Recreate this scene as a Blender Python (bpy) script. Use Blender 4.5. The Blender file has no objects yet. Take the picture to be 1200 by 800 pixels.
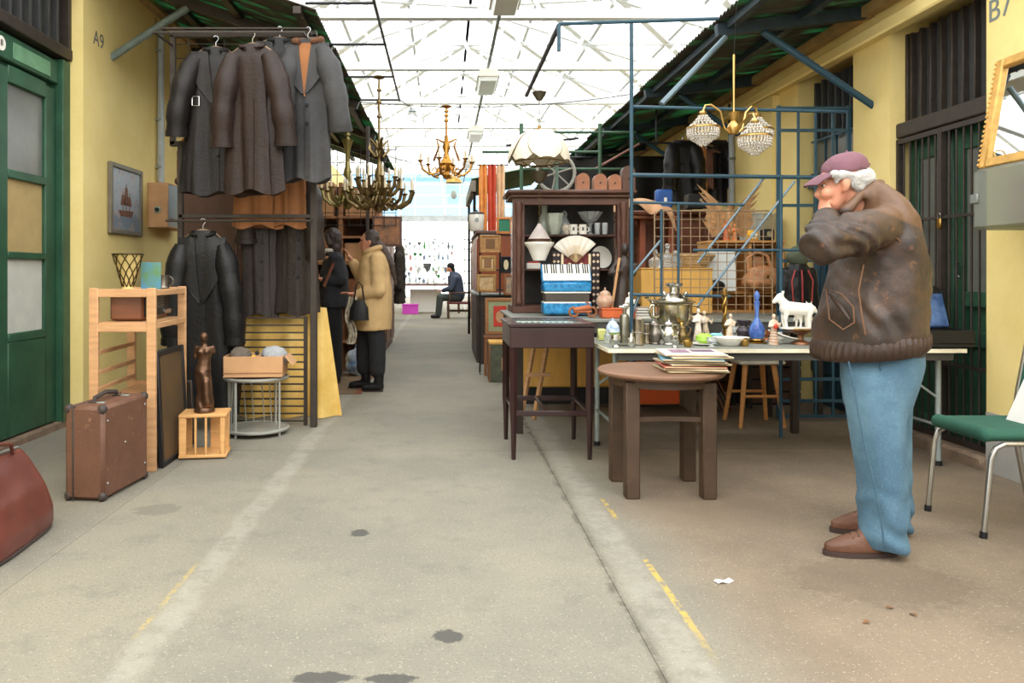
import bpy, bmesh, math, random
from mathutils import Vector, Matrix, noise
random.seed(11)
PI = math.pi
sc = bpy.context.scene
col = sc.collection
# ---------------------------------------------------------------- camera, sky, exposure
F, CX, CY, HC = 900.0, 520.0, 320.0, 1.2          # focal length, vanishing point (pixels), eye height (m)
def W(x, y, D):
    """pixel of the 1200x800 photograph at distance D along the hall -> metres"""
    return Vector(((x-CX)*D/F, D, HC-(y-CY)*D/F))
cam_d = bpy.data.cameras.new('camera'); cam = bpy.data.objects.new('camera', cam_d); col.objects.link(cam)
cam.location = (0, 0, HC); cam.rotation_euler = (PI/2, 0, 0)
cam_d.sensor_width = 36; cam_d.lens = F/1200*36
cam_d.shift_x = (600-CX)/1200; cam_d.shift_y = (CY-400)/1200
cam_d.clip_start = .05; cam_d.clip_end = 300
sc.camera = cam
world = bpy.data.worlds.new('sky'); sc.world = world; world.use_nodes = True
wn = world.node_tree; bgn = wn.nodes['Background']
bgn.inputs[0].default_value = (.98, 1.0, 1.0, 1); bgn.inputs[1].default_value = 3.0
sun_d = bpy.data.lights.new('sun', 'SUN'); sun_d.energy = 1.6; sun_d.angle = math.radians(60); sun_d.color = (1, .96, .9)
sun = bpy.data.objects.new('sun', sun_d); col.objects.link(sun); sun.rotation_euler = (math.radians(38), math.radians(8), 0)
sun.location = (0, 0, 12)
vs = sc.view_settings
vs.view_transform = 'Standard'; vs.look = 'None'; vs.gamma = 1; vs.exposure = 0.22
vs.use_curve_mapping = False
# ---------------------------------------------------------------- materials
def lin(c):
    return tuple(((v/255)/12.92 if v/255 <= .04045 else ((v/255+.055)/1.055)**2.4) for v in c)
MATS = {}
def M(name, rgb=None, rough=.6, metal=0., var=.18, scale=6., bump=0., bscale=60., trans=0., alpha=1., emit=0., second=None, coat=0., stretch=(1,1,1), wear=None, ior=1.45, spec=.5):
    if name in MATS: return MATS[name]
    m = bpy.data.materials.new(name); m.use_nodes = True
    nt = m.node_tree; b = nt.nodes['Principled BSDF']; N = nt.nodes.new; L = nt.links.new
    c = lin(rgb)
    tc = N('ShaderNodeTexCoord'); mp = N('ShaderNodeMapping'); mp.inputs['Scale'].default_value = stretch
    L(tc.outputs['Object'], mp.inputs[0])
    nz = N('ShaderNodeTexNoise'); nz.inputs['Scale'].default_value = scale; nz.inputs['Detail'].default_value = 5; nz.inputs['Roughness'].default_value = .65
    L(mp.outputs[0], nz.inputs['Vector'])
    rp = N('ShaderNodeValToRGB'); L(nz.outputs['Fac'], rp.inputs[0])
    c2 = lin(second) if second else tuple(min(1, v*(1+var)) for v in c)
    rp.color_ramp.elements[0].position = .32; rp.color_ramp.elements[1].position = .68
    rp.color_ramp.elements[0].color = (*[v*(1-var) for v in c], 1); rp.color_ramp.elements[1].color = (*c2, 1)
    out = rp.outputs[0]
    if wear:
        n2 = N('ShaderNodeTexNoise'); n2.inputs['Scale'].default_value = scale*3.1; n2.inputs['Detail'].default_value = 8; n2.inputs['Roughness'].default_value = .75
        L(mp.outputs[0], n2.inputs['Vector'])
        r2 = N('ShaderNodeValToRGB'); r2.color_ramp.elements[0].position = .6; r2.color_ramp.elements[1].position = .72
        L(n2.outputs['Fac'], r2.inputs[0])
        mx = N('ShaderNodeMix'); mx.data_type = 'RGBA'; L(r2.outputs[0], mx.inputs[0]); L(out, mx.inputs[6]); mx.inputs[7].default_value = (*lin(wear), 1)
        out = mx.outputs[2]
    L(out, b.inputs['Base Color'])
    b.inputs['Roughness'].default_value = rough; b.inputs['Metallic'].default_value = metal
    b.inputs['Transmission Weight'].default_value = trans; b.inputs['Alpha'].default_value = alpha; b.inputs['IOR'].default_value = ior
    b.inputs['Coat Weight'].default_value = coat; b.inputs['Specular IOR Level'].default_value = spec
    if emit:
        b.inputs['Emission Color'].default_value = (*c, 1); b.inputs['Emission Strength'].default_value = emit
    if bump:
        n3 = N('ShaderNodeTexNoise'); n3.inputs['Scale'].default_value = bscale; n3.inputs['Detail'].default_value = 6
        L(mp.outputs[0], n3.inputs['Vector'])
        bp = N('ShaderNodeBump'); bp.inputs['Strength'].default_value = bump; bp.inputs['Distance'].default_value = .02
        L(n3.outputs['Fac'], bp.inputs['Height']); L(bp.outputs[0], b.inputs['Normal'])
    MATS[name] = m
    return m
def glassy(name, rgb, mixfac=.25, rough=.1, translucent=False):
    """thin pane: mostly see-through with a glossy or milky share"""
    if name in MATS: return MATS[name]
    m = bpy.data.materials.new(name); m.use_nodes = True; nt = m.node_tree; N = nt.nodes.new; L = nt.links.new
    nt.nodes.remove(nt.nodes['Principled BSDF']); o = nt.nodes['Material Output']
    t = N('ShaderNodeBsdfTransparent'); t.inputs[0].default_value = (*lin(rgb), 1)
    if translucent:
        g = N('ShaderNodeBsdfTranslucent'); g.inputs[0].default_value = (*lin(rgb), 1)
    else:
        g = N('ShaderNodeBsdfPrincipled'); g.inputs['Base Color'].default_value = (*lin(rgb), 1); g.inputs['Roughness'].default_value = rough
    x = N('ShaderNodeMixShader'); x.inputs[0].default_value = mixfac
    L(t.outputs[0], x.inputs[1]); L(g.outputs[0], x.inputs[2]); L(x.outputs[0], o.inputs[0])
    MATS[name] = m
    return m
# ---------------------------------------------------------------- mesh helpers
class MB:
    def __init__(s): s.v = []; s.f = []
    def add(s, vs, fs, Mx=None):
        o = len(s.v)
        for p in vs:
            p = Vector(p)
            s.v.append(Mx @ p if Mx is not None else p)
        for f in fs: s.f.append([i+o for i in f])
        return s
    def box(s, c, d, bev=0., R=None):
        """box centred on c with size d, edges chamfered by bev, turned by matrix R about its centre"""
        hx, hy, hz = d[0]/2, d[1]/2, d[2]/2
        T = Matrix.Translation(c) @ (R.to_4x4() if R is not None else Matrix.Identity(4))
        if not bev:
            vs = [(x*hx, y*hy, z*hz) for x in (-1, 1) for y in (-1, 1) for z in (-1, 1)]
            return s.add(vs, [(0,1,3,2),(4,6,7,5),(0,4,5,1),(2,3,7,6),(0,2,6,4),(1,5,7,3)], T)
        b = min(bev, hx*.9, hy*.9, hz*.9); vs = []; idx = {}
        for x in (-1, 1):
            for y in (-1, 1):
                for z in (-1, 1):
                    for a in range(3):
                        p = [x*(hx-b), y*(hy-b), z*(hz-b)]; p[a] += (x, y, z)[a]*b
                        idx[x, y, z, a] = len(vs); vs.append(p)
        fs = []
        for a in range(3):
            u, w = [i for i in range(3) if i != a]
            for sg in (-1, 1):
                q = []
                for su, sw in ((-1,-1),(1,-1),(1,1),(-1,1)):
                    k = [0,0,0]; k[a] = sg; k[u] = su; k[w] = sw; q.append(idx[k[0],k[1],k[2],a])
                fs.append(q)
        for a in range(3):
            u, w = [i for i in range(3) if i != a]
            for su in (-1, 1):
                for sw in (-1, 1):
                    q = []
                    for sa, pl in ((-1,u),(1,u),(1,w),(-1,w)):
                        k = [0,0,0]; k[a] = sa; k[u] = su; k[w] = sw; q.append(idx[k[0],k[1],k[2],pl])
                    fs.append(q)
        for x in (-1, 1):
            for y in (-1, 1):
                for z in (-1, 1): fs.append([idx[x,y,z,a] for a in range(3)])
        return s.add(vs, fs, T)
    def bb(s, x0, x1, y0, y1, z0, z1, bev=0.):
        return s.box(((x0+x1)/2, (y0+y1)/2, (z0+z1)/2), (abs(x1-x0), abs(y1-y0), abs(z1-z0)), bev)
    def bar(s, p, q, w, h=None, bev=0., up=(0,0,1)):
        """rectangular bar from p to q"""
        p, q = Vector(p), Vector(q); d = q-p; L = d.length
        z = d.normalized(); u = Vector(up)
        if abs(z.dot(u)) > .98: u = Vector((0,1,0))
        x = u.cross(z).normalized(); y = z.cross(x)
        R = Matrix((x, y, z)).transposed()
        return s.box((p+q)/2, (w, h or w, L), bev, R)
    def tube(s, pts, r, n=8, caps=True, closed=False):
        pts = [Vector(p) for p in pts]; k = len(pts)
        rs = r if isinstance(r, (list, tuple)) else [r]*k
        tan = []
        for i in range(k):
            a = pts[(i-1) % k] if (closed or i > 0) else pts[i]; b = pts[(i+1) % k] if (closed or i < k-1) else pts[i]
            t = b-a; tan.append(t.normalized() if t.length > 1e-9 else Vector((0,0,1)))
        u = Vector((0,0,1)) if abs(tan[0].z) < .9 else Vector((1,0,0))
        x = (u - tan[0]*u.dot(tan[0])).normalized(); vs = []
        for i in range(k):
            x = (x - tan[i]*x.dot(tan[i]))
            x = x.normalized() if x.length > 1e-6 else tan[i].orthogonal().normalized()
            y = tan[i].cross(x)
            for j in range(n):
                a = 2*PI*j/n; vs.append(pts[i] + (x*math.cos(a)+y*math.sin(a))*rs[i])
        fs = []
        for i in range(k if closed else k-1):
            for j in range(n):
                i2 = (i+1) % k; fs.append((i*n+j, i*n+(j+1) % n, i2*n+(j+1) % n, i2*n+j))
        if caps and not closed:
            fs.append(list(range(n))[::-1]); fs.append([(k-1)*n+j for j in range(n)])
        return s.add(vs, fs)
    def lathe(s, prof, c=(0,0,0), n=16, Mx=None, fl=None, sx=1, sy=1):
        """profile [(r,z)...] turned round z; fl(angle, z, r) -> radius factor"""
        vs = []; k = len(prof)
        for r, z in prof:
            for j in range(n):
                a = 2*PI*j/n; q = r*(fl(a, z, r) if fl else 1)
                vs.append((q*math.cos(a)*sx, q*math.sin(a)*sy, z))
        fs = []
        for i in range(k-1):
            for j in range(n): fs.append((i*n+j, i*n+(j+1) % n, (i+1)*n+(j+1) % n, (i+1)*n+j))
        if prof[0][0] > 1e-6: fs.append(list(range(n))[::-1])
        if prof[-1][0] > 1e-6: fs.append([(k-1)*n+j for j in range(n)])
        T = Matrix.Translation(c)
        return s.add(vs, fs, T @ Mx if Mx is not None else T)
    def ell(s, c, r, n=10, R=None):
        if not isinstance(r, (list, tuple)): r = (r, r, r)
        m = max(4, n//2+1)
        prof = [(max(1e-4, math.sin(PI*i/m)), -math.cos(PI*i/m)) for i in range(m+1)]
        T = (R.to_4x4() if R is not None else Matrix.Identity(4)) @ Matrix.Diagonal((r[0], r[1], r[2], 1))
        return s.lathe(prof, c, n, T)
    def cap(s, p, q, r0, r1, n=12):
        """tapered capsule"""
        p, q = Vector(p), Vector(q); d = q-p; L = d.length
        prof = [(max(1e-4, r0*math.sin(PI/2*i/4)), -r0*math.cos(PI/2*i/4)) for i in range(5)] + [(max(1e-4, r1*math.cos(PI/2*i/4)), L+r1*math.sin(PI/2*i/4)) for i in range(5)]
        R = Vector((0,0,1)).rotation_difference(d.normalized() if L > 1e-6 else Vector((0,0,1))).to_matrix().to_4x4()
        return s.lathe(prof, p, n, R)
    def loft(s, rings, n=20, e=1.0, fl=None):
        """rings (cx,cy,cz,rx,ry) stacked, closed; e<1 gives squarer sections"""
        vs = []; k = len(rings)
        for i, (cx, cy, cz, rx, ry) in enumerate(rings):
            for j in range(n):
                a = 2*PI*j/n; ca, sa = math.cos(a), math.sin(a)
                g = fl(a, i/(k-1)) if fl else 1
                vs.append((cx+rx*g*math.copysign(abs(ca)**e, ca), cy+ry*g*math.copysign(abs(sa)**e, sa), cz))
        fs = [(i*n+j, i*n+(j+1) % n, (i+1)*n+(j+1) % n, (i+1)*n+j) for i in range(k-1) for j in range(n)]
        fs += [list(range(n))[::-1], [(k-1)*n+j for j in range(n)]]
        return s.add(vs, fs)
    def prism(s, out, a, b, plane='xz'):
        """outline extruded from a to b along the remaining axis"""
        n = len(out)
        def P(u, w, t): return {'xz': (u, t, w), 'yz': (t, u, w), 'xy': (u, w, t)}[plane]
        vs = [P(u, w, a) for u, w in out] + [P(u, w, b) for u, w in out]
        fs = [list(range(n)), list(range(n, 2*n))[::-1]] + [(i, i+n, (i+1) % n+n, (i+1) % n) for i in range(n)]
        return s.add(vs, fs)
    def sheet(s, fn, nu, nv, th=.006):
        """surface fn(u,v) with thickness"""
        g = [[Vector(fn(i/nu, j/nv)) for j in range(nv+1)] for i in range(nu+1)]
        vs = []; m = nv+1
        for sd in (1, -1):
            for i in range(nu+1):
                for j in range(nv+1):
                    du = g[min(i+1, nu)][j]-g[max(i-1, 0)][j]; dv = g[i][min(j+1, nv)]-g[i][max(j-1, 0)]
                    nn = du.cross(dv); nn = nn.normalized() if nn.length > 1e-9 else Vector((0,0,1))
                    vs.append(g[i][j]+nn*th/2*sd)
        o = (nu+1)*m; fs = []
        for i in range(nu):
            for j in range(nv):
                a, b, c, d = i*m+j, (i+1)*m+j, (i+1)*m+j+1, i*m+j+1
                fs += [(a, b, c, d), (a+o, d+o, c+o, b+o)]
        for i in range(nu):
            fs += [(i*m, i*m+o, (i+1)*m+o, (i+1)*m), (i*m+nv, (i+1)*m+nv, (i+1)*m+nv+o, i*m+nv+o)]
        for j in range(nv):
            fs += [(j, j+1, j+1+o, j+o), (nu*m+j, nu*m+j+o, nu*m+j+1+o, nu*m+j+1)]
        return s.add(vs, fs)
    def mesh(s, name, off=None):
        me = bpy.data.meshes.new(name)
        me.from_pydata([tuple(p-off) if off is not None else tuple(p) for p in s.v], [], s.f)
        bm = bmesh.new(); bm.from_mesh(me); bmesh.ops.recalc_face_normals(bm, faces=bm.faces); bm.to_mesh(me); bm.free()
        me.polygons.foreach_set('use_smooth', [True]*len(me.polygons))
        me.set_sharp_from_angle(angle=math.radians(38))
        return me
    def build(s, name, mat, parent=None, world=False, label=None):
        """one mesh object; world=True: coordinates are in metres of the hall, shifted to the parent's base"""
        off = None
        if world and parent is not None:
            off = Vector(parent.location) + (Vector(parent.parent.location) if parent.parent else Vector())
        o = bpy.data.objects.new(name, s.mesh(name, off)); col.objects.link(o)
        o.data.materials.append(mat)
        if parent is not None: o.parent = parent
        if label: o['label'] = label
        return o
def tag(o, label, cat, group=None, kind=None):
    if label: o['label'] = label
    if cat: o['category'] = cat
    if group: o['group'] = group
    if kind: o['kind'] = kind
    return o
def thing(name, label, cat, loc=(0,0,0), rz=0., group=None):
    o = bpy.data.objects.new(name, None); col.objects.link(o); o.empty_display_size = .1
    o.location = loc; o.rotation_euler = (0, 0, rz)
    return tag(o, label, cat, group)
def single(mb, name, mat, label, cat, loc=(0,0,0), rz=0., group=None, rot=None):
    o = mb.build(name, mat); o.location = loc; o.rotation_euler = rot or (0, 0, rz)
    return tag(o, label, cat, group)
def struct(mb, name, mat, parent=None):
    o = mb.build(name, mat, parent)
    o['kind'] = 'structure'
    return o
def copy_tree(o, parent=None, loc=None, rz=None, label=None):
    c = o.copy(); col.objects.link(c)
    if parent is not None: c.parent = parent
    if loc is not None: c.location = loc
    if rz is not None: c.rotation_euler = (0, 0, rz)
    if label: c['label'] = label
    for ch in list(o.children): copy_tree(ch, c)
    return c
def blob(mb, name, mat, parent, voxel=.012, it=4, wob=0., wf=8., label=None, extra=None):
    """fuse overlapping solids into one continuous skin (voxel remesh + smoothing + soft creases)"""
    off = Vector(parent.location)
    if parent.parent: off += Vector(parent.parent.location)
    me = mb.mesh('tmp', off); t = bpy.data.objects.new('tmp', me); col.objects.link(t)
    r = t.modifiers.new('r', 'REMESH'); r.mode = 'VOXEL'; r.voxel_size = voxel
    if it:
        q = t.modifiers.new('s', 'SMOOTH'); q.iterations = it; q.factor = .5
    dg = bpy.context.evaluated_depsgraph_get(); dg.update()
    m2 = bpy.data.meshes.new_from_object(t.evaluated_get(dg)); m2.name = name
    bpy.data.objects.remove(t, do_unlink=True); bpy.data.meshes.remove(me)
    if wob or extra:
        m2.update()
        nn = [v.normal.copy() for v in m2.vertices]
        for v, n in zip(m2.vertices, nn):
            p = v.co
            d = 0.
            if wob: d += wob*(noise.noise(p*wf)*.7 + noise.noise(p*wf*2.3)*.4)
            if extra: d += extra(p+off)
            v.co = p + n*d
    m2.polygons.foreach_set('use_smooth', [True]*len(m2.polygons))
    m2.materials.clear(); m2.materials.append(mat)
    o = bpy.data.objects.new(name, m2); col.objects.link(o); o.parent = parent
    if label: o['label'] = label
    return o
def arc(c, r, a0, a1, n, plane='xz'):
    out = []
    for i in range(n+1):
        a = a0+(a1-a0)*i/n; u, w = r*math.cos(a), r*math.sin(a)
        out.append({'xz': (c[0]+u, c[1], c[2]+w), 'yz': (c[0], c[1]+u, c[2]+w), 'xy': (c[0]+u, c[1]+w, c[2])}[plane])
    return out
# common materials
yellow = M('yellow_plaster', (238, 212, 136), .85, var=.06, scale=1.2, second=(244, 222, 152), bump=.15, bscale=25)
white_steel = M('white_painted_steel', (238, 240, 240), .5, var=.03)
green_paint = M('green_paint', (44, 82, 60), .45, var=.25, scale=4, wear=(70, 98, 74), bump=.05)
dark_steel = M('dark_brown_steel', (62, 54, 48), .5, .3, var=.2, scale=14)
black_steel = M('black_steel', (38, 38, 40), .45, .4, var=.2)
blue_paint = M('petrol_blue_paint', (42, 74, 90), .45, var=.15, scale=10, wear=(66, 98, 112))
grey_steel = M('grey_steel', (150, 155, 152), .4, .6, var=.15)
chrome = M('chrome', (190, 190, 188), .22, 1., var=.08)
brass = M('brass', (176, 140, 74), .32, 1., var=.3, scale=20)
old_brass = M('tarnished_brass', (128, 108, 72), .4, .9, var=.35, scale=18)
silver = M('silver', (205, 203, 198), .2, 1., var=.2, scale=25)
pale_wood = M('pale_pine', (190, 146, 104), .6, var=.18, scale=5, stretch=(1, 1, 8))
mid_wood = M('brown_wood', (134, 84, 52), .5, var=.25, scale=6, stretch=(6, 1, 1))
dark_wood = M('dark_wood', (88, 60, 48), .5, var=.25, scale=6, stretch=(1, 1, .3))
porcelain = M('white_porcelain', (236, 232, 222), .25, var=.04)
# ================================================================ FLOOR
class NT:
    def __init__(s, name):
        s.m = bpy.data.materials.new(name); s.m.use_nodes = True; s.nt = s.m.node_tree; s.b = s.nt.nodes['Principled BSDF']
    def n(s, t): return s.nt.nodes.new(t)
    def l(s, a, b): s.nt.links.new(a, b)
    def math(s, op, a, b=None, c=None, clamp=False):
        q = s.n('ShaderNodeMath'); q.operation = op; q.use_clamp = clamp
        for i, v in enumerate((a, b, c)):
            if v is None: continue
            if isinstance(v, (int, float)): q.inputs[i].default_value = v
            else: s.l(v, q.inputs[i])
        return q.outputs[0]
    def noise(s, vec, sc_, det=4, ro=.6):
        q = s.n('ShaderNodeTexNoise'); q.inputs['Scale'].default_value = sc_; q.inputs['Detail'].default_value = det; q.inputs['Roughness'].default_value = ro
        s.l(vec, q.inputs['Vector']); return q.outputs['Fac']
    def ramp(s, x, p0, p1):
        q = s.n('ShaderNodeMapRange'); q.interpolation_type = 'SMOOTHSTEP'; s.l(x, q.inputs[0]); q.inputs[1].default_value = p0; q.inputs[2].default_value = p1
        return q.outputs[0]
    def mix(s, f, a, b):
        q = s.n('ShaderNodeMix'); q.data_type = 'RGBA'
        for i, v in ((0, f), (6, a), (7, b)):
            if isinstance(v, (int, float)): q.inputs[i].default_value = v
            elif isinstance(v, tuple): q.inputs[i].default_value = (*lin(v), 1)
            else: s.l(v, q.inputs[i])
        return q.outputs[2]
def floor_material():
    t = NT('worn_asphalt'); g = t.n('ShaderNodeNewGeometry'); pos = g.outputs['Position']
    sp = t.n('ShaderNodeSeparateXYZ'); t.l(pos, sp.inputs[0]); X, Y = sp.outputs[0], sp.outputs[1]
    big = t.noise(pos, .9, 4); mid = t.noise(pos, 5, 5, .7); fine = t.noise(pos, 90, 4, .8)
    wob = t.math('MULTIPLY', t.math('SUBTRACT', t.noise(pos, 3, 4), .5), .12)
    Xw = t.math('ADD', X, wob)
    c = t.mix(t.ramp(big, .35, .65), (120, 116, 104), (134, 128, 113))
    c = t.mix(t.math('MULTIPLY', t.ramp(mid, .5, .75), .5), c, (100, 98, 90))
    right = t.ramp(Xw, .75, 1.25)
    brown = t.mix(t.ramp(t.noise(pos, 1.6, 5, .65), .35, .7), (130, 112, 92), (108, 92, 76))
    c = t.mix(t.math('MULTIPLY', right, .85), c, brown)
    left = t.ramp(Xw, -1.62, -1.72)
    c = t.mix(t.math('MULTIPLY', left, .5), c, (110, 105, 95))
    # stone chips in the asphalt
    v = t.n('ShaderNodeTexVoronoi'); v.inputs['Scale'].default_value = 100; t.l(pos, v.inputs['Vector'])
    chip = t.math('MULTIPLY', t.ramp(v.outputs['Distance'], .3, .2), t.ramp(t.noise(pos, 50, 2), .5, .58))
    c = t.mix(t.math('MULTIPLY', chip, .6), c, (180, 172, 152))
    dk = t.ramp(fine, .52, .68); c = t.mix(t.math('MULTIPLY', dk, .6), c, (78, 75, 68))
    # worn white lines and yellow dashes
    def band(x0, hw, soft):
        return t.ramp(t.math('ABSOLUTE', t.math('SUBTRACT', Xw, x0)), hw+soft, hw)
    wear = t.ramp(t.noise(pos, 9, 5, .75), .3, .62)
    wl = t.math('MULTIPLY', t.math('ADD', band(-.95, .03, .05), band(.76, .035, .06), clamp=True), t.math('MULTIPLY', wear, .42))
    c = t.mix(wl, c, (162, 158, 146))
    yb = t.ramp(t.math('ABSOLUTE', t.math('SUBTRACT', t.math('ADD', X, t.math('MULTIPLY', wob, .15)), .845)), .016, .009)
    gaps = t.math('ADD', t.math('MULTIPLY', t.ramp(Y, 3.74, 3.78), t.ramp(Y, 4.12, 4.06)), t.math('MULTIPLY', t.ramp(Y, 2.3, 2.75), t.ramp(Y, 3.24, 3.2)), clamp=True)
    yw = t.ramp(t.noise(pos, 24, 4, .7), .4, .55)
    c = t.mix(t.math('MULTIPLY', t.math('MULTIPLY', yb, gaps), t.math('MULTIPLY', yw, .8)), c, (190, 160, 66))
    yl = t.ramp(t.math('ABSOLUTE', t.math('SUBTRACT', X, -1.02)), .014, .006)
    yl = t.math('MULTIPLY', yl, t.math('MULTIPLY', t.ramp(Y, 2.5, 2.6), t.ramp(Y, 3.2, 3.1)))
    c = t.mix(t.math('MULTIPLY', yl, t.math('MULTIPLY', yw, .5)), c, (176, 152, 80))
    # the ragged seam right of the aisle
    seam = t.ramp(t.math('ABSOLUTE', t.math('SUBTRACT', Xw, .655)), .03, .004)
    c = t.mix(t.math('MULTIPLY', seam, t.math('MULTIPLY', t.ramp(t.noise(pos, 6, 5, .8), .38, .6), .7)), c, (72, 64, 54))
    # tar spots
    def spot(x, y, rx, ry):
        dx = t.math('DIVIDE', t.math('SUBTRACT', X, x), rx); dy = t.math('DIVIDE', t.math('SUBTRACT', Y, y), ry)
        d = t.math('SQRT', t.math('ADD', t.math('MULTIPLY', dx, dx), t.math('MULTIPLY', dy, dy)))
        return t.ramp(t.math('ADD', d, t.math('MULTIPLY', t.math('SUBTRACT', t.noise(pos, 22, 4, .7), .5), 1.5)), 1.05, .8)
    s_ = None
    for q in ((.014, 2.54, .055, .05), (-.39, 3.55, .05, .05), (-.36, 2.28, .1, .035), (-.16, 2.27, .085, .03)):
        o = spot(*q); s_ = o if s_ is None else t.math('MAXIMUM', s_, o)
    c = t.mix(t.math('MULTIPLY', s_, .85), c, (60, 59, 57))
    for q in ((1.7, 3.0, .35, .25, (88, 72, 58)), (2.5, 3.05, .2, .1, (94, 76, 60)), (1.3, 3.9, .5, .3, (120, 104, 86)), (-1.45, 3.9, .12, .1, (86, 82, 72))):
        c = t.mix(t.math('MULTIPLY', spot(*q[:4]), .4), c, q[4])
    t.l(c, t.b.inputs['Base Color']); t.b.inputs['Roughness'].default_value = .82
    bp = t.n('ShaderNodeBump'); bp.inputs['Strength'].default_value = .35; bp.inputs['Distance'].default_value = .006
    t.l(t.math('ADD', fine, t.math('MULTIPLY', mid, .6)), bp.inputs['Height']); t.l(bp.outputs[0], t.b.inputs['Normal'])
    return t.m
floor_mat = floor_material()
bed = M('joint_dirt', (70, 64, 54), .95, var=.3, scale=20)
fl = struct(MB().bb(-9, 9, -8, 40, -.12, -.012), 'floor', bed)
xs = [-9, -1.66, .655, 9]; ys = [-8, -4.4, .4, 5.2, 10., 14.8, 19.6, 24.4, 29.2, 40]
for i in range(3):
    for j in range(len(ys)-1):
        g = .004
        MB().bb(xs[i]+(.0008 if i else 0), xs[i+1]-(.0008 if i < 2 else 0), ys[j]+g, ys[j+1]-g, -.02, 0, .0012).build('slab', floor_mat, fl)
# bits of litter on the ground
lit = M('paper_scrap', (232, 230, 224), .8, var=.05)
for (x, y, w, d, a, nm, lb) in ((848, 682, .035, .014, .3, 'paper_scrap', 'small white paper scrap lying on the brown concrete'), ):
    p = W(x, y, F*HC/(y-CY)); single(MB().sheet(lambda u, v: ((u-.5)*.07, (v-.5)*.03, .004+.004*math.sin(u*7)), 6, 2, .001), nm, lit, lb, 'scrap', (p.x, p.y, 0.001), a)
butt = M('dry_leaf', (120, 84, 52), .8)
for x, y in ((1043, 713), (1070, 721), (1015, 730)):
    p = W(x, y, F*HC/(y-CY)); single(MB().sheet(lambda u, v: ((u-.5)*.03, (v-.5)*.016*math.sin(PI*min(.98, max(.05, u))), .005+.003*math.sin(u*5)), 5, 2, .001), 'leaf_scrap', butt, 'tiny dry brown leaf lying on the concrete beyond the shoes', 'leaf', (p.x, p.y, .001), x, 'leaf scraps on the concrete')
# ================================================================ WALLS
WLX, WRX = -2.85, 3.3
def wallbox(name, boxes, mat):
    m = MB()
    for b in boxes: m.bb(*b)
    return struct(m, name, mat)
LD0, LD1 = 4.15, 6.07        # left door recess along the hall
wl = wallbox('wall_left', [(WLX-.5, WLX, LD1, 31, -.03, 3.95), (WLX-.5, WLX, 2.0, LD0, -.03, 3.95), (WLX-.5, WLX-.02, LD0, LD1, 3.45, 3.95)], yellow)
RD = [(4.67, 5.68), (6.19, 7.16), (10.2, 11.4), (13.0, 14.2)]
bx = [(WRX, WRX+.5, 2.0, RD[0][0], -.03, 3.05)]
for i, (a, b) in enumerate(RD):
    nx = RD[i+1][0] if i+1 < len(RD) else 31
    bx.append((WRX, WRX+.5, b, nx, -.03, 3.05))
bx.append((WRX, WRX+.5, 2.0, 31, 3.05, 3.32))
wr = wallbox('wall_right', bx, yellow)
# pilaster on the right wall past the blue door
struct(MB().bb(WRX-.07, WRX, 7.55, 8.1, -.03, 2.95), 'trim_1', yellow)
struct(MB().bb(WRX-.09, WRX+.02, 2.0, 31, 2.96, 3.06, .015), 'trim_2', yellow)
grey_dado = M('grey_dado_paint', (168, 166, 162), .8, var=.12, scale=3)
struct(MB().bb(WRX-.008, WRX+.01, 2.0, RD[0][0]-.005, 0, .36), 'baseboard_right', grey_dado)
kerb = M('concrete_kerb', (128, 108, 90), .9, var=.25, scale=9, bump=.4)
struct(MB().bb(WRX-.04, WRX+.3, RD[0][0]-.01, RD[0][1]+.01, -.02, .085, .02), 'trim_3', kerb)
struct(MB().bb(-3.2, WLX-.1, LD0, LD1, -.02, .05, .01), 'trim_4', kerb)
struct(MB().bb(-7, 8, -6.4, -6.1, -.03, 4.4), 'light_block_wall', M('pale_render', (214, 212, 204), .9))  # unseen wall added behind the camera to cut the flat front light
# room darkness behind the door openings
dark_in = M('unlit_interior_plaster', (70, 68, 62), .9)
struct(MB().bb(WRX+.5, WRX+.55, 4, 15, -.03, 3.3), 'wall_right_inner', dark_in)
# painted bay numbers
def text(s, name, size, loc, rot, mat, parent):
    cu = bpy.data.curves.new('t', 'FONT'); cu.body = s; cu.size = size; cu.extrude = .0012; cu.align_x = 'CENTER'; cu.align_y = 'CENTER'
    t = bpy.data.objects.new('t', cu); col.objects.link(t)
    dg = bpy.context.evaluated_depsgraph_get(); me = bpy.data.meshes.new_from_object(t.evaluated_get(dg)); bpy.data.objects.remove(t, do_unlink=True)
    o = bpy.data.objects.new(name, me); col.objects.link(o); me.materials.clear(); me.materials.append(mat)
    o.location = loc; o.rotation_euler = rot
    if parent is not None: o.parent = parent
    return o
ink = M('grey_stencil_paint', (120, 116, 108), .8)
ink2 = M('blue_grey_stencil_paint', (118, 128, 126), .8)
text('A9', 'painted_number', .17, (WLX+.002, 6.34, 3.12), (PI/2, 0, PI/2), ink, wl)
text('B7', 'painted_number', .19, (WRX-.002, 4.555, 2.77), (PI/2, 0, -PI/2), ink2, wr)
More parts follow.
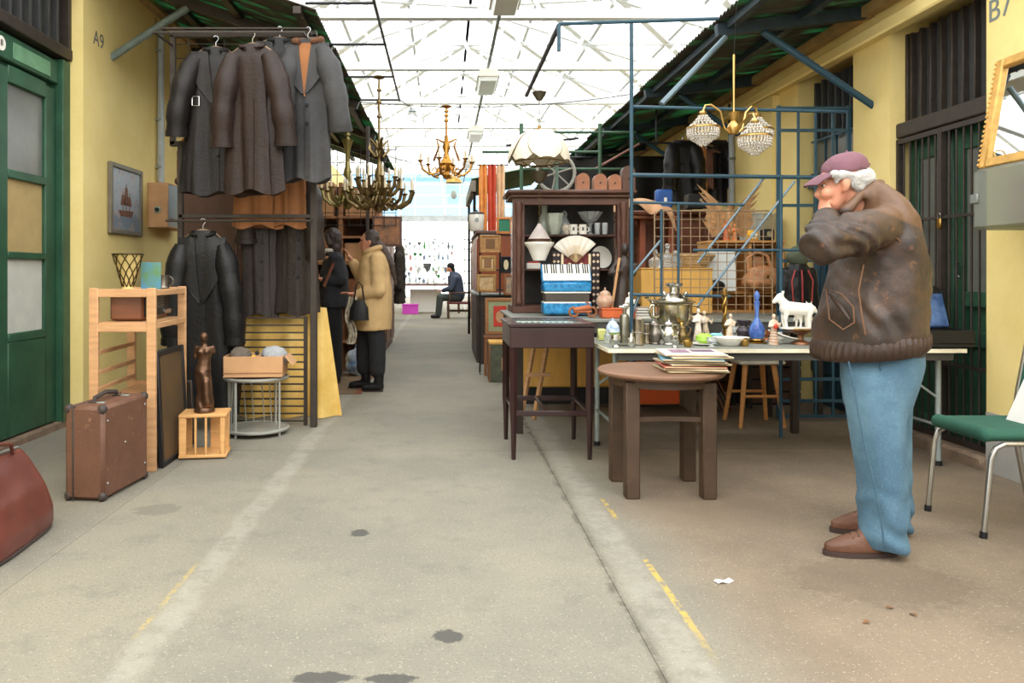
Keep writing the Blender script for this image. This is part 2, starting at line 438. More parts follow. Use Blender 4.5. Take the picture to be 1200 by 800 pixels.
# ---------------------------------------------------------------- left green door with slatted fanlight
dX = -3.0
pane_grey = M('grimy_glass', (108, 110, 104), .25, var=.15, scale=3)
pane_tan = M('tan_card', (176, 152, 104), .8, var=.08)
pane_white = M('white_card', (196, 196, 186), .8, var=.08)
d1 = MB(); d1.bb(dX-.06, dX, LD0, LD1, .03, 2.66)
door1 = struct(MB().bb(dX-.08, dX-.05, LD0, LD1, .04, 2.9), 'door_1', green_paint)
stiles = [(4.35, 4.47), (5.18, 5.3), (5.76, 5.9)]
for a, b in ((4.17, 4.32), (5.0, 5.29), (5.79, 5.93)): MB().bb(dX-.05, dX, a, b, .06, 2.62, .008).build('stile', green_paint, door1)
MB().bb(dX-.05, dX+.05, 5.95, LD1, .03, 2.86, .006).build('door_jamb', green_paint, door1)
for a, b in ((4.32, 5.0), (5.29, 5.79)):
    MB().bb(dX-.05, dX, a, b, .06, .72, .008).build('lower_panel', green_paint, door1)
    for z0, z1 in ((2.52, 2.64), (.72, .78), (1.86, 1.92), (1.3, 1.35)): MB().bb(dX-.05, dX+.004, a, b, z0, z1, .006).build('rail', green_paint, door1)
    for z0, z1, mt, nm in ((1.92, 2.52, pane_grey, 'glass_pane'), (1.35, 1.86, pane_tan, 'card_panel'), (.78, 1.3, pane_white, 'card_panel')):
        MB().bb(dX-.045, dX-.03, a, b, z0, z1).build(nm, mt, door1)
MB().bb(dX-.05, dX+.015, LD0, 5.95, 2.66, 2.84, .008).build('head_board', green_paint, door1)
pale_green = M('faded_green_plate', (104, 146, 112), .6, var=.2, scale=8)
MB().bb(dX+.012, dX+.022, 5.32, 5.82, 2.685, 2.8, .003).build('name_plate', pale_green, door1)
MB().lathe([(.0, -.004), (.05, -.004), (.05, .004), (0, .004)], (0, 0, 0), 16, Matrix.Translation((dX+.02, 5.17, 2.75)) @ Matrix.Rotation(PI/2, 4, 'Y')).build('number_disc', porcelain, door1)
text('8', 'painted_number', .06, (dX+.026, 5.17, 2.75), (PI/2, 0, PI/2), black_steel, None).parent = door1
slat_dark = M('dark_slats', (58, 58, 58), .6, var=.2, scale=8)
tr1 = struct(MB().bb(dX-.06, dX-.03, LD0, LD1, 2.95, 3.46), 'window_1', slat_dark)
MB().bb(dX-.06, dX+.07, LD0, LD1, 2.87, 2.96, .008).build('window_sill', dark_steel, tr1)
for k in range(15):
    y = LD0+.06+k*.13; MB().bb(dX-.03, dX+.03, y, y+.035, 2.96, 3.46, .004).build('slat', slat_dark, tr1)
MB().bb(dX-.02, dX+.06, LD1-.05, LD1, 2.9, 3.46, .004).build('window_jamb', dark_steel, tr1)
# ---------------------------------------------------------------- right green door behind a barred gate
gX = 3.44
y0, y1 = RD[0]
door2 = struct(MB().bb(gX+.05, gX+.08, y0, y1, .08, 2.22), 'door_2', green_paint)
for a, b in ((y0+.02, (y0+y1)/2-.01), ((y0+y1)/2+.01, y1-.02)):
    w = .09
    for s0, s1 in ((a, a+w), (b-w, b)): MB().bb(gX, gX+.05, s0, s1, .09, 2.2, .006).build('stile', green_paint, door2)
    for z0, z1 in ((.09, .2), (.72, .82), (.98, 1.08), (2.02, 2.2)): MB().bb(gX, gX+.045, a+w, b-w, z0, z1, .006).build('rail', green_paint, door2)
    MB().bb(gX+.02, gX+.03, a+w, b-w, 1.08, 2.02).build('glass_pane', pane_grey, door2)
    MB().bb(gX+.03, gX+.045, a+w, b-w, .2, .72).build('lower_panel', green_paint, door2)
MB().tube(arc((gX-.03, y0+.4, 1.22), .045, -PI/2, PI/2, 8, 'yz'), .007).build('door_handle', chrome, door2)
tr2 = struct(MB().bb(gX+.02, gX+.05, y0, y1, 2.22, 2.96), 'window_2', slat_dark)
for k in range(9):
    y = y0+.05+k*.112; MB().bb(gX-.02, gX+.02, y, y+.022, 2.28, 2.96, .003).build('slat', dark_steel, tr2)
MB().bb(gX-.1, gX+.03, y0, y1, 2.19, 2.3, .01).build('window_sill', dark_steel, tr2)
for a in (y0, y1-.03): MB().bb(gX-.03, gX+.03, a, a+.03, 2.3, 2.96, .004).build('window_jamb', dark_steel, tr2)
gate = thing('barred_gate', 'brown steel barred security gate in front of the green door', 'gate', (3.36, (y0+y1)/2, .086))
gz0, gz1 = .09, 2.18
hh = (y1-y0)/2
m = MB()
for a in (-hh+.015, hh-.02): m.bb(-.02, .02, a-.012, a+.012, .004, gz1-.086)
m.bb(-.02, .02, -hh+.02, hh-.02, gz1-.12, gz1-.086); m.bb(-.02, .02, -hh+.02, hh-.02, .004, .04)
m.build('gate_frame', dark_steel, gate)
MB().bb(-.022, .022, -.02, .02, .01, gz1-.09).build('meeting_post', dark_steel, gate)
for k in range(13):
    y = -hh+.075+k*(2*hh-.15)/12
    if abs(y) < .03: continue
    MB().tube([(0, y, .03), (0, y, gz1-.1)], .0075, 6).build('bar', dark_steel, gate)
for z in (.5, 1.48): MB().bb(-.014, .014, -hh+.02, hh-.02, z, z+.02).build('cross_rail', dark_steel, gate)
pl = thing('padlock', 'small brass padlock hanging on the brown barred gate', 'padlock', (3.33, 5.16, 1.50))
MB().box((0, 0, .035), (.018, .04, .07), .006).build('lock_body', brass, pl)
MB().tube([(0, -.013, .065), (0, -.013, .09)]+arc((0, 0, .09), .013, PI, 0, 6, 'yz')+[(0, .013, .065)], .004, 6).build('shackle', chrome, pl)
# ---------------------------------------------------------------- blue door on the right
y0, y1 = RD[1]
door3 = struct(MB().bb(gX+.03, gX+.07, y0, y1, .0, 2.95), 'door_3', blue_paint)
for k in range(7): MB().bb(gX-.01, gX+.03, y0+.03+k*.135, y0+.135+k*.135, .05, 1.98, .01).build('plank', blue_paint, door3)
for z in (.3, 1.5): MB().bb(gX-.03, gX-.01, y0+.03, y1-.03, z, z+.1, .006).build('rail', blue_paint, door3)
MB().bb(gX-.05, gX+.05, y0, y1, 1.98, 2.06, .006).build('lintel', blue_paint, door3)
MB().bb(gX+.02, gX+.03, y0+.05, y1-.05, 2.06, 2.4).build('glass_pane', pane_grey, door3)
for k in range(8): MB().bb(gX-.02, gX+.025, y0+.02+k*.122, y0+.05+k*.122, 2.42, 2.95, .004).build('slat', slat_dark, door3)
for k in range(5): MB().bb(gX-.04, gX-.02, y0+.09+k*.19, y0+.105+k*.19, .4, 2.4, .003).build('bar', blue_paint, door3)
for z in (.4, 2.1, 2.4): MB().bb(gX-.04, gX-.025, y0+.05, y1-.05, z, z+.015).build('cross_rail', blue_paint, door3)
for i, (a, b) in enumerate(RD[2:]):
    o = struct(MB().bb(gX+.03, gX+.07, a, b, 0, 3.05), 'door_%d' % (4+i), M('brown_door_paint', (80, 54, 38), .5))
    for k in range(6): MB().bb(gX, gX+.03, a+.03+k*.19, a+.2+k*.19, .05, 2.9, .01).build('plank', MATS['brown_door_paint'], o)
# ================================================================ CANOPIES of corrugated sheet
def canopy_material():
    t = NT('corrugated_green_plastic'); g = t.n('ShaderNodeNewGeometry'); mp = t.n('ShaderNodeMapping'); mp.inputs['Scale'].default_value = (1.4, 9, 1.4)
    t.l(g.outputs['Position'], mp.inputs[0])
    dirt = t.ramp(t.noise(mp.outputs[0], 1.0, 6, .7), .5, .66)
    t.b.inputs['Base Color'].default_value = (*lin((66, 60, 50)), 1); t.b.inputs['Roughness'].default_value = .7
    tl = t.n('ShaderNodeBsdfTranslucent'); tl.inputs[0].default_value = (.012, .16, .045, 1)
    x = t.n('ShaderNodeMixShader'); t.l(t.math('MULTIPLY', dirt, .3), x.inputs[0]); t.l(t.b.outputs[0], x.inputs[1]); t.l(tl.outputs[0], x.inputs[2])
    t.l(x.outputs[0], t.nt.nodes['Material Output'].inputs[0])
    return t.m
can_mat = canopy_material()
def canopy(name, xe, ze, xw, zw, ya, yb, label_kind):
    root = bpy.data.objects.new(name, None); col.objects.link(root); root['kind'] = 'structure'
    W_ = 1.0; per = .076; npts = int(W_/per*6)
    m = MB(); vs = []
    for j in range(npts+1):
        y = W_*1.03*j/npts; h = .013*math.sin(2*PI*y/per)
        for k in range(5):
            t = k/4; vs.append((xe+(xw-xe)*t, y, ze+(zw-ze)*t+h))
    m.v = [Vector(p) for p in vs]; m.f = [[j*5+k, j*5+k+1, (j+1)*5+k+1, (j+1)*5+k] for j in range(npts) for k in range(4)]
    first = None; y = ya; i = 0
    while y < yb:
        if first is None: o = first = m.build('corrugated_sheet', can_mat, root)
        else: o = first.copy(); col.objects.link(o)
        sg = 1 if xe > xw else -1
        o.location = (sg*(.012*(i % 3)-.01), y, .004*(i % 2)); y += W_; i += 1
    return root
cr = canopy('canopy_right', 2.08, 3.14, 3.42, 3.30, 5.1, 21, '')
cl = canopy('canopy_left', -.95, 3.17, -2.95, 3.86, 5.75, 14, '')
beam = M('dark_blue_girder', (40, 56, 66), .6, var=.25, scale=8)
def at_l(x): return 3.17+(3.86-3.17)*(x+.95)/(-2.0)
def at_r(x): return 3.14+(3.30-3.14)*(x-2.08)/1.34
for y in (5.92, 8.02, 10.1, 12.2, 14.3, 16.4, 18.5):
    MB().bar((2.1, y, at_r(2.1)-.075), (3.32, y, at_r(3.32)-.075), .07, .09).build('girder', beam, cr)
    MB().tube([(2.46, y, 3.06), (3.34, y, 2.47)], .028, 8).build('brace', blue_paint, cr)
for x in (2.2, 2.75): MB().bb(x-.03, x+.03, 5.1, 21, at_r(x)-.032-.05, at_r(x)-.022).build('purlin', beam, cr)
for y in (6.6, 8.7, 10.8, 12.9):
    MB().bar((-.97, y, at_l(-.97)-.08), (-2.86, y, at_l(-2.86)-.08), .06, .09).build('girder', dark_steel, cl)
    MB().tube([(-2.86, y, 3.05), (-2.2, y, at_l(-2.2)-.12)], .032, 10).build('brace', M('grey_green_paint', (110, 124, 118), .5, var=.25, scale=14), cl)
for x in (-1.1, -1.75, -2.4): MB().bb(x-.03, x+.03, 5.75, 14.9, at_l(x)-.075, at_l(x)-.022).build('purlin', dark_steel, cl)
oldbeam = M('weathered_beam', (168, 140, 92), .8, var=.2, scale=5)
MB().bar((WLX+.05, 6.1, 3.78), (WLX+.05, 14, 3.78), .09, .07).build('wall_plate', oldbeam, cl)
MB().bar((WRX-.06, 5.0, 3.2), (WRX-.06, 21, 3.2), .08, .08).build('wall_plate', oldbeam, cr)
# ================================================================ HALL ROOF of white trusses and translucent panes
pane_m = glassy('milky_roof_pane', (250, 252, 252), .35, translucent=True)
ceil = bpy.data.objects.new('ceiling', None); col.objects.link(ceil); ceil['kind'] = 'structure'
RX, RZ, EZ = .55, 6.7, 4.75
EL, ER = -5.6, 6.7
TY = [2.6+2.65*k for k in range(11)]
tm = MB(); y = 0
tm.bar((EL, 0, EZ), (ER, 0, EZ), .13, .13)
tm.bar((EL, 0, EZ), (RX, 0, RZ), .1, .1); tm.bar((ER, 0, EZ), (RX, 0, RZ), .1, .1)
def roofz(x): return EZ+(RZ-EZ)*((x-EL)/(RX-EL) if x < RX else (ER-x)/(ER-RX))
nd = [EL+(ER-EL)*k/8 for k in range(9)]
for k in range(8):
    a, b = nd[k], nd[k+1]
    mid = (a+b)/2
    tm.bar((a, 0, EZ), (mid, 0, roofz(mid)), .06, .06); tm.bar((mid, 0, roofz(mid)), (b, 0, EZ), .06, .06)
truss_m = M('truss_paint', (214, 216, 216), .6, var=.04)
tr0 = tm.build('truss', truss_m, ceil); tr0.location = (0, TY[0], 0)
for y in TY[1:]:
    o = tr0.copy(); col.objects.link(o); o.location = (0, y, 0)
pur = []
for sd, n in ((-1, 5), (1, 5)):
    e = EL if sd < 0 else ER
    for k in range(n+1):
        x = RX+(e-RX)*k/n; pur.append((x, roofz(x)+.07))
pur_m = M('grey_white_purlin', (172, 174, 174), .5, var=.05)
for x, z in pur: MB().bb(x-.03, x+.03, TY[0], TY[-1], z-.03, z+.03).build('purlin', pur_m, ceil)
# diagonal wind braces under the panes
bmesh_cache = {}
for j in range(0, len(TY)-1):
    for sd, e in ((-1, EL), (1, ER)):
        for k in (0, 2):
            x0 = RX+(e-RX)*k/5; x1 = RX+(e-RX)*(k+2)/5
            for fl_ in (0, 1):
                key = (sd, k, fl_)
                if key not in bmesh_cache:
                    ya, yb = (0, 2.65) if not fl_ else (2.65, 0)
                    bmesh_cache[key] = MB().bar((x0, ya, roofz(x0)), (x1, yb, roofz(x1)), .12, .04).mesh('brace'); bmesh_cache[key].materials.append(truss_m)
                o = bpy.data.objects.new('brace', bmesh_cache[key]); col.objects.link(o); o.parent = ceil; o.location = (0, TY[j], 0)
pcache = {}
for j in range(len(TY)-1):
    for i, sd in enumerate((-1, 1)):
        e = EL if sd < 0 else ER
        for k in range(5):
            x0 = RX+(e-RX)*k/5; x1 = RX+(e-RX)*(k+1)/5
            if (i, k) not in pcache:
                mm = MB(); mm.v = [Vector(p) for p in ((x0, .01, roofz(x0)+.11), (x1, .01, roofz(x1)+.11), (x1, 2.64, roofz(x1)+.11), (x0, 2.64, roofz(x0)+.11))]; mm.f = [[0, 1, 2, 3]]
                pcache[i, k] = mm.mesh('roof_pane'); pcache[i, k].materials.append(pane_m)
            o = bpy.data.objects.new('roof_pane', pcache[i, k]); col.objects.link(o); o.parent = ceil; o.location = (0, TY[j], 0)
# side walls that carry the hall roof above the booths
for x in (EL, ER):
    sd = struct(MB().bb(x-.06, x+.06, TY[0], 31, -.03, 3.3), 'wall_outer_left' if x < 0 else 'wall_outer_right', M('pale_render', (214, 212, 204), .9))
for x in (EL, ER):  # unseen clerestory glazing, added to bring more side light onto the booth walls
    for j in range(len(TY)-1):
        MB().bb(x-.01, x+.01, TY[j]+.04, TY[j+1]-.04, 3.32, EZ-.08).build('added_light_pane', pane_m, ceil); MB().bb(x-.05, x+.05, TY[j]-.05, TY[j]+.05, 3.3, EZ).build('added_pane_post', truss_m, ceil)
# wide-span fluorescent fittings
cream = M('cream_enamel', (226, 220, 204), .4, var=.06)
diff = M('ribbed_diffuser', (214, 214, 206), .3, var=.05)
cond = MB().bb(.66, .7, 2, 27, 4.34, 4.37).build('conduit', M('grey_conduit', (120, 122, 120), .5), ceil)
for i, yy in enumerate((8.2, 12.1, 16.6, 20.9)):
    o = thing('ceiling_light', 'long cream fluorescent fitting hung on the conduit under the glass roof', 'light', (.68, yy, 4.16), 0, 'fluorescent fittings under the roof')
    MB().prism([(-.17, .02), (.17, .02), (.13, .13), (-.13, .13)], -.5, .5).build('housing', cream, o)
    MB().prism([(-.12, -.05), (.12, -.05), (.15, .02), (-.15, .02)], -.48, .48).build('diffuser', diff, o)
    for s_ in (-.3, .3): MB().tube([(0, s_, .13), (0, s_, .19)], .012, 6).build('bracket', cream, o)
# ================================================================ LEFT SIDE: luggage, shelf, coats
leather_red = M('oxblood_leather', (94, 48, 40), .36, var=.22, scale=5, bump=.12, bscale=120)
fibre = M('brown_fibreboard', (98, 66, 50), .6, var=.15, scale=7, wear=(150, 112, 88), bump=.15, bscale=90)
corner_m = M('dark_corner_leather', (58, 48, 44), .6)
# --- suitcase standing on end
sc_ = thing('suitcase', 'upright brown fibreboard suitcase with dark corners and studs before the pine shelf', 'suitcase', (-1.86, 4.27, 0), math.radians(-6))
MB().bb(-.115, .105, -.24, .24, .008, .50, .018).build('case_body', fibre, sc_)
m = MB(); m.bb(-.07, -.06, -.243, .243, .006, .503, .003); m.build('lid_seam', corner_m, sc_)
for sx in (-1, 1):
    for sy in (-1, 1):
        for sz in (0, 1):
            MB().box((-.005+sx*.092, sy*.22, .026+sz*.456), (.044, .05, .05), .014).build('corner_guard', corner_m, sc_)
for yy, zz in ((-.2, .42), (-.02, .27), (-.2, .09), (.2, .44), (.2, .1)): MB().ell((.107, yy, zz), (.004, .008, .008), 8).build('stud', chrome, sc_)
for yy in (-.12, .13): MB().box((.02, yy, .502), (.05, .03, .008), .002).build('latch', grey_steel, sc_)
MB().tube([(-.02, -.12, .5), (-.02, -.11, .525), (-.02, 0, .54), (-.02, .11, .525), (-.02, .12, .5)], [.008, .012, .014, .012, .008], 8).build('handle', corner_m, sc_)
for yy in (-.12, .12): MB().box((-.02, yy, .503), (.05, .03, .008), .002).build('handle_mount', corner_m, sc_)
# --- soft leather bag
bag = thing('leather_bag', 'soft oxblood leather travel bag standing by the green door', 'bag', (-1.98, 3.36, 0), math.radians(4))
m = MB().loft([(.02, 0, .0, .12, .3), (.025, 0, .02, .14, .315), (.025, 0, .1, .145, .315), (.015, 0, .22, .115, .3), (.005, 0, .33, .06, .28), (0, 0, .385, .025, .26)], 40, .45)
for p in m.v: p += Vector(bag.location)
blob(m, 'bag_body', leather_red, bag, .012, 8, .014, 3.5)
MB().tube([(.02+.14*math.copysign(abs(math.cos(a))**.45, math.cos(a)), .31*math.copysign(abs(math.sin(a))**.45, math.sin(a)), .012) for a in [2*PI*i/40 for i in range(40)]], .006, 6, closed=True).build('base_piping', corner_m, bag)
MB().tube([(0, -.24, .385), (0, -.1, .395), (0, .1, .395), (0, .24, .385)], .007, 6).build('zip', grey_steel, bag)
for s_ in (-1, 1): MB().tube([(s_*.03, -.13, .38), (s_*.035, -.1, .43), (s_*.03, 0, .45), (s_*.035, .1, .43), (s_*.03, .13, .38)], .009, 8).build('handle', leather_red, bag)
# --- pine shelf unit
sh = thing('pine_shelf', 'pale pine shelf unit carrying a radio beside the yellow wall', 'shelf', (-1.955, 4.96, 0), math.radians(3))
hx, hy = .17, .32
for sx in (-1, 1):
    for sy in (-1, 1): MB().box((sx*hx, sy*hy, .555), (.055, .03, 1.11), .004).build('post', pale_wood, sh)
for z in (1.085, .895, .43, .12):
    MB().box((0, 0, z), (.3, .64, .018), .003).build('shelf_board', pale_wood, sh)
for sy in (-1, 1):
    for z in (1.08, .87, .44): MB().box((0, sy*hy, z), (.3, .022, .05), .003).build('end_rail', pale_wood, sh)
for z in (.72, .6, .5):
    MB().box((-.15, 0, z), (.02, .62, .025), .003).build('back_rail', pale_wood, sh)
for z in (1.08, .88): MB().box((.185, 0, z), (.02, .62, .035), .003).build('front_rail', pale_wood, sh)
top = 1.095
walnut = M('walnut_veneer', (118, 68, 42), .35, var=.2, scale=4, stretch=(1, 1, 6), coat=.3)
rad = thing('radio', 'old walnut valve radio inside the top of the pine shelf', 'radio', (-1.95, 4.97, .905), math.radians(3))
MB().box((-.01, 0, .085), (.2, .52, .16), .012).build('radio_case', walnut, rad)
MB().box((.095, 0, .09), (.012, .48, .13), .004).build('front_panel', black_steel, rad)
for k in range(6): MB().box((.103, -.06, .075+k*.013), (.006, .32, .004)).build('speaker_slat', grey_steel, rad)
for yy in (-.2, -.12, .14, .2): MB().lathe([(.0, 0), (.018, 0), (.015, .02), (0, .02)], (.1, yy, .045), 12, Matrix.Rotation(PI/2, 4, 'Y')).build('knob', chrome, rad)
# --- things on the shelf
lat = thing('lattice_vase', 'flaring brass lattice vase on top of the pine shelf', 'vase', (-1.99, 4.84, top+.002))
MB().lathe([(.0, 0), (.035, 0), (.037, .015), (.03, .02), (.085, .215), (.09, .22), (.08, .215), (.026, .022), (0, .022)], n=16).build('inner_cup', M('vase_inner', (208, 190, 128), .5), lat)
m = MB()
for k in range(9):
    for sg in (-1, 1):
        m.tube([((.033+.058*t)*math.cos(2*PI*k/9+sg*t*1.6), (.033+.058*t)*math.sin(2*PI*k/9+sg*t*1.6), .015+.205*t) for t in [i/6 for i in range(7)]], .0035, 5)
m.build('lattice', M('dark_brass', (84, 72, 48), .4, .8), lat)
MB().tube(arc((0, 0, .222), .092, 0, 2*PI*15/16, 15, 'xy'), .005, 6, closed=True).build('rim', M('dark_brass'), lat)
bk = thing('picture_book', 'thin booklet with a green and blue cover on the pine shelf', 'book', (-1.9, 4.98, top+.002), math.radians(-62))
MB().box((0, 0, .085), (.012, .12, .17), .002).build('pages', porcelain, bk)
MB().box((.008, 0, .086), (.004, .124, .174), .001).build('cover', M('green_cover', (96, 140, 66), .5, second=(70, 130, 170), scale=14), bk)
tk = thing('tankard', 'small pewter tankard with handle on the pine shelf', 'tankard', (-1.88, 5.13, top+.002))
MB().lathe([(.0, 0), (.042, 0), (.045, .008), (.04, .02), (.046, .05), (.044, .085), (.048, .092), (.042, .09), (.04, .02), (0, .018)], n=16).build('cup', M('pewter', (136, 128, 118), .35, .9, var=.2), tk)
MB().tube(arc((.045, 0, .05), .028, -PI/2, PI/2, 8, 'xz'), .005, 6).build('handle', M('pewter'), tk)
# --- magazine rack (small pine crate) with the statuette
cr_ = thing('pine_rack', 'small orange pine rack on the floor under the bronze statuette', 'rack', (-1.57, 5.06, 0), math.radians(8))
op = M('orange_pine', (206, 156, 98), .55, var=.15, scale=5, stretch=(1, 1, 8))
for z in (.01, .27): MB().box((0, 0, z+.01), (.30, .24, .02), .004).build('board', op, cr_)
for sx in (-1, 1):
    for sy in (-1, 1): MB().box((sx*.125, sy*.1, .145), (.045 if sx < 0 else .03, .03, .25), .003).build('post', op, cr_)
for k in (-.045, .02): MB().box((k, -.105, .145), (.014, .018, .25), .003).build('slat', op, cr_)
MB().box((.06, .08, .145), (.08, .016, .25), .003).build('back_panel', op, cr_)
bronze = M('bronze', (98, 72, 54), .35, .75, var=.35, scale=16, wear=(160, 118, 88))
st = thing('statuette', 'bronze armless classical female statuette standing on the pine rack', 'statue', (-1.57, 5.04, .291))
o = Vector(st.location)
m = MB()
m.loft([(0, 0, .02, .06, .055), (0, 0, .05, .058, .052), (.005, 0, .12, .05, .045), (-.005, 0, .2, .05, .045), (-.012, 0, .26, .056, .047), (-.008, 0, .3, .045, .036), (0, 0, .345, .04, .03), (.0, 0, .39, .05, .034), (.0, 0, .425, .055, .03), (0, 0, .435, .02, .02)], 18)
m.cap((0, 0, .43), (.0, -.005, .46), .018, .016); m.ell((.0, -.008, .49), (.026, .03, .034), 12); m.ell((.0, .02, .495), (.018, .018, .018), 8)
m.ell((-.022, -.028, .395), .017, 8); m.ell((.022, -.028, .395), .017, 8); m.cap((-.05, 0, .42), (-.062, 0, .36), .018, .015); m.cap((.052, 0, .42), (.06, 0, .395), .018, .014); m.cap((.02, -.03, .2), (.025, -.035, .05), .028, .03)
for p in m.v: p += o
blob(m, 'figure', bronze, st, .007, 2, .0, 8, extra=lambda p: .005*math.sin(70*(p.x-o.x)+38*(p.z-o.z)+2*math.sin(20*(p.z-o.z))) if p.z-o.z < .27 else 0)
MB().lathe([(0, 0), (.065, 0), (.068, .012), (.06, .03), (0, .03)], n=20).build('plinth', bronze, st)
# --- dark pictures leaning on the shelf
def leaning(name, label, p, w, h, tilt, rz, frame_m, canvas_m, fw=.035, group=None, axis='x'):
    t = thing(name, label, 'picture', p, rz, group)
    m = MB(); R = Matrix.Rotation(-tilt, 4, 'X')
    for a, b, c, d in ((-w/2, -w/2+fw, 0, h), (w/2-fw, w/2, 0, h), (-w/2+fw, w/2-fw, 0, fw), (-w/2+fw, w/2-fw, h-fw, h)):
        q = MB().bb(a, b, -.015, .015, c, d, .005); m.add(q.v, q.f, R)
    m.build('picture_frame', frame_m, t)
    q = MB().bb(-w/2+fw, w/2-fw, -.006, .006, fw, h-fw); MB().add(q.v, q.f, R).build('canvas', canvas_m, t)
    return t
pic_brown = M('brown_painting', (112, 84, 52), .5, second=(66, 58, 46), var=.3, scale=3)
leaning('leaning_picture', 'dark framed brown painting leaning on the pine shelf behind the statuette', (-1.737, 4.96, .0), .48, .72, math.radians(3), math.radians(90), black_steel, pic_brown)
leaning('leaning_picture', 'grey backed canvas propped between the pine shelf and the statuette', (-1.92, 5.4, .0), .34, .46, math.radians(-8), 0, dark_steel, M('grey_canvas', (120, 124, 128), .8))
# --- round wire stand with carton
stand = thing('round_wire_stand', 'round grey two tier stand with thin rods holding a carton', 'stand', (-1.405, 5.76, 0))
disc = [(0, 0), (.235, 0), (.243, .008), (.243, .018), (.232, .024), (.225, .016), (0, .016)]
galv = M('galvanised_grey', (168, 168, 160), .45, .5, var=.12)
for z in (.03, .41): MB().lathe(disc, (0, 0, z), 32).build('tray', galv, stand)
for k in range(4):
    a = PI/4+k*PI/2+.3; MB().tube([(.22*math.cos(a), .22*math.sin(a), 0), (.22*math.cos(a), .22*math.sin(a), .43)], .009, 8).build('leg', galv, stand)
for k, a in enumerate((3.3, 3.5, 3.7, 3.85, 4.05, 1.2, 1.5, 1.9, 2.2)):
    MB().tube([(.2*math.cos(a), .2*math.sin(a), .045), (.205*math.cos(a+.12), .2*math.sin(a+.12), .415)], .0045, 6).build('rod', galv, stand)
card = M('cardboard', (190, 146, 104), .85, var=.1, scale=4)
ct = thing('carton', 'open brown cardboard carton full of oddments on the round wire stand', 'carton', (-1.4, 5.74, .438), math.radians(4))
for x, y, dx, dy in ((0, -.145, .42, .006), (0, .145, .42, .006), (-.21, 0, .006, .29), (.21, 0, .006, .29)): MB().box((x, y, .08), (dx, dy, .15), .001).build('carton_side', card, ct)
MB().box((0, 0, .006), (.42, .29, .006)).build('carton_base', card, ct)
MB().box((.255, 0, .12), (.09, .28, .005), .001, Matrix.Rotation(.9, 3, 'Y')).build('flap', card, ct)
MB().box((0, -.151, .035), (.43, .004, .006)).build('crease', M('cardboard_dark', (150, 110, 76), .9), ct)
grey_cloth = M('grey_cloth', (150, 152, 154), .9, var=.15, scale=12); taupe = M('taupe_cloth', (96, 86, 76), .9, var=.2, scale=12); ochre = M('yellow_plastic', (226, 170, 44), .5)
def rag(name, label, cat, c, r, mat, wob=.02, wf=14):
    t = thing(name, label, cat, (c[0], c[1], c[2])); m = MB(); m.ell((c[0], c[1], c[2]+r[2]), r, 14); m.ell((c[0]+r[0]*.4, c[1], c[2]+r[2]*1.2), (r[0]*.6, r[1]*.7, r[2]*.7), 12)
    blob(m, 'cloth_folds', mat, t, max(.008, r[2]/8), 2, wob, wf); return t
rag('folded_rag', 'taupe crumpled cloth sticking out of the carton', 'cloth', (-1.52, 5.74, .46), (.08, .11, .095), taupe)
rag('folded_rag', 'light grey crumpled cloth at the end of the carton', 'cloth', (-1.27, 5.73, .46), (.1, .1, .1), grey_cloth)
yt = thing('toy_bits', 'yellow plastic toy pieces between the cloths in the carton', 'toy', (-1.4, 5.68, .45))
for k in range(5): MB().box((-.03+.025*k, -.01*(k % 2), .1+.03*(k % 3)), (.035, .03, .03), .008, Matrix.Rotation(k, 3, 'Z')).build('block', ochre if k % 2 else black_steel, yt)
MB().box((0, .01, .05), (.12, .06, .1), .01).build('toy_base', taupe, yt)
# ---------------------------------------------------------------- wall pieces
gilt_dull = M('worn_gilt', (176, 158, 118), .5, .3, var=.2)
def wallpic(label, y0, y1, z0, z1):
    t = thing('wall_painting', label, 'painting', (WLX, (y0+y1)/2, z0)); w = (y1-y0)/2; h = z1-z0
    m = MB()
    for a, b, c, d in ((-w, -w+.04, 0, h), (w-.04, w, 0, h), (-w+.04, w-.04, 0, .04), (-w+.04, w-.04, h-.04, h)): m.bb(.002, .04, a, b, c, d, .006)
    m.build('picture_frame', M('grey_gilt', (120, 112, 96), .5, .2), t)
    sea = NT('seascape_paint'); tc = sea.n('ShaderNodeTexCoord'); sp = sea.n('ShaderNodeSeparateXYZ'); sea.l(tc.outputs['Object'], sp.inputs[0])
    nz = sea.noise(tc.outputs['Object'], 9, 6, .7)
    c = sea.mix(sea.ramp(sea.math('ADD', sp.outputs[2], sea.math('MULTIPLY', nz, .1)), .2, .28), (120, 138, 150), (168, 178, 184))
    c = sea.mix(sea.math('MULTIPLY', sea.ramp(nz, .52, .6), .5), c, (196, 158, 146)); c = sea.mix(sea.math('MULTIPLY', sea.ramp(sea.noise(tc.outputs['Object'], 25, 3), .55, .7), .5), c, (92, 108, 122))
    sea.l(c, sea.b.inputs['Base Color']); sea.b.inputs['Roughness'].default_value = .5
    cv = MB().bb(.002, .022, -w+.035, w-.035, .035, h-.035).build('canvas', sea.m, t)
    ship = M('painted_ship', (104, 72, 58), .6, second=(150, 104, 84), scale=30)
    m = MB(); m.prism([(-.12, .16), (.12, .16), (.16, .22), (-.17, .21)], .022, .0235, 'yz')
    for a, hh in ((-.07, .38), (0, .45), (.07, .37)):
        m.bb(.022, .0235, a-.006, a+.006, .2, hh); m.prism([(a-.05, .26), (a+.05, .26), (a+.03, hh-.03), (a-.025, hh-.03)], .022, .0232, 'yz')
    m.build('painted_ship', ship, cv)
    return t
wallpic('seascape painting of a sailing ship hung on the yellow wall', 6.5, 7.18, 1.54, 2.15)
mb_ = thing('meter_box', 'wooden meter box with clear side and black switch on the yellow wall', 'box', (WLX, 7.7, 1.64))
tan_w = M('tan_board', (190, 146, 104), .6, var=.12, scale=6)
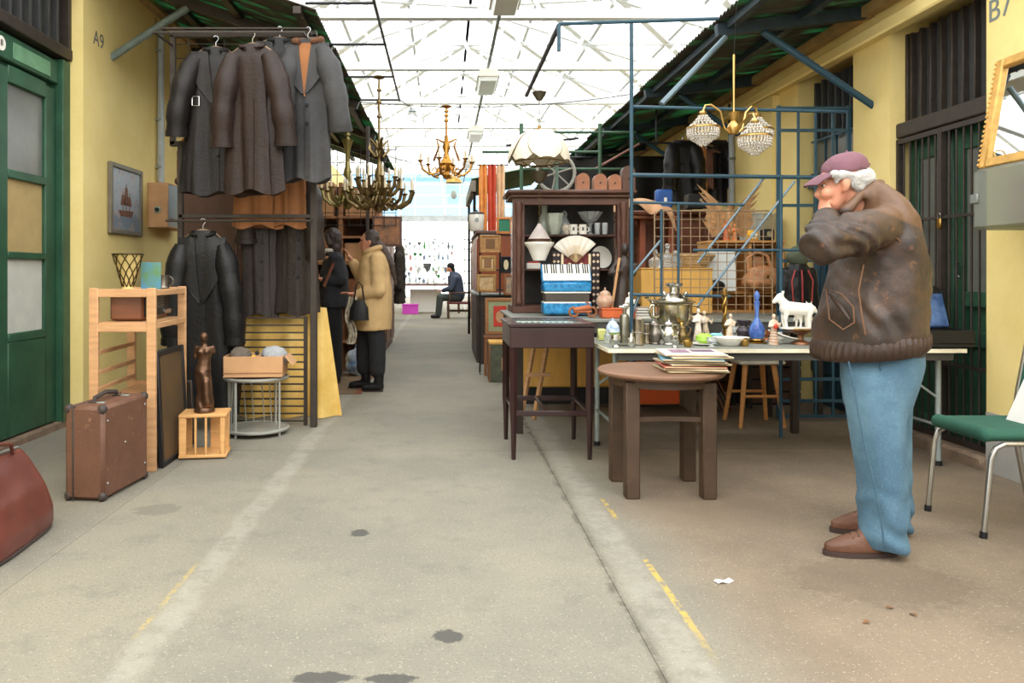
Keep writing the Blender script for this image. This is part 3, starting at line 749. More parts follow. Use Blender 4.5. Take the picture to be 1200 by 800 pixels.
MB().bb(.002, .2, -.32, -.3, 0, .43, .004).build('front_board', tan_w, mb_)
for z in (0, .415): MB().bb(.002, .2, -.3, .35, z, z+.015, .003).build('end_board', tan_w, mb_)
MB().bb(.002, .012, -.3, .35, .015, .415).build('back_board', tan_w, mb_)
gl_grey = glassy('smoky_plastic', (190, 195, 190), .45, .25)
MB().bb(.19, .2, -.3, .35, .015, .415).build('clear_side', gl_grey, mb_)
MB().bb(.03, .1, .0, .2, .1, .32, .01).build('meter', M('grey_meter', (128, 132, 130), .5), mb_)
MB().bb(.07, .13, -.33, -.32, .14, .2, .003).build('switch_plate', M('pale_plate', (150, 170, 150), .5), mb_)
MB().lathe([(0, 0), (.02, 0), (.018, .018), (0, .018)], (.1, -.332, .17), 12, Matrix.Rotation(PI/2, 4, 'X')).build('knob', black_steel, mb_)
cp = thing('conduit_pipe', 'pale grey conduit pipe clipped to the yellow wall above the meter box', 'pipe', (WLX+.045, 7.62, 2.1))
MB().tube([(0, 0, 0), (0, 0, 1.5)], .032, 10).build('pipe', M('pale_pipe', (170, 178, 182), .5), cp)
for z in (.15, .62, 1.3): MB().box((-.015, 0, z), (.055, .085, .025), .004).build('clip', grey_steel, cp)
MB().tube([(-.02, -.02, 1.45), (-.02, -.08, 1.5), (-.02, -.1, 1.6)], .008, 6).build('cable', oldbeam, cp)
# ---------------------------------------------------------------- steel rack that carries the coats
rk = thing('coat_rack', 'tall dark steel stall frame with wire mesh that carries the coats', 'rack', (-1.565, 6.0, 0))
def rkb(nm, *a): return MB().bb(*a, .003).build(nm, dark_steel, rk)
rkb('post', .525, .575, -.025, .025, 0, 3.06); rkb('post', -.57, -.53, -.02, .02, 2.2, 3.06); rkb('top_rail', -.57, .575, -.025, .025, 3.04, 3.09)

for y_, z_ in ((-.4, 2.955), (-.24, 3.035), (-.1, 3.035), (-.13, 1.6)):
    MB().tube([(-.56, y_, z_), (.55, y_, z_)], .009, 6).build('hanging_bar', dark_steel, rk)
    for x_ in (-.55, .54): MB().tube([(x_, y_, z_), (x_, 0, z_+.02)], .008, 6).build('bar_arm', dark_steel, rk)
rkb('rail', -.57, .53, -.02, .02, 2.19, 2.23); rkb('rail', -.5, .53, -.02, .02, 1.63, 1.66); rkb('post', -.51, -.47, -.02, .02, 0, 2.2)
for k in range(7): MB().tube([(-.55, 0, 2.3+.115*k), (.53, 0, 2.3+.115*k)], .004, 5).build('wire', dark_steel, rk)
for x in (-.43, -.15, .15, .4): MB().tube([(x, .006, 2.21), (x, .006, 3.05)], .004, 5).build('wire', dark_steel, rk)
gr = thing('slatted_grid', 'dark slatted metal grid standing under the hanging coats', 'grid', (-1.36, 6.06, 0))
for x in (-.3, .27): MB().bb(x-.014, x+.014, -.012, .012, 0, .86).build('upright', dark_steel, gr)
for k in range(15): MB().bb(-.3, .27, -.008, .008, .03+k*.058, .042+k*.058).build('slat', dark_steel, gr)
gold = M('gold_cloth', (222, 178, 84), .55, var=.12, scale=5, second=(236, 200, 120))
def gfold(u, v):
    x = -.62+.66*u; z = .9*(1-v); k = .05*math.sin(u*19+v*2)*(.3+v)
    return (x*(1+.12*v)+.0+.12*v*u, k-.03*v, z+.012*math.sin(u*9)*(1-v)+.006)
single(MB().sheet(gfold, 48, 24, .006), 'gold_drape', gold, 'golden yellow cloth draped to the floor behind the slatted grid', 'cloth', (-1.02, 6.42, 0))
# wardrobe behind the coats
wd = thing('dark_wardrobe', 'dark wooden wardrobe hidden behind the hanging leather coats', 'wardrobe', (-1.85, 7.2, 0))
MB().bb(-.55, .55, -.25, .25, .05, 2.0, .01).build('wardrobe_body', dark_wood, wd)
for s_ in (-1, 1): MB().box((s_*.27, -.26, 1.05), (.5, .025, 1.8), .008).build('wardrobe_door', dark_wood, wd)
MB().bb(-.58, .58, -.28, .28, 2.0, 2.06, .015).build('cornice', dark_wood, wd)
hb = thing('hanging_bag', 'brown leather shoulder bag with orange strap hanging beside the coats', 'bag', (-2.0, 6.06, 1.88))
MB().box((0, 0, .16), (.2, .1, .3), .03).build('bag_body', M('brown_leather', (120, 70, 46), .45, var=.2), hb)
MB().tube(arc((0, -.01, .3), .085, 0, PI, 10), .012, 6).build('strap', M('orange_strap', (196, 110, 60), .5), hb)
# ---------------------------------------------------------------- coats
def interp(t, ks):
    for (a, x), (b, y) in zip(ks, ks[1:]):
        if t <= b: return x+(y-x)*((t-a)/(b-a))
    return ks[-1][1]
def coat(label, loc, L, sw, hw, mat, rz=0., sl=.62, so=(.09, .09), lapel=True, fur=None, lining=None, buckle=False, buttons=3, ph=0., sleeves=(1, 1), dep=1., belt=False, hang=.08):
    t = thing('leather_coat', label, 'coat', (loc[0], loc[1], loc[2]), rz, 'coats hung on the stall frame')
    def rx(q): return interp(q, [(0, hw/2), (.35, hw/2*.94), (.6, sw/2*.93), (.85, sw/2*.98), (.92, sw/2*.92), (.965, sw/2*.6), (1, .07)])
    def ry(q): return dep*.62*interp(q, [(0, .11), (.4, .095), (.7, .1), (.88, .1), (.94, .075), (.975, .06), (1, .045)])
    def fo(a, q):
        k = (1-q)**.8
        return 1+k*(.13*math.sin(5*a+ph+1.2*q)+.085*math.sin(9*a+2*ph+3*q)+.05*math.sin(15*a+ph+2*q)) + .02*math.sin(17*q+3*a+ph)*math.sin(2*a)
    qs = [i/26 for i in range(27)]; qs = sorted(set(qs+[.975, .985, .95]))
    bm_ = MB().loft([(0, 0, q*L, rx(q), ry(q)) for q in qs], 72, .9, fo)
    bm_.v = [Vector((v.x, v.y, v.z+.02*math.sin(v.x*23+ph)*max(0, 1-v.z/.25))) for v in bm_.v]
    body = bm_.build('coat_body', mat, t)
    def surf(x, q, off=.01):
        c = max(-.98, min(.98, x/rx(q))); a = -math.acos(c)
        return (x, ry(q)*fo(a, q)*math.copysign(abs(math.sin(a))**.9, math.sin(a))-off, q*L)
    for s_, on, o_ in ((-1, sleeves[0], so[0]), (1, sleeves[1], so[1])):
        if not on: continue
        pts = []; rs = []
        for i in range(15):
            u = i/14
            pts.append((s_*(sw/2-.07+(o_+.04)*math.sin(u*PI/2)**.8), -.02-.05*math.sin(u*PI*.8), L*.915-sl*u)); rs.append((.06+.03*min(1, u*5)-.012*u)*(1+.06*math.sin(u*19+ph)+.03*math.sin(u*41+2*ph)))
        slv = MB().tube(pts, rs, 16).build('sleeve', mat, t)
        MB().tube([Vector(pts[-2])+Vector((0, 0, -.002)), Vector(pts[-1])+Vector((0, 0, -.004))], [rs[-2]*1.06, rs[-1]*1.07], 16).build('cuff', mat, slv)
    MB().sheet(lambda u, v: surf(.0+.035*v, .02+.6*u, .006), 20, 2, .005).build('front_placket', mat, t)
    if lapel:
        for s_ in (-1, 1):
            def lp(u, v):
                inner = .006+.045*u; outer = inner+.015+.12*math.sin(min(1, u*1.25)*PI*.62)
                return surf(s_*(inner+(outer-inner)*v), .6+.36*u, .016+.006*v)
            MB().sheet(lp, 10, 5, .006).build('lapel', mat, t)
    if lining:
        MB().sheet(lambda u, v: surf((v-.5)*2*(.006+.06*u), .58+.38*u, .009), 10, 6, .004).build('lining', lining, t)
    cm = fur or mat; k = 1.7 if fur else 1
    cpts = [((.1 if fur else .085)*math.cos(a), .06*math.sin(a)-.01, L*.985+.004-.03*max(0, -math.sin(a))) for a in [-PI*.36+i*(PI*1.72)/12 for i in range(13)]]
    MB().tube(cpts, [.01*k+.013*k*math.sin(PI*i/12) for i in range(13)], 10).build('collar', cm, t)
    for i in range(buttons): MB().lathe([(0, 0), (.014, 0), (.012, .006), (0, .006)], surf(.02, .52-.13*i, .018), 10, Matrix.Rotation(PI/2, 4, 'X')).build('button', black_steel, t)
    if buckle:
        p = Vector(surf(-sw*.33, .62, .02)); MB().tube([p+Vector((-.025, 0, -.035)), p+Vector((.025, 0, -.035)), p+Vector((.025, 0, .035)), p+Vector((-.025, 0, .035))], .006, 6, closed=True).build('buckle', silver, t)
    if belt:
        MB().tube([surf(math.cos(a)*rx(.62)*.96, .62, .012) for a in [PI-i*PI/14 for i in range(15)]], .016, 6).build('belt', mat, t)
    hk = MB(); hk.tube([(0, 0, L*.99), (0, 0, L+.04), (.012, 0, L+.055), (.02, 0, L+.07), (.012, 0, L+.088), (-.006, 0, L+.092), (-.016, 0, L+.082)], .0035, 6)
    hg = MB().tube([(-.16, 0, L*.94), (-.08, 0, L*.985), (0, 0, L*1.0), (.08, 0, L*.985), (.16, 0, L*.94)], [.01, .016, .018, .016, .01], 8).build('hanger', M('hanger_wood', (120, 98, 76), .5), t)
    hk.build('hook', chrome, hg)
    return t
lth = lambda n, c, **k: M(n, c, k.pop('rough', .42), var=.25, scale=4, bump=.18, bscale=45, spec=.32, **k)
l_brown = lth('umber_leather', (46, 34, 30), wear=(60, 44, 38)); l_char = lth('charcoal_leather', (36, 32, 31)); l_green = lth('slate_leather', (36, 36, 36)); l_grey = lth('grey_sheepskin', (66, 65, 66), rough=.6)
l_black = lth('black_leather', (24, 23, 23)); l_tan = M('tan_suede', (160, 106, 66), .85, var=.12, scale=5); l_gbr = lth('grey_brown_leather', (50, 42, 38)); l_rust = M('rust_suede', (104, 64, 46), .8)
furm = M('brown_fur', (112, 74, 50), .95, var=.35, scale=60, bump=.8, bscale=180)
def CP(x, ytop, ybot, D): a = W(x, ybot, D); b = W(x, ytop, D); return (a.x, D, a.z), b.z-a.z
p, L = CP(253, 56, 228, 5.9); coat('charcoal leather coat with a metal side buckle, outermost by the yellow wall', p, L, .42, .5, l_char, .15, .6, (.1, .02), buckle=True, ph=.5)
p, L = CP(296, 52, 226, 5.6); coat('long umber brown leather coat hung foremost on the top rail', p, L, .4, .42, l_brown, -.12, .66, (.04, .1), lapel=False, buttons=0, ph=1.4)
p, L = CP(328, 45, 186, 5.9); coat('short slate leather jacket squeezed between the long brown coat and the fur collared one', p, L, .36, .4, l_green, .1, .6, (.0, .07), ph=2.2, sleeves=(0, 1))
p, L = CP(361, 46, 212, 5.76); coat('grey sheepskin coat with a brown fur collar on the top rail', p, L, .36, .36, l_grey, -.18, .62, (.02, .12), fur=furm, lining=l_tan, ph=3.1, buttons=2)
p, L = CP(300, 150, 266, 6.13); coat('tan suede coat hung behind the long brown coat', p, L, .36, .36, l_tan, .05, .5, (0, 0), ph=.8, sleeves=(0, 0), dep=.8, buttons=0)
p, L = CP(341, 140, 266, 6.13); coat('narrow tan suede coat hung below the fur collared sheepskin', p, L, .24, .25, l_tan, -.05, .5, (0, 0), ph=2.8, sleeves=(0, 0), dep=.8, buttons=0)
p, L = CP(304, 205, 370, 6.27); coat('grey leather coat in the lower row beside the black lapelled one', p, L, .3, .28, l_gbr, .1, .45, (-.02, .0), ph=1.9, dep=.8, sleeves=(1, 0))
p, L = CP(318, 215, 366, 6.4); coat('rust brown suede coat showing between two grey coats in the lower row', p, L, .3, .3, l_rust, 0, .5, (0, 0), ph=.2, dep=.6, sleeves=(0, 0))
p, L = CP(349, 200, 368, 6.25); coat('grey brown leather coat hung against the right post of the stall frame', p, L, .34, .34, l_gbr, -.1, .62, (0, .02), ph=4.4, dep=.8, sleeves=(0, 1))
p, L = CP(238, 270, 482, 5.87); coat('long black leather coat with wide lapels and buttons in the lower row', p, L, .44, .5, l_black, .06, .74, (.03, .06), ph=5.2, buttons=4)
# ================================================================ RIGHT STALL: furniture
mahog = M('dark_mahogany', (48, 28, 28), .32, var=.25, scale=5, stretch=(1, 1, .3), coat=.3)
felt = M('pale_felt', (196, 202, 192), .8)
clear = glassy('clear_glass', (244, 248, 246), .12, .05)
# --- glass topped display table
X0, X1, Y0, Y1 = .425, .965, 4.92, 5.58
dt = thing('display_table', 'dark mahogany display table with a glass lid and slender tapered legs', 'display case', ((X0+X1)/2, (Y0+Y1)/2, 0))
hx, hy = (X1-X0)/2, (Y1-Y0)/2
for sx in (-1, 1):
    for sy in (-1, 1):
        x, y = sx*(hx-.025), sy*(hy-.025)
        MB().loft([(x, y, 0, .014, .014), (x, y, .22, .019, .019), (x, y, .3, .025, .025), (x, y, .74, .025, .025)], 4, 1).build('leg', mahog, dt)
m = MB()
for y in (-hy+.012, hy-.012): m.bb(-hx, hx, y-.012, y+.012, .72, .855, .004)
for x in (-hx+.012, hx-.012): m.bb(x-.012, x+.012, -hy+.024, hy-.024, .72, .855, .004)
m.build('case_side', mahog, dt)
MB().bb(-hx+.02, hx-.02, -hy+.02, hy-.02, .84, .856).build('case_bottom', felt, dt)
m = MB(); e = .012
for a in ((-hx-e, hx+e, -hy-e, -hy+.06), (-hx-e, hx+e, hy-.06, hy+e), (-hx-e, -hx+.06, -hy+.06, hy-.06), (hx-.06, hx+e, -hy+.06, hy-.06)): m.bb(*a, .855, .878, .004)
m.build('lid_frame', mahog, dt)
MB().bb(-hx+.055, hx-.055, -hy+.055, hy-.055, .8705, .8745).build('glass_lid', clear, dt)
m = MB()
for y in (-hy+.03, hy-.03): m.bb(-hx+.03, hx-.03, y-.012, y+.012, .28, .315, .004)
for x in (-hx+.03, -.03, hx-.03): m.bb(x-.012, x+.012, -hy+.03, hy-.03, .295, .315, .004)
m.build('stretcher_frame', mahog, dt)
for k in range(9):
    c = thing('spoon', 'silver spoon laid out under the glass of the display table', 'spoon', ((X0+X1)/2-.17+.042*k, (Y0+Y1)/2-.05, .8565), 0, 'spoons in the display table')
    MB().bar((0, -.08, .004), (0, .06, .006), .007, .003).build('spoon_handle', silver, c); MB().ell((0, .085, .006), (.014, .024, .004), 10).build('spoon_bowl', silver, c)
# --- round table
rt_wood = M('worn_oak', (70, 52, 37), .6, var=.25, scale=5, wear=(92, 70, 52)); rt_top = M('worn_oak_top', (124, 91, 70), .5, var=.15, scale=4)
rt = thing('round_table', 'round brown wooden table on four thick square legs with a stack of records', 'table', (1.205, 4.28, 0))
MB().lathe([(0, .63), (.30, .63), (.335, .64), (.345, .65), (.345, .66), (.335, .668), (0, .668)], n=48).build('table_top', rt_top, rt)
MB().lathe([(0, .59), (.28, .59), (.28, .63), (0, .63)], n=32).build('apron', rt_wood, rt)
for sx, sy in ((-.2, -.17), (.205, -.18), (-.205, .17), (.21, .175)):
    MB().box((sx, sy, .31), (.075, .075, .62), .006).build('leg', rt_wood, rt)
def curve_shelf():
    out = []
    for k in range(4):
        a0 = PI/4+k*PI/2
        p, q = Vector((.28*math.cos(a0), .26*math.sin(a0))), Vector((.28*math.cos(a0+PI/2), .26*math.sin(a0+PI/2)))
        for i in range(8):
            t = i/8; w = p.lerp(q, t); out.append(tuple(w*(1-.18*math.sin(PI*t))))
    return out
MB().prism(curve_shelf(), .405, .43, 'xy').build('lower_shelf', rt_wood, rt)
cov = [(206, 196, 190), (196, 184, 160), (88, 132, 150), (150, 130, 104), (190, 178, 150), (176, 92, 76), (206, 198, 176), (170, 152, 120)]
z = .67
lbs = ['record sleeve with a pinkish white printed cover, topmost of the stack', 'cream record sleeve directly under the topmost one in the stack', 'blue spined record sleeve in the stack on the round table', 'brown worn record sleeve in the middle of the stack', 'pale tan record sleeve in the lower half of the stack', 'red edged record sleeve low in the stack on the round table', 'off white record sleeve second from the bottom of the stack', 'tan worn record sleeve at the bottom of the stack']
for k in range(8):
    kk = 7-k; h = .0125
    t = thing('record_sleeve', lbs[kk], 'record', (1.36+.012*math.sin(kk*2.3), 4.22+.012*math.cos(kk*1.7), z), math.radians(-6+9*math.sin(kk*1.9)), 'records stacked on the round table')
    c = cov[kk]
    MB().box((0, 0, h/2-.001), (.325, .325, h-.002), .003).build('sleeve_card', M('sleeve_%d' % kk, c, .6, var=.15, scale=8, second=(230, 220, 214) if kk == 0 else None), t)
    MB().box((0, -.161, h/2-.0005), (.31, .006, h-.006), .001).build('worn_edge', M('sleeve_edge', (198, 176, 138), .8), t)
    if kk == 0:
        for (x, y, w, d, cc) in ((-.06, .02, .1, .16, (150, 120, 140)), (.07, .05, .12, .1, (120, 96, 120)), (.05, -.09, .14, .06, (226, 216, 206))): MB().box((x, y, h), (w, d, .0008)).build('cover_print', M('print_%d' % cc[0], cc, .5), t)
    z += h
# --- long grey folding table (front) and the one behind it
top_g = M('grey_laminate', (128, 130, 122), .45, var=.08, scale=3); edge_m = M('cream_edge', (222, 214, 190), .6); leg_g = M('pale_grey_tube', (150, 160, 158), .45, .3)
ft = thing('folding_table', 'long grey folding table with tubular legs covered in bric-a-brac', 'table', (2.08, 5.08, 0))
MB().bb(-1.08, 1.08, -.43, .43, .722, .74, .003).build('table_top', top_g, ft)
m = MB(); m.bb(-1.085, 1.085, -.436, -.43, .718, .741); m.bb(1.08, 1.086, -.43, .43, .718, .741); m.bb(-1.086, -1.08, -.43, .43, .718, .741); m.build('edge_band', edge_m, ft)
m = MB()
for y in (-.4, .4): m.bb(-1.02, 1.02, y-.012, y+.012, .67, .722)
m.build('apron', M('dark_apron', (64, 62, 58), .7), ft)
for sx in (-1, 1):
    for sy in (-1, 1):
        x, y = sx*1.01, sy*.28
        MB().tube([(x, y, 0), (x, y, .7)], .017, 10).build('leg', leg_g, ft); MB().tube([(x, y, 0), (x, y, .03)], .022, 10).build('foot', black_steel, ft)
    MB().tube([(sx*1.01, -.28, .25), (sx*1.01, .28, .25)], .01, 8).build('cross_bar', leg_g, ft)
    for sy in (-1, 1): MB().tube([(sx*1.01, sy*.28, .42), (sx*.62, sy*.28, .7)], .008, 8).build('fold_brace', leg_g, ft)
bt = thing('back_table', 'broad grey table behind the folding table carrying the vitrine', 'table', (1.6, 6.38, 0))
MB().bb(-1.08, 1.08, -.73, .72, .838, .86, .003).build('table_top', top_g, bt)
MB().bb(-1.07, 1.07, -.72, -.70, .76, .838).build('apron', M('dark_apron'), bt)
for sx in (-1.03, 1.03):
    for sy in (-.62, .62): MB().bb(sx-.025, sx+.025, sy-.025, sy+.025, 0, .838, .004).build('leg', dark_steel, bt)
BZ = .862; FZ = .742
bn = thing('side_bench', 'narrow grey bench beside the back table under the goods shelf', 'bench', (2.92, 6.74, 0))
MB().bb(-.23, .26, -.36, .36, .838, .86, .003).build('bench_top', top_g, bn)
for x in (-.2, .22):
    for y in (-.32, .1): MB().bb(x-.02, x+.02, y-.02, y+.02, 0, .838).build('leg', dark_steel, bn)
# under the tables
oc = thing('orange_chest', 'bright orange drawer box standing on the floor under the tables', 'box', (1.94, 6.9, .0))
org = M('orange_lacquer', (226, 92, 32), .4, var=.06)
MB().bb(-.26, .26, -.02, .3, .02, .36, .006).build('box_body', pale_wood, oc); MB().bb(-.25, .24, -.035, -.02, .03, .33, .008).build('drawer_front', org, oc)
ob = M('ochre_board', (214, 164, 84), .6, var=.1, scale=3, stretch=(6, 1, 1))
yb = thing('ochre_cabinet', 'low ochre wooden cabinet under the vitrine behind the display table', 'cabinet', (1.05, 7.0, 0))
MB().bb(-.34, .62, 0, .35, .16, .56, .006).build('cabinet_body', ob, yb); MB().bb(-.3, .58, .05, .3, 0, .16).build('plinth', black_steel, yb)
for x0, x1 in ((-.33, .13), (.15, .61)): MB().bb(x0, x1, -.015, 0, .17, .55, .006).build('cabinet_door', ob, yb)
es = thing('folded_easel', 'pale wooden folded trestle leaning between display table and ochre cabinet', 'trestle', (.78, 6.35, 0))
for sx in (-.05, .06): MB().bar((sx-.1, -.05, 0), (sx+.05, .1, .72), .03, .03).build('leg', pale_wood, es)
MB().bar((-.1, 0, .36), (.1, 0, .36), .03, .03).build('rung', pale_wood, es)
sl = thing('wooden_stool', 'pine stool with a white seat and splayed round legs under the table', 'stool', (2.47, 6.12, 0))
MB().box((0, 0, .505), (.36, .36, .03), .01).build('seat', M('white_seat', (216, 208, 188), .6), sl)
pine = M('honey_pine', (200, 140, 80), .5, var=.15, stretch=(1, 1, 6))
for sx in (-1, 1):
    for sy in (-1, 1): MB().tube([(sx*.17, sy*.17, 0), (sx*.11, sy*.11, .49)], [.016, .022], 10).build('leg', pine, sl)
for s_ in (-1, 1): MB().tube([(-.14, s_*.14, .24), (.14, s_*.14, .24)], .012, 8).build('rung', pine, sl)
for k in range(6):
    o = thing('leaning_board', 'thin dark plank leaning in the bundle beside the pine stool', 'plank', (2.3+.035*k, 6.75, .0), 0, 'planks leaning under the table')
    MB().bar((.05, 0, 0), (-.22, .05, .62), .12, .012).build('plank', mid_wood if k % 2 else dark_wood, o)
dkx = thing('dark_crate', 'dark wooden crate pushed under the back table by the blue gate', 'crate', (2.98, 7.0, 0))
for k in range(4): MB().bb(-.27, .27, -.02, 0, .02+.11*k, .115+.11*k, .004).build('slat', dark_wood, dkx)
MB().bb(-.27, .27, 0, .3, 0, .46).build('crate_body', black_steel, dkx)
# --- vitrine
vit_w = M('vitrine_walnut', (92, 60, 48), .45, var=.2, scale=5, stretch=(1, 1, .3))
vi = thing('vitrine', 'brown carved wooden vitrine with glass shelves standing on the back table', 'cabinet', (1.085, 6.78, BZ))
vh = 1.04
def vb(n, *a, mat=vit_w): return MB().bb(*a, .004).build(n, mat, vi)
vb('base_board', -.5, .5, -.24, .24, 0, .06); vb('back_panel', -.46, .46, .2, .22, .06, .98, mat=M('vitrine_back', (58, 54, 54), .5))
for s_ in (-1, 1):
    a = s_*.445; vb('added_pane_post', a-.05, a+.05, -.235, -.16, .06, .98); MB().bb(s_*.47-.006, s_*.47+.006, -.16, .2, .06, .98).build('side_glass', clear, vi)
    c = MB().lathe([(.0, .08), (.03, .08), (.034, .11), (.022, .14), (.026, .2), (.02, .3), (.03, .36), (.018, .42), (.026, .55), (.02, .62), (.033, .68), (.022, .74), (.03, .86), (.036, .9), (.03, .94), (0, .94)], (s_*.445, -.245, 0), 14).build('turned_column', vit_w, vi)
vb('head_rail', -.4, .4, -.235, -.17, .92, .98)
MB().bb(-.52, .52, -.27, .25, .98, 1.01, .008).build('cornice', vit_w, vi); MB().bb(-.55, .55, -.3, .26, 1.01, 1.045, .012).build('cornice_top', vit_w, vi)
vb('shelf_board', -.44, .44, -.15, .2, .655, .67); vb('shelf_board', -.44, .44, -.15, .2, .36, .375)
VS = BZ+.672; VS2 = BZ+.377
gl_pale = M('pale_cut_glass', (214, 220, 206), .08, trans=.55, var=.06, scale=30); gl_clear = M('cut_glass', (236, 240, 240), .05, trans=.75, var=.04, scale=30)
def turned(name, label, cat, p, prof, mat, n=16, fl=None, group=None, sx=1, sy=1):
    return single(MB().lathe(prof, n=n, fl=fl, sx=sx, sy=sy), name, mat, label, cat, p, 0, group)
rib = lambda k, a: (lambda ang, z, r: 1+a*math.sin(k*ang))
def vx(px, D): return (px-CX)*D/F
turned('glass_vase', 'tall narrow necked pale glass vase on the vitrine shelf', 'vase', (vx(638, 6.75), 6.75, VS), [(0, 0), (.05, 0), (.06, .03), (.066, .09), (.05, .14), (.028, .19), (.03, .25), (.04, .27), (.02, .24), (0, .2)], gl_pale, fl=rib(8, .03))
turned('glass_vase', 'stout ribbed pale glass vase on the vitrine shelf', 'vase', (vx(650, 6.62), 6.63, VS), [(0, 0), (.035, 0), (.05, .04), (.07, .11), (.066, .15), (.078, .18), (.07, .17), (.06, .12), (0, .02)], gl_pale, fl=rib(10, .06))
turned('glass_carafe', 'clear glass carafe with stopper between vases and white mugs in the vitrine', 'carafe', (vx(662, 6.72), 6.75, VS), [(0, 0), (.04, 0), (.055, .05), (.05, .1), (.025, .14), (.022, .17), (.03, .18), (.02, .2), (.0, .22)], gl_clear, fl=rib(12, .04))
turned('glass_compote', 'fluted glass compote on a tall foot in the vitrine', 'compote', (vx(692, 6.7), 6.72, VS), [(0, 0), (.045, 0), (.045, .008), (.014, .02), (.012, .07), (.022, .1), (.06, .13), (.1, .19), (.105, .2), (.09, .185), (.05, .14), (0, .12)], gl_clear, n=32, fl=rib(12, .08))
for i, x in enumerate((672, 683)):
    t = thing('mug', 'small white mug with dark print on the vitrine shelf', 'mug', (vx(x, 6.6), 6.6, VS), 0, 'white mugs in the vitrine')
    MB().lathe([(0, 0), (.032, 0), (.034, .01), (.034, .08), (.036, .084), (.03, .08), (.03, .01), (0, .01)], n=16).build('cup', porcelain, t); MB().tube(arc((.032, 0, .042), .02, -PI/2, PI/2, 6), .004, 6).build('handle', porcelain, t)
    MB().box((-.004, -.0335, .045), (.018, .003, .03), .001).build('print', M('mug_print', (90, 90, 84), .5), t)
for i, x in enumerate((700, 706)):
    turned('tumbler', 'slim clear glass tumbler beside the compote in the vitrine', 'glass', (vx(x, 6.62)+.02*i, 6.62, VS), [(0, 0), (.022, 0), (.026, .1), (.024, .1), (.02, .006), (0, .006)], gl_clear, group='tumblers in the vitrine')
turned('pressed_bowl', 'patterned brown and white cup behind the white mugs in the vitrine', 'cup', (vx(664, 6.6), 6.62, VS), [(0, 0), (.02, 0), (.04, .05), (.042, .08), (.036, .06), (0, .01)], M('patterned_glaze', (170, 150, 130), .3, second=(226, 216, 200), scale=60, var=.4))
pt = single(MB().lathe([(0, 0), (.07, .0), (.1, .015), (.1, .02), (.06, .008), (0, .006)], n=24), 'plate', porcelain, 'white plate propped upright on the lower vitrine shelf', 'plate', (vx(704, 6.8), 6.8, VS2+.1), rot=(math.radians(78), 0, math.radians(20)))
turned('dark_bottle', 'small dark flask beside the plate in the vitrine', 'flask', (vx(697, 6.88), 6.92, VS2), [(0, 0), (.03, 0), (.035, .05), (.015, .09), (.012, .13), (0, .13)], M('bottle_green_glass', (60, 70, 60), .15))
bs = thing('small_box', 'small red and white tea box on the lower vitrine shelf', 'box', (vx(625, 6.75), 6.75, VS2)); MB().box((0, 0, .025), (.12, .06, .05), .003).build('box_body', porcelain, bs); MB().box((0, 0, .055), (.1, .05, .02), .003).build('box_lid', M('red_card', (176, 60, 50), .5), bs)
# --- fan, two accordions
fan = thing('folding_fan', 'open white folding fan leaning above the blue accordion', 'fan', (vx(675, 6.4), 6.42, 1.285))
for k in range(14):
    a = PI/2+(k-6.5)*math.radians(7.2); b = a+math.radians(7.4)
    def fs(u, v, a=a, b=b, k=k): r = .08+.15*u; ang = a+(b-a)*v; return (r*math.cos(ang), -.01+.006*(v if k % 2 else 1-v), r*math.sin(ang))
    MB().sheet(fs, 3, 1, .001).build('fan_leaf', M('fan_paper', (228, 220, 206), .7, var=.06), fan); c = (a+b)/2
    MB().bar((0, -.012, 0), (.15*math.cos(c), -.012, .15*math.sin(c)), .006, .002).build('fan_stick', M('fan_stick', (210, 180, 130), .5), fan)
red_pl = M('red_celluloid', (112, 34, 38), .25, var=.3, scale=20, second=(140, 60, 56)); cream_pl = M('cream_celluloid', (226, 206, 170), .35)
ra = thing('red_accordion', 'red button accordion with black diamond patterned straps behind the fan', 'accordion', (vx(674, 6.46), 6.47, BZ+.1))
MB().box((0, 0, .2), (.26, .06, .42), .02).build('accordion_body', red_pl, ra)
lat2 = M('black_lattice', (40, 28, 30), .5); dia = M('diamond_inlay', (216, 190, 160), .5)
for s_, h0, h1 in ((-1, .14, .42), (1, -.08, .42)):
    b_ = MB().box((s_*.165, -.03, (h0+h1)/2), (.075, .05, h1-h0), .012).build('patterned_strap', lat2, ra)
    for i in range(int((h1-h0)/.055)):
        for j in (-1, 1): MB().box((s_*.165+j*.017, -.056, h0+.03+.055*i), (.02, .004, .02), .001, Matrix.Rotation(PI/4, 3, 'Y')).build('diamond', dia, b_)
    MB().box((s_*.115, -.035, .27), (.02, .05, .26), .006).build('cream_trim', cream_pl, ra)
for i in range(4):
    for s_ in (-1, 1): MB().ell((s_*.05, -.034, .1+.07*i), (.016, .008, .016), 8).build('button', cream_pl, ra)
blue_pl = M('blue_pearl_celluloid', (24, 104, 160), .25, var=.25, scale=25, second=(60, 150, 200))
ba = thing('blue_accordion', 'blue piano accordion with white keyboard on the table before the vitrine', 'accordion', (vx(664, 6.12), 6.14, BZ))
MB().box((0, .02, .06), (.38, .2, .1), .015).build('bass_side', blue_pl, ba); MB().box((0, .02, .145), (.35, .18, .08), .006).build('bellows', M('bellows_card', (74, 66, 58), .7), ba)
for z_ in (.105, .185): MB().box((0, .02, z_), (.37, .19, .012), .003).build('bellows_trim', porcelain, ba)
MB().box((0, .02, .225), (.38, .2, .08), .015).build('treble_side', blue_pl, ba)
R = Matrix.Rotation(math.radians(-58), 3, 'X')
MB().box((0, .015, .335), (.4, .17, .03), .008, Matrix.Rotation(math.radians(58), 3, 'X')).build('keyboard_bed', blue_pl, ba)
RK = Matrix.Rotation(math.radians(58), 3, 'X')
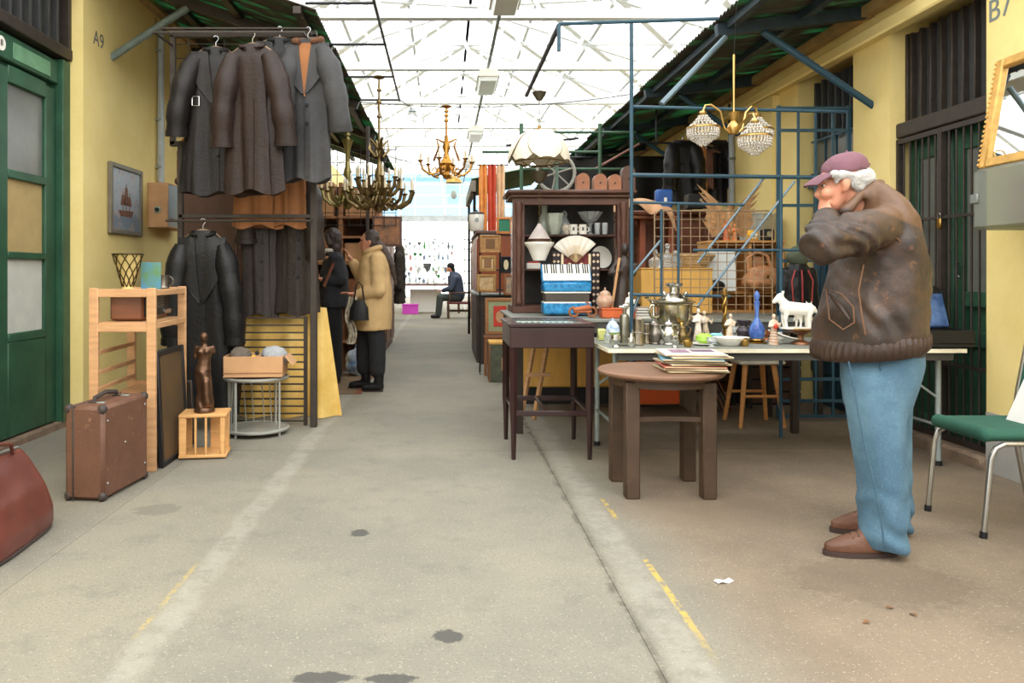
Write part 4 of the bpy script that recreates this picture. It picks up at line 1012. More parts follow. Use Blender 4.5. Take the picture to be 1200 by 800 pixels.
for k in range(21):
    c = Vector((-.18+.018*k, .015, .335))+RK @ Vector((0, -.003, .02)); MB().box(c, (.0168, .15, .012), .002, RK).build('white_key', porcelain, ba)
    if k % 7 not in (2, 6) and k < 20:
        c = Vector((-.171+.018*k, .015, .335))+RK @ Vector((0, .028, .029)); MB().box(c, (.009, .085, .012), .002, RK).build('black_key', black_steel, ba)
# --- things on the back table
go = M('orange_wood', (200, 96, 50), .45, var=.12)
b = thing('orange_casket', 'long orange wooden casket under the patterned ginger jar', 'box', (vx(724, 5.85), 5.86, BZ)); MB().box((0, 0, .03), (.26, .14, .06), .005).build('casket_body', go, b); MB().box((0, 0, .067), (.265, .145, .014), .004).build('casket_lid', go, b)
j = thing('ginger_jar', 'round cream patterned ginger jar with a domed lid on the orange casket', 'jar', (vx(709, 5.86), 5.86, BZ+.075))
jarm = M('cream_crackle', (214, 186, 160), .35, second=(170, 120, 96), var=.15, scale=22)
MB().lathe([(0, 0), (.04, 0), (.064, .03), (.068, .055), (.055, .085), (.042, .095), (0, .095)], n=20).build('jar_body', jarm, j); MB().lathe([(0, .095), (.044, .095), (.04, .115), (.02, .128), (.008, .132), (.008, .15), (0, .155)], n=16).build('jar_lid', jarm, j)
w = thing('model_motorbike', 'small carved wooden motorbike model on the back table', 'model', (vx(682, 5.9), 5.86, BZ))
for x in (-.07, .07): MB().tube(arc((x, 0, .042), .034, 0, 2*PI*11/12, 11), .01, 6, closed=True).build('wheel', mid_wood, w)
m = MB(); m.cap((-.06, 0, .06), (.04, 0, .075), .018, .022); m.cap((.05, 0, .05), (.04, 0, .11), .008, .006); m.cap((-.06, 0, .045), (.06, 0, .045), .012, .012); m.cap((.03, -.03, .115), (.03, .03, .115), .006, .006); m.build('bike_body', M('orange_brown_wood', (168, 92, 52), .45), w)
def figurine(name, label, p, h, mat, arms=True, lean=0., robe=True, cat='figurine', voxel=None, parts=None):
    """small standing figure: robe, torso, arms, head"""
    t = thing(name, label, cat, p); o = Vector(p); s = h; m = MB()
    m.loft([(0, 0, .0, .14*s, .13*s), (0, 0, .05*s, .15*s, .13*s), (lean*.3*s, 0, .3*s, .11*s, .1*s), (lean*.6*s, 0, .52*s, .08*s, .07*s), (lean*.8*s, 0, .66*s, .115*s, .08*s), (lean*.95*s, 0, .77*s, .1*s, .06*s), (lean*s, 0, .81*s, .03*s, .03*s)], 14)
    m.cap((lean*s, 0, .79*s), (lean*s, -.01*s, .86*s), .04*s, .035*s); m.ell((lean*s, -.015*s, .91*s), (.065*s, .07*s, .085*s), 10)
    if arms:
        m.cap((lean*.9*s-.1*s, 0, .74*s), (-.16*s, -.03*s, .58*s), .038*s, .032*s); m.cap((-.16*s, -.03*s, .58*s), (-.05*s, -.1*s, .6*s), .032*s, .028*s)
        m.cap((lean*.9*s+.1*s, 0, .74*s), (.17*s, -.02*s, .56*s), .038*s, .03*s); m.cap((.17*s, -.02*s, .56*s), (.2*s, -.06*s, .7*s), .03*s, .026*s)
    for v in m.v: v += o
    blob(m, 'figure', mat, t, h/45, 1)
    MB().lathe([(0, 0), (.15*s, 0), (.15*s, .03*s), (0, .03*s)], n=14).build('base', (parts or mat), t)
    return t
ebony = M('ebony_gilt', (52, 40, 34), .35, var=.3, scale=20, wear=(170, 124, 60))
figurine('carved_figure', 'tall dark carved warrior figure with gold details beside the vitrine', (vx(727, 6.1), 6.08, BZ), .58, ebony, lean=.05)
sp_ = MB().bar((0, 0, 0), (.07, 0, .46), .018, .012); single(sp_, 'carved_club', M('pale_carving', (196, 150, 104), .5), 'pale carved wooden club leaning by the dark warrior figure', 'carving', (vx(716, 6.0), 6.02, BZ))
figurine('white_statuette', 'slim white porcelain lady statuette behind the blue rack post', (vx(737, 5.8), 5.78, BZ), .2, porcelain)
figurine('dark_figurine', 'small dark seated figurine behind the white statuette', (vx(746, 5.84), 5.86, BZ), .15, black_steel)
for k, c in enumerate(((214, 204, 190), (120, 112, 108), (92, 84, 82), (150, 140, 132))):
    t = thing('small_book', ['cream bound little book at the bottom of the small pile', 'grey little book second in the small pile', 'dark little book third in the small pile', 'grey brown little book on top of the small pile'][k], 'book', (vx(754, 5.75), 5.78, BZ+.021*k), .1*math.sin(k*2), 'small books on the back table')
    MB().box((0, 0, .01), (.1, .13, .016), .001).build('pages', porcelain, t); MB().box((0, 0, .0185), (.105, .135, .003), .001).build('cover', M('book_%d' % k, c, .6), t); MB().box((0, 0, .0015), (.105, .135, .003), .001).build('cover', M('book_%d' % k), t)
# ================================================================ BRIC-A-BRAC on the front table
def fx(px, D): return (px-CX)*D/F
bc = thing('wax_cube', 'pale yellow glass cube at the corner of the grey table', 'ornament', (fx(705, 5.3), 5.3, FZ)); MB().box((0, 0, .04), (.055, .055, .07), .008).build('cube', M('yellow_glass', (222, 222, 140), .2), bc); MB().box((0, 0, .003), (.06, .06, .006), .002).build('base', M('yellow_glass'), bc)
t = thing('painted_bell', 'domed glass ornament painted blue and yellow on the grey table', 'ornament', (fx(718, 5.2), 5.2, FZ))
MB().lathe([(0, 0), (.05, 0), (.052, .03), (.05, .06)], n=20).build('yellow_band', M('meadow_paint', (196, 188, 70), .3, second=(70, 130, 80), scale=30, var=.3), t); MB().lathe([(.0, .06), (.05, .06), (.042, .1), (.022, .13), (.006, .14), (.008, .15), (0, .155)], n=20).build('blue_dome', M('sky_paint', (96, 150, 206), .3, second=(226, 234, 240), scale=30, var=.3), t)
def feet(t, r, n, h, mat):
    for k in range(n): MB().ell((r*math.cos(2*PI*k/n+.5), r*math.sin(2*PI*k/n+.5), h), h, 8).build('foot', mat, t)
t = thing('coffee_mill', 'tall slim silver pump dispenser on the grey table', 'dispenser', (fx(731, 4.9), 4.88, FZ))
MB().lathe([(0, 0), (.042, 0), (.045, .008), (.03, .016), (.028, .03), (.03, .18), (.024, .195), (.012, .2), (.012, .235), (0, .235)], n=18).build('canister', M('brushed_steel', (128, 126, 116), .3, .9, var=.25, scale=12), t); MB().cap((-.03, 0, .245), (.015, 0, .24), .008, .012).build('spout', silver, t); MB().ell((.01, 0, .252), (.025, .018, .014), 10).build('cap', silver, t)
for px, py, h, r, lab in ((748, 4.9, .165, .036, 'slim silver beaker standing beside the pump dispenser'), (757, 5.0, .13, .03, 'small pewter cup between the silver beaker and the pewter jug')):
    t = thing('silver_beaker', lab, 'beaker', (fx(px, py), py, FZ)); MB().lathe([(0, 0), (r*.95, 0), (r, .01), (r*.92, .02), (r, h*.5), (r*.96, h-.01), (r*1.05, h), (r*.9, h-.004), (r*.85, .02), (0, .02)], n=18).build('cup', M('aged_silver', (176, 164, 146), .25, 1., var=.25, scale=16), t); MB().tube(arc((0, 0, h*.5), r*1.02, 0, 2*PI*15/16, 15, 'xy'), .003, 5, closed=True).build('band', silver, t)
def jug(label, p, h, r, mat, spout=True, lid=True, rz=0., name='jug'):
    t = thing(name, label, 'jug', p, rz)
    MB().lathe([(0, 0), (r*.7, 0), (r*.72, h*.03), (r*.6, h*.08), (r, h*.35), (r*.92, h*.55), (r*.55, h*.75), (r*.6, h*.9), (r*.5, h*.88), (0, h*.7)], n=20).build('jug_body', mat, t)
    MB().tube([(r*.5, 0, h*.85), (r*1.2, 0, h*.85), (r*1.5, 0, h*.6), (r*1.2, 0, h*.35), (r*.95, 0, h*.35)], r*.11, 8).build('handle', mat, t)
    if spout: MB().tube([(-r*.8, 0, h*.4), (-r*1.2, 0, h*.6), (-r*1.5, 0, h*.85)], [r*.22, r*.16, r*.1], 8).build('spout', mat, t)
    if lid: MB().lathe([(0, h*.88), (r*.62, h*.88), (r*.5, h*.95), (r*.15, h), (r*.1, h*1.04), (r*.14, h*1.08), (0, h*1.12)], n=16).build('lid', mat, t)
    return t
jug('dull pewter jug with lid in front of the samovar', (fx(767, 5.0), 4.98, FZ), .14, .045, M('pewter'))
jug('bright silver coffee pot with handle in front of the samovar', (fx(783, 4.95), 4.93, FZ), .15, .052, silver, rz=.4, name='coffee_pot')
jug('small tarnished brass jug right of the silver coffee pot', (fx(800, 4.97), 4.97, FZ), .12, .036, old_brass, rz=2.6)
# samovar
sm = thing('samovar', 'large tarnished silver samovar with knobbed lid and ring handles', 'samovar', (fx(791, 5.3), 5.32, FZ))
smm = M('samovar_nickel', (178, 168, 142), .24, 1., var=.3, scale=9, stretch=(3, 3, 1))
MB().box((0, 0, .015), (.16, .16, .03), .008).build('foot_plate', smm, sm)
MB().lathe([(0, .03), (.06, .03), (.05, .06), (.055, .08), (.1, .1), (.12, .15), (.118, .24), (.128, .25), (.12, .262), (.1, .27), (0, .27)], n=28, fl=rib(16, .018)).build('boiler', smm, sm)
MB().lathe([(0, .27), (.105, .27), (.1, .285), (.06, .31), (.045, .32), (.03, .325), (.03, .36), (.055, .37), (.06, .385), (.05, .39), (0, .385)], n=24).build('lid', silver, sm)
MB().lathe([(0, .255), (.14, .255), (.145, .262), (.12, .27), (0, .27)], n=28).build('rim', smm, sm)
for s_ in (-1, 1): MB().tube([(s_*.115, 0, .15), (s_*.16, 0, .16), (s_*.175, 0, .2), (s_*.16, 0, .235), (s_*.115, 0, .235)], .009, 8).build('handle', smm, sm); MB().ell((s_*.075, -.02, .32), .014, 8).build('lid_knob', silver, sm)
MB().tube([(0, -.11, .12), (0, -.17, .12), (0, -.175, .095)], [.012, .011, .009], 8).build('tap', brass, sm); MB().tube([(-.025, -.15, .14), (.025, -.15, .14)], .005, 6).build('tap_key', brass, sm)
MB().lathe([(0, .26), (.02, .26), (.024, .27), (0, .275)], (-.17, .05, .02), 10).build('candle_dish', smm, sm)
t = thing('silver_candlestick', 'silver candlestick with knobbed stem behind the samovar', 'candlestick', (fx(768, 5.38), 5.42, FZ)); MB().lathe([(0, 0), (.045, 0), (.04, .015), (.012, .03), (.01, .08), (.022, .1), (.01, .12), (.02, .15), (.01, .17), (.012, .24), (.03, .25), (.03, .262), (0, .262)], n=14).build('stem', silver, t); MB().lathe([(0, .262), (.045, .264), (.05, .27), (0, .275)], n=14).build('drip_pan', silver, t)
figurine('dark_owl', 'squat dark bronze owl figurine right of the samovar', (fx(809, 5.1), 5.1, FZ), .13, M('dark_bronze', (56, 48, 42), .45, .5), arms=False)
pk = M('pink_porcelain', (222, 200, 184), .3, second=(236, 226, 212), scale=25, var=.2)
figurine('porcelain_couple', 'pale pink porcelain lady figurine beside the dark owl', (fx(818, 5.25), 5.25, FZ), .22, pk)
figurine('porcelain_couple', 'cream porcelain gentleman figurine behind the green apple', (fx(829, 5.3), 5.32, FZ), .2, M('cream_porcelain', (196, 172, 144), .3, second=(226, 206, 180), scale=25, var=.25), lean=-.08)
figurine('seated_porcelain', 'flesh coloured porcelain girl figurine behind the oval dish', (fx(857, 5.1), 5.14, FZ), .19, M('flesh_porcelain', (224, 188, 160), .3, second=(232, 214, 192), scale=25, var=.2), lean=.05)
# apple, cup, dishes
t = thing('green_apple', 'green glazed ceramic apple on a white saucer', 'ornament', (fx(824, 4.92), 4.9, FZ+.012)); MB().lathe([(0, .008), (.03, 0), (.055, .02), (.05, .045), (.03, .062), (.012, .06), (0, .05)], n=20).build('fruit', M('green_glaze', (156, 196, 76), .25, var=.12), t); MB().tube([(0, 0, .05), (.004, 0, .075)], .003, 5).build('stalk', dark_wood, t)
single(MB().lathe([(0, 0), (.05, 0), (.075, .01), (.075, .014), (.045, .006), (0, .006)], n=24), 'saucer', porcelain, 'white saucer under the green apple', 'saucer', (fx(824, 4.92), 4.9, FZ))
single(MB().lathe([(0, 0), (.025, 0), (.042, .04), (.045, .055), (.03, .062), (.028, .058), (0, .055)], n=20, fl=rib(6, .05)), 'lidded_box', M('turquoise_glaze', (140, 200, 206), .25), 'small turquoise lidded box behind the oval dish', 'box', (fx(840, 5.05), 5.06, FZ))
single(MB().lathe([(0, 0), (.06, 0), (.085, .02), (.118, .045), (.122, .052), (.11, .046), (.07, .018), (0, .012)], n=32, sy=.7), 'oval_dish', porcelain, 'oval white porcelain dish at the front of the grey table', 'dish', (fx(854, 4.9), 4.88, FZ))
t = thing('brass_candlestick', 'twisted tall brass candlestick behind the oval dish', 'candlestick', (fx(851, 5.35), 5.38, FZ)); MB().lathe([(0, 0), (.05, 0), (.045, .02), (.018, .03), (0, .03)], n=16).build('base', brass, t)
for k in range(2): MB().tube([(.011*math.cos(a*9+k*PI), .011*math.sin(a*9+k*PI), .03+.27*a) for a in [i/24 for i in range(25)]], .009, 6).build('twist_stem', brass, t)
MB().lathe([(0, .3), (.03, .305), (.032, .315), (.014, .32), (.014, .35), (0, .35)], n=12).build('candle_cup', brass, t)
blueg = M('cobalt_glass', (30, 70, 170), .08, trans=.25, var=.3, scale=18, second=(110, 150, 220))
t = thing('cobalt_decanter', 'tall cobalt blue glass decanter with twisted neck and stopper', 'decanter', (fx(887, 5.05), 5.05, FZ+.03))
MB().lathe([(0, 0), (.04, 0), (.05, .03), (.048, .07), (.02, .12), (.011, .14), (.014, .2), (.018, .24), (.012, .245), (0, .24)], n=20, fl=lambda a, z, r: 1+.06*math.sin(4*a+z*60)).build('bottle', blueg, t); MB().lathe([(0, .245), (.01, .245), (.02, .28), (.014, .3), (0, .315)], n=12).build('stopper', blueg, t)
t = thing('brass_burner', 'low brass and dark enamel burner under the cobalt decanter', 'burner', (fx(887, 5.05), 5.05, FZ)); MB().lathe([(0, 0), (.062, 0), (.064, .006), (.04, .012), (.052, .02), (.05, .028), (0, .028)], n=20).build('burner_bowl', brass, t); feet(t, .055, 3, .004, brass)
t = thing('dark_vase', 'dark speckled lustre vase left of the cobalt decanter', 'vase', (fx(873, 5.18), 5.2, FZ)); MB().lathe([(0, 0), (.03, 0), (.045, .04), (.05, .07), (.03, .1), (.045, .135), (.05, .14), (.035, .12), (0, .1)], n=18).build('vase_body', M('speckled_lustre', (58, 52, 60), .2, wear=(170, 160, 170), scale=25), t); MB().tube(arc((0, 0, .1), .032, 0, 2*PI*11/12, 11, 'xy'), .004, 5, closed=True).build('neck_ring', silver, t)
cl_ = figurine('clown_figurine', 'red and white striped clown figurine right of the cobalt decanter', (fx(905, 4.95), 4.93, FZ), .2, M('clown_porcelain', (228, 216, 200), .3, second=(206, 170, 140), scale=20, var=.1)); o = MB().ell((0, -.032, .118), (.014, .01, .018), 8).build('red_bow', M('red_glaze', (206, 62, 40), .3), cl_)
for k in range(5): MB().tube(arc((0, 0, .02+.018*k), .029-.0018*k, 0, 2*PI*11/12, 11, 'xy'), .0025, 5, closed=True).build('stripe', M('rust_glaze', (190, 140, 112), .3), cl_)
# leaf dish, stand and white animal group
single(MB().sheet(lambda u, v: ((u-.5)*.22, (v-.5)*.12*math.sin(PI*min(.97, max(.03, u))), .02+.06*(1-u)**2+.04*(v-.5)**2), 14, 8, .005), 'leaf_dish', porcelain, 'white leaf shaped dish leaning against the footed stand', 'dish', (fx(921, 5.0), 5.0, FZ+.002))
fs_ = thing('footed_stand', 'brown copper footed stand carrying the white animal group', 'stand', (fx(938, 4.98), 4.98, FZ)); MB().lathe([(0, 0), (.06, 0), (.055, .012), (.02, .025), (.018, .055), (.05, .075), (.1, .095), (.105, .103), (.09, .1), (0, .09)], n=24).build('stand_bowl', M('copper_brown', (134, 92, 66), .4, .6, var=.25), fs_)
MB().tube(arc((0, 0, .1), .1, 0, 2*PI*19/20, 19, 'xy'), .005, 6, closed=True).build('rim', brass, fs_)
def beast(name, label, p, s, mat, rz=0.):
    t = thing(name, label, 'figurine', p); o = Vector(p); m = MB(); c, d = math.cos(rz), math.sin(rz)
    def V(x, y, z): return (o.x+(x*c-y*d)*s, o.y+(x*d+y*c)*s, o.z+z*s)
    m.cap(V(-.35, 0, .62), V(.3, 0, .66), .2*s, .23*s); m.cap(V(.3, 0, .72), V(.52, 0, .98), .17*s, .12*s); m.cap(V(.5, 0, 1.02), V(.68, 0, .86), .13*s, .07*s)
    for x, y in ((-.38, .1), (-.36, -.12), (.32, .11), (.36, -.12)): m.cap(V(x, y, .55), V(x+.04, y, .28), .09*s, .06*s); m.cap(V(x+.04, y, .28), V(x, y, .04), .055*s, .05*s)
    for y in (-.09, .09): m.cap(V(.44, y, 1.08), V(.4, y*1.6, 1.22), .04*s, .025*s)
    m.cap(V(-.52, 0, .7), V(-.68, 0, .35), .045*s, .03*s)
    blob(m, 'figure', mat, t, s/28, 1); MB().lathe([(0, 0), (.55*s, 0), (.55*s, .05*s), (0, .05*s)], n=16, sy=.5).build('base', mat, t); return t
beast('porcelain_bull', 'white porcelain bull figurine on the copper footed stand', (fx(932, 4.98), 4.96, FZ+.1), .2, porcelain, 2.9)
beast('porcelain_calf', 'smaller white porcelain animal beside the bull on the footed stand', (fx(943, 5.0), 5.02, FZ+.102), .14, porcelain, .5)
random.seed(21)
extra = [('glass_tumbler', 'small clear glass beside the painted dome', 712, 5.02, gl_clear), ('salt_cellar', 'tiny silver salt cellar before the pump dispenser', 722, 4.78, silver), ('tea_strainer', 'small silver egg cup between dispenser and beaker', 740, 4.76, silver), ('milk_jug', 'little white creamer behind the slim silver beaker', 746, 5.2, porcelain), ('sugar_bowl', 'round pewter sugar bowl behind the pewter cup', 758, 5.24, None), ('egg_cup', 'small silver goblet before the bright coffee pot', 791, 4.76, silver), ('brass_cup', 'small brass goblet right of the tarnished jug', 806, 4.8, brass), ('perfume_bottle', 'squat clear perfume bottle before the cream figurine', 834, 4.76, gl_clear), ('brass_bell', 'small brass hand bell left of the brass burner', 873, 4.82, brass), ('ink_well', 'pressed glass ink well behind the oval dish', 862, 5.3, gl_clear), ('blue_cup', 'small blue and white cup behind the dark vase', 880, 5.4, None), ('copper_bowl', 'small copper bowl behind the clown figurine', 898, 5.3, None), ('white_cup', 'plain white cup between clown figurine and leaf dish', 914, 5.25, porcelain), ('green_bottle', 'short green glass bottle behind the samovar tap', 779, 5.5, None)]
for k, (nm, lab, px, D_, mt) in enumerate(extra):
    t = thing(nm, lab, nm.split('_')[1], (fx(px, D_), D_, FZ)); mt = mt or M('odd_%s' % nm, {'sugar_bowl': (140, 134, 126), 'blue_cup': (150, 170, 206), 'copper_bowl': (160, 96, 62), 'green_bottle': (50, 96, 70)}[nm], .3, .6 if 'copper' in nm or 'sugar' in nm else 0); r = .022+.012*random.random(); h = .05+.05*random.random()
    MB().lathe([(0, 0), (r*.8, 0), (r*.7, h*.08), (r*.35, h*.2), (r*.5, h*.35), (r, h*.6), (r*.95, h), (r*.85, h*.98), (r*.8, h*.6), (0, h*.4)] if k % 2 else [(0, 0), (r*.7, 0), (r, h*.3), (r*.95, h*.6), (r*.5, h*.8), (r*.55, h), (0, h*.98)], n=14).build('vessel', mt, t); MB().tube(arc((0, 0, h*.6), r*1.0, 0, 2*PI*11/12, 11, 'xy'), .0025, 5, closed=True).build('band', mt, t)
# open blue case right of the man
cs = thing('open_case', 'open dark case with shiny blue lining at the end of the grey table', 'case', (3.02, 4.775, FZ))
bl = M('blue_satin', (54, 84, 134), .35, second=(110, 140, 186), var=.3, scale=9)
MB().bb(-.21, .21, -.11, .11, .004, .03, .006).build('case_base', black_steel, cs)
m = MB()
for a in ((-.21, .21, -.11, -.1), (-.21, .21, .1, .11), (-.21, -.2, -.1, .1), (.2, .21, -.1, .1)): m.bb(*a, .03, .11, .003)
m.build('case_wall', black_steel, cs); MB().bb(-.2, .2, -.1, .1, .03, .085, .02).build('lining', bl, cs)
R = Matrix.Rotation(math.radians(-20), 3, 'X')
MB().box((0, .17, .235), (.42, .09, .29), .035, R).build('case_lid', black_steel, cs); MB().box((0, .128, .223), (.37, .02, .23), .01, R).build('lid_lining', bl, cs)
# tin and papers at the back of the front table
t = thing('paper_bundle', 'bundle of white and blue printed papers behind the cobalt decanter', 'papers', (fx(865, 5.42), 5.44, FZ), .3)
for k in range(5): MB().box((0, 0, .01+.012*k), (.2, .14, .008), .001, Matrix.Rotation(.15*k, 3, 'Z')).build('sheet', [porcelain, M('blue_print', (120, 130, 190), .6)][k % 2], t)
# ================================================================ RIGHT STALL: racks, grid and the goods behind
RY = 5.6
rb = thing('blue_rack', 'tall petrol blue tubular stall rack standing behind the grey table', 'rack', (1.37, RY, 0))
def rx_(px): return (px-CX)*RY/F-1.37
def rz_(py): return HC+(CY-py)*RY/F
def tb(nm, pts, r=.014, mat=blue_paint): return MB().tube([(rx_(x), dy, rz_(y)) for x, y, dy in pts], r, 8).build(nm, mat, rb)
fy = CY+HC*F/RY
tb('post', [(740, 28, 0), (740, fy, 0)], .014); tb('post', [(915, 205, 0), (915, fy, 0)], .014); tb('post', [(655, 28, 0), (655, 60, 0)], .014)
tb('rail', [(655, 28, 0), (842, 22, 0)]); tb('rail', [(740, 125, 0), (992, 131, 0)], .012); tb('rail', [(740, 205, 0), (970, 208, 0)], .015)
tb('rail', [(740, 237, 0), (872, 240, 0)], .01); tb('rail', [(740, 345, 0), (855, 347, 0)], .012); tb('rail', [(812, 293, 0), (965, 293, 0)], .01)
tb('side_rail', [(655, 30, 0), (655, 30, 2.2)], .02, black_steel); tb('post', [(775, 245, 0), (775, 345, 0)], .01); tb('post', [(795, 237, 0), (795, 345, 0)], .01)
for a, b in (((741, 322), (776, 280)), ((818, 308), (896, 208)), ((817, 360), (932, 212)), ((740, 372), (750, 345))): tb('diagonal_brace', [(*a, .012), (*b, .012)], .009, M('steel_blue_tube', (104, 122, 132), .4, .4))
tb('diagonal_brace', [(862, 34, .2), (775, 122, .0)], .022, M('steel_blue_tube'))
tb('side_rail', [(740, 100, 2.2), (622, 112, 2.2)], .012, black_steel)
# open blue gate leaf
bgx = thing('blue_gate', 'open petrol blue barred gate leaf beside the blue door', 'gate', (2.72, 6.24, 0))
wv = .57
for x in (0, wv): MB().bb(x-.015, x+.015, -.012, .012, .02, 2.56).build('gate_stile', blue_paint, bgx)
for z_ in (.04, .165, .34, 1.3, 1.75, 2.36, 2.54): MB().bb(0, wv, -.01, .01, z_-.012, z_+.012).build('gate_rail', blue_paint, bgx)
for x in (.16, .3, .44): MB().bb(x-.009, x+.009, -.009, .009, .04, 2.54).build('bar', blue_paint, bgx)
# tan wire grid
GY = 5.66
wg = thing('wire_grid', 'tan welded wire grid panel fixed to the blue rack', 'grid', (fx(767, GY), GY, .875))
tw = M('tan_wire', (150, 126, 98), .5, .4)
wx = (905-767)*GY/F; wz = HC+(CY-247)*GY/F-.875
MB().tube([(0, 0, .02), (0, 0, wz-.03), (.03, 0, wz), (wx-.03, 0, wz), (wx, 0, wz-.03), (wx, 0, .02)], .006, 6).build('grid_frame', tw, wg)
for k in range(1, 13): MB().tube([(wx*k/13, 0, 0.02), (wx*k/13, 0, wz)], .0032, 5).build('wire', tw, wg)
for k in range(0, 12): MB().tube([(0, .004, .03+(wz-.03)*k/12), (wx, .004, .03+(wz-.03)*k/12)], .0032, 5).build('wire', tw, wg)
# goods on the back table behind the grid
bx_ = thing('ochre_box', 'large ochre plywood box behind the wire grid', 'box', (fx(789, 6.35), 6.4, BZ)); MB().box((0, .0, .19), (.58, .3, .36), .006).build('box_body', ob, bx_); MB().box((0, 0, .375), (.59, .31, .012), .003).build('box_lid', ob, bx_)
tbx = BZ+.383
for k, (px, lab) in enumerate(((768, 'round cut glass decanter on the ochre box'), (782, 'tall cut glass decanter with stopper on the ochre box'), (792, 'small cut glass decanter with ball stopper on the ochre box'))):
    t = thing('cut_decanter', lab, 'decanter', (fx(px, 6.36)+.0, 6.36, tbx)); h = (.14, .19, .13)[k]
    MB().lathe([(0, 0), (.045, 0), (.055, .02), (.055, h*.45), (.02, h*.62), (.016, h*.8), (.026, h*.84), (0, h*.83)], n=18, fl=rib(9, .05)).build('bottle', gl_clear, t); MB().ell((0, 0, h*.95), .022, 8).build('stopper', gl_clear, t)
hs = thing('hay_tray', 'shallow woven straw tray behind the cut glass decanters', 'tray', (fx(806, 6.45), 6.48, tbx+.002), .1); straw = M('straw', (172, 142, 98), .85, var=.3, scale=30, stretch=(1, 6, 1))
for k in range(5): MB().tube([(.16*(1-.08*k)*math.cos(a)*1.5, .09*(1-.08*k)*math.sin(a), .012+.022*(4-k)) for a in [2*PI*i/20 for i in range(20)]], .014, 6, closed=True).build('coil', straw, hs)
MB().box((0, 0, .006), (.3, .14, .01), .004).build('tray_base', straw, hs)
# open shelf with goods, right of the ochre box
us = thing('goods_shelf', 'orange brown wooden shelf unit behind the wire grid', 'shelf', (fx(865, 6.75), 6.78, BZ)); sw_ = M('honey_board', (196, 142, 82), .55, var=.15, scale=4, stretch=(6, 1, 1))
for x in (-.28, .06, .34): MB().bb(x-.012, x+.012, -.15, .17, 0, .62, .003).build('upright', sw_, us)
for z_ in (.0, .16, .6): MB().bb(-.3, .36, -.17, .17, z_, z_+.02, .003).build('shelf_board', sw_, us)
MB().bb(-.29, .35, .16, .175, .02, .6).build('back_panel', M('orange_back', (178, 120, 60), .6), us)
MZ = BZ+.182; TZ = BZ+.622
single(MB().box((0, 0, .17), (.26, .02, .34), .003, Matrix.Rotation(math.radians(-8), 3, 'X')), 'blank_canvas', M('white_panel', (206, 208, 206), .7, var=.06), 'grey white blank canvas standing on the goods shelf', 'canvas', (fx(846, 6.5), 6.54, MZ+.002))
bgm = M('tan_bag_leather', (176, 122, 82), .5, var=.2, scale=8, wear=(200, 154, 112))
t = thing('tan_handbag', 'slouchy tan leather handbag with buckled flap on the goods shelf', 'bag', (fx(892, 6.5), 6.52, MZ)); o = Vector(t.location); m = MB(); m.box((0, 0, .09), (.3, .14, .16), .05); m.ell((.02, -.03, .14), (.15, .08, .08), 14); m.cap((-.1, -.06, .08), (.1, -.06, .08), .05, .05)
for v in m.v: v += o
blob(m, 'bag_body', bgm, t, .012, 3, .018, 12); MB().tube([(-.1, 0, .17), (-.11, 0, .28), (-.03, 0, .34), (.06, 0, .3), (.1, 0, .17)], .014, 8).build('strap', bgm, t); MB().box((.02, -.1, .12), (.03, .012, .04), .004).build('buckle', brass, t)
t = thing('tan_handbag', 'stiff upright tan leather pouch behind the slouchy handbag', 'bag', (fx(886, 6.72)+.03, 6.76, MZ)); MB().loft([(0, 0, 0, .1, .06), (0, 0, .1, .1, .06), (-.01, 0, .22, .07, .05), (0, 0, .3, .05, .035)], 14, .8).build('pouch', bgm, t); MB().box((0, -.05, .2), (.05, .02, .06), .004).build('pouch_flap', bgm, t)
t = thing('rubber_duck', 'black and yellow toy bird lying on the goods shelf', 'toy', (fx(838, 6.45), 6.46, BZ+.182)); MB().ell((0, 0, .05), (.09, .05, .05), 12).build('toy_body', black_steel, t); MB().ell((-.06, -.02, .07), (.045, .03, .035), 10).build('toy_wing', ochre, t)
for k, (px, lab) in enumerate(((862, 'orange carved wooden figure on top of the goods shelf'), (852, 'red orange wooden doll on top of the goods shelf'))): figurine('wooden_doll', lab, (fx(px, 6.7), 6.72, TZ), .15+.03*k, M('orange_doll_%d' % k, ((206, 120, 60), (196, 96, 54))[k], .5, var=.25, scale=25))
t = thing('alarm_clock', 'small cream alarm clock on top of the goods shelf', 'clock', (fx(882, 6.7), 6.7, TZ)); MB().box((0, 0, .045), (.09, .05, .09), .012).build('clock_case', ochre, t); MB().lathe([(0, 0), (.03, 0), (.03, .004), (0, .004)], (0, -.026, .045), 16, Matrix.Rotation(PI/2, 4, 'X')).build('dial', porcelain, t)
t = thing('camera_box', 'black box camera with round lens on top of the goods shelf', 'camera', (fx(899, 6.7), 6.7, TZ)); MB().box((0, 0, .05), (.1, .08, .1), .01).build('camera_body', black_steel, t); MB().lathe([(0, 0), (.03, 0), (.028, .02), (0, .016)], (0, -.041, .055), 16, Matrix.Rotation(PI/2, 4, 'X')).build('lens', chrome, t)
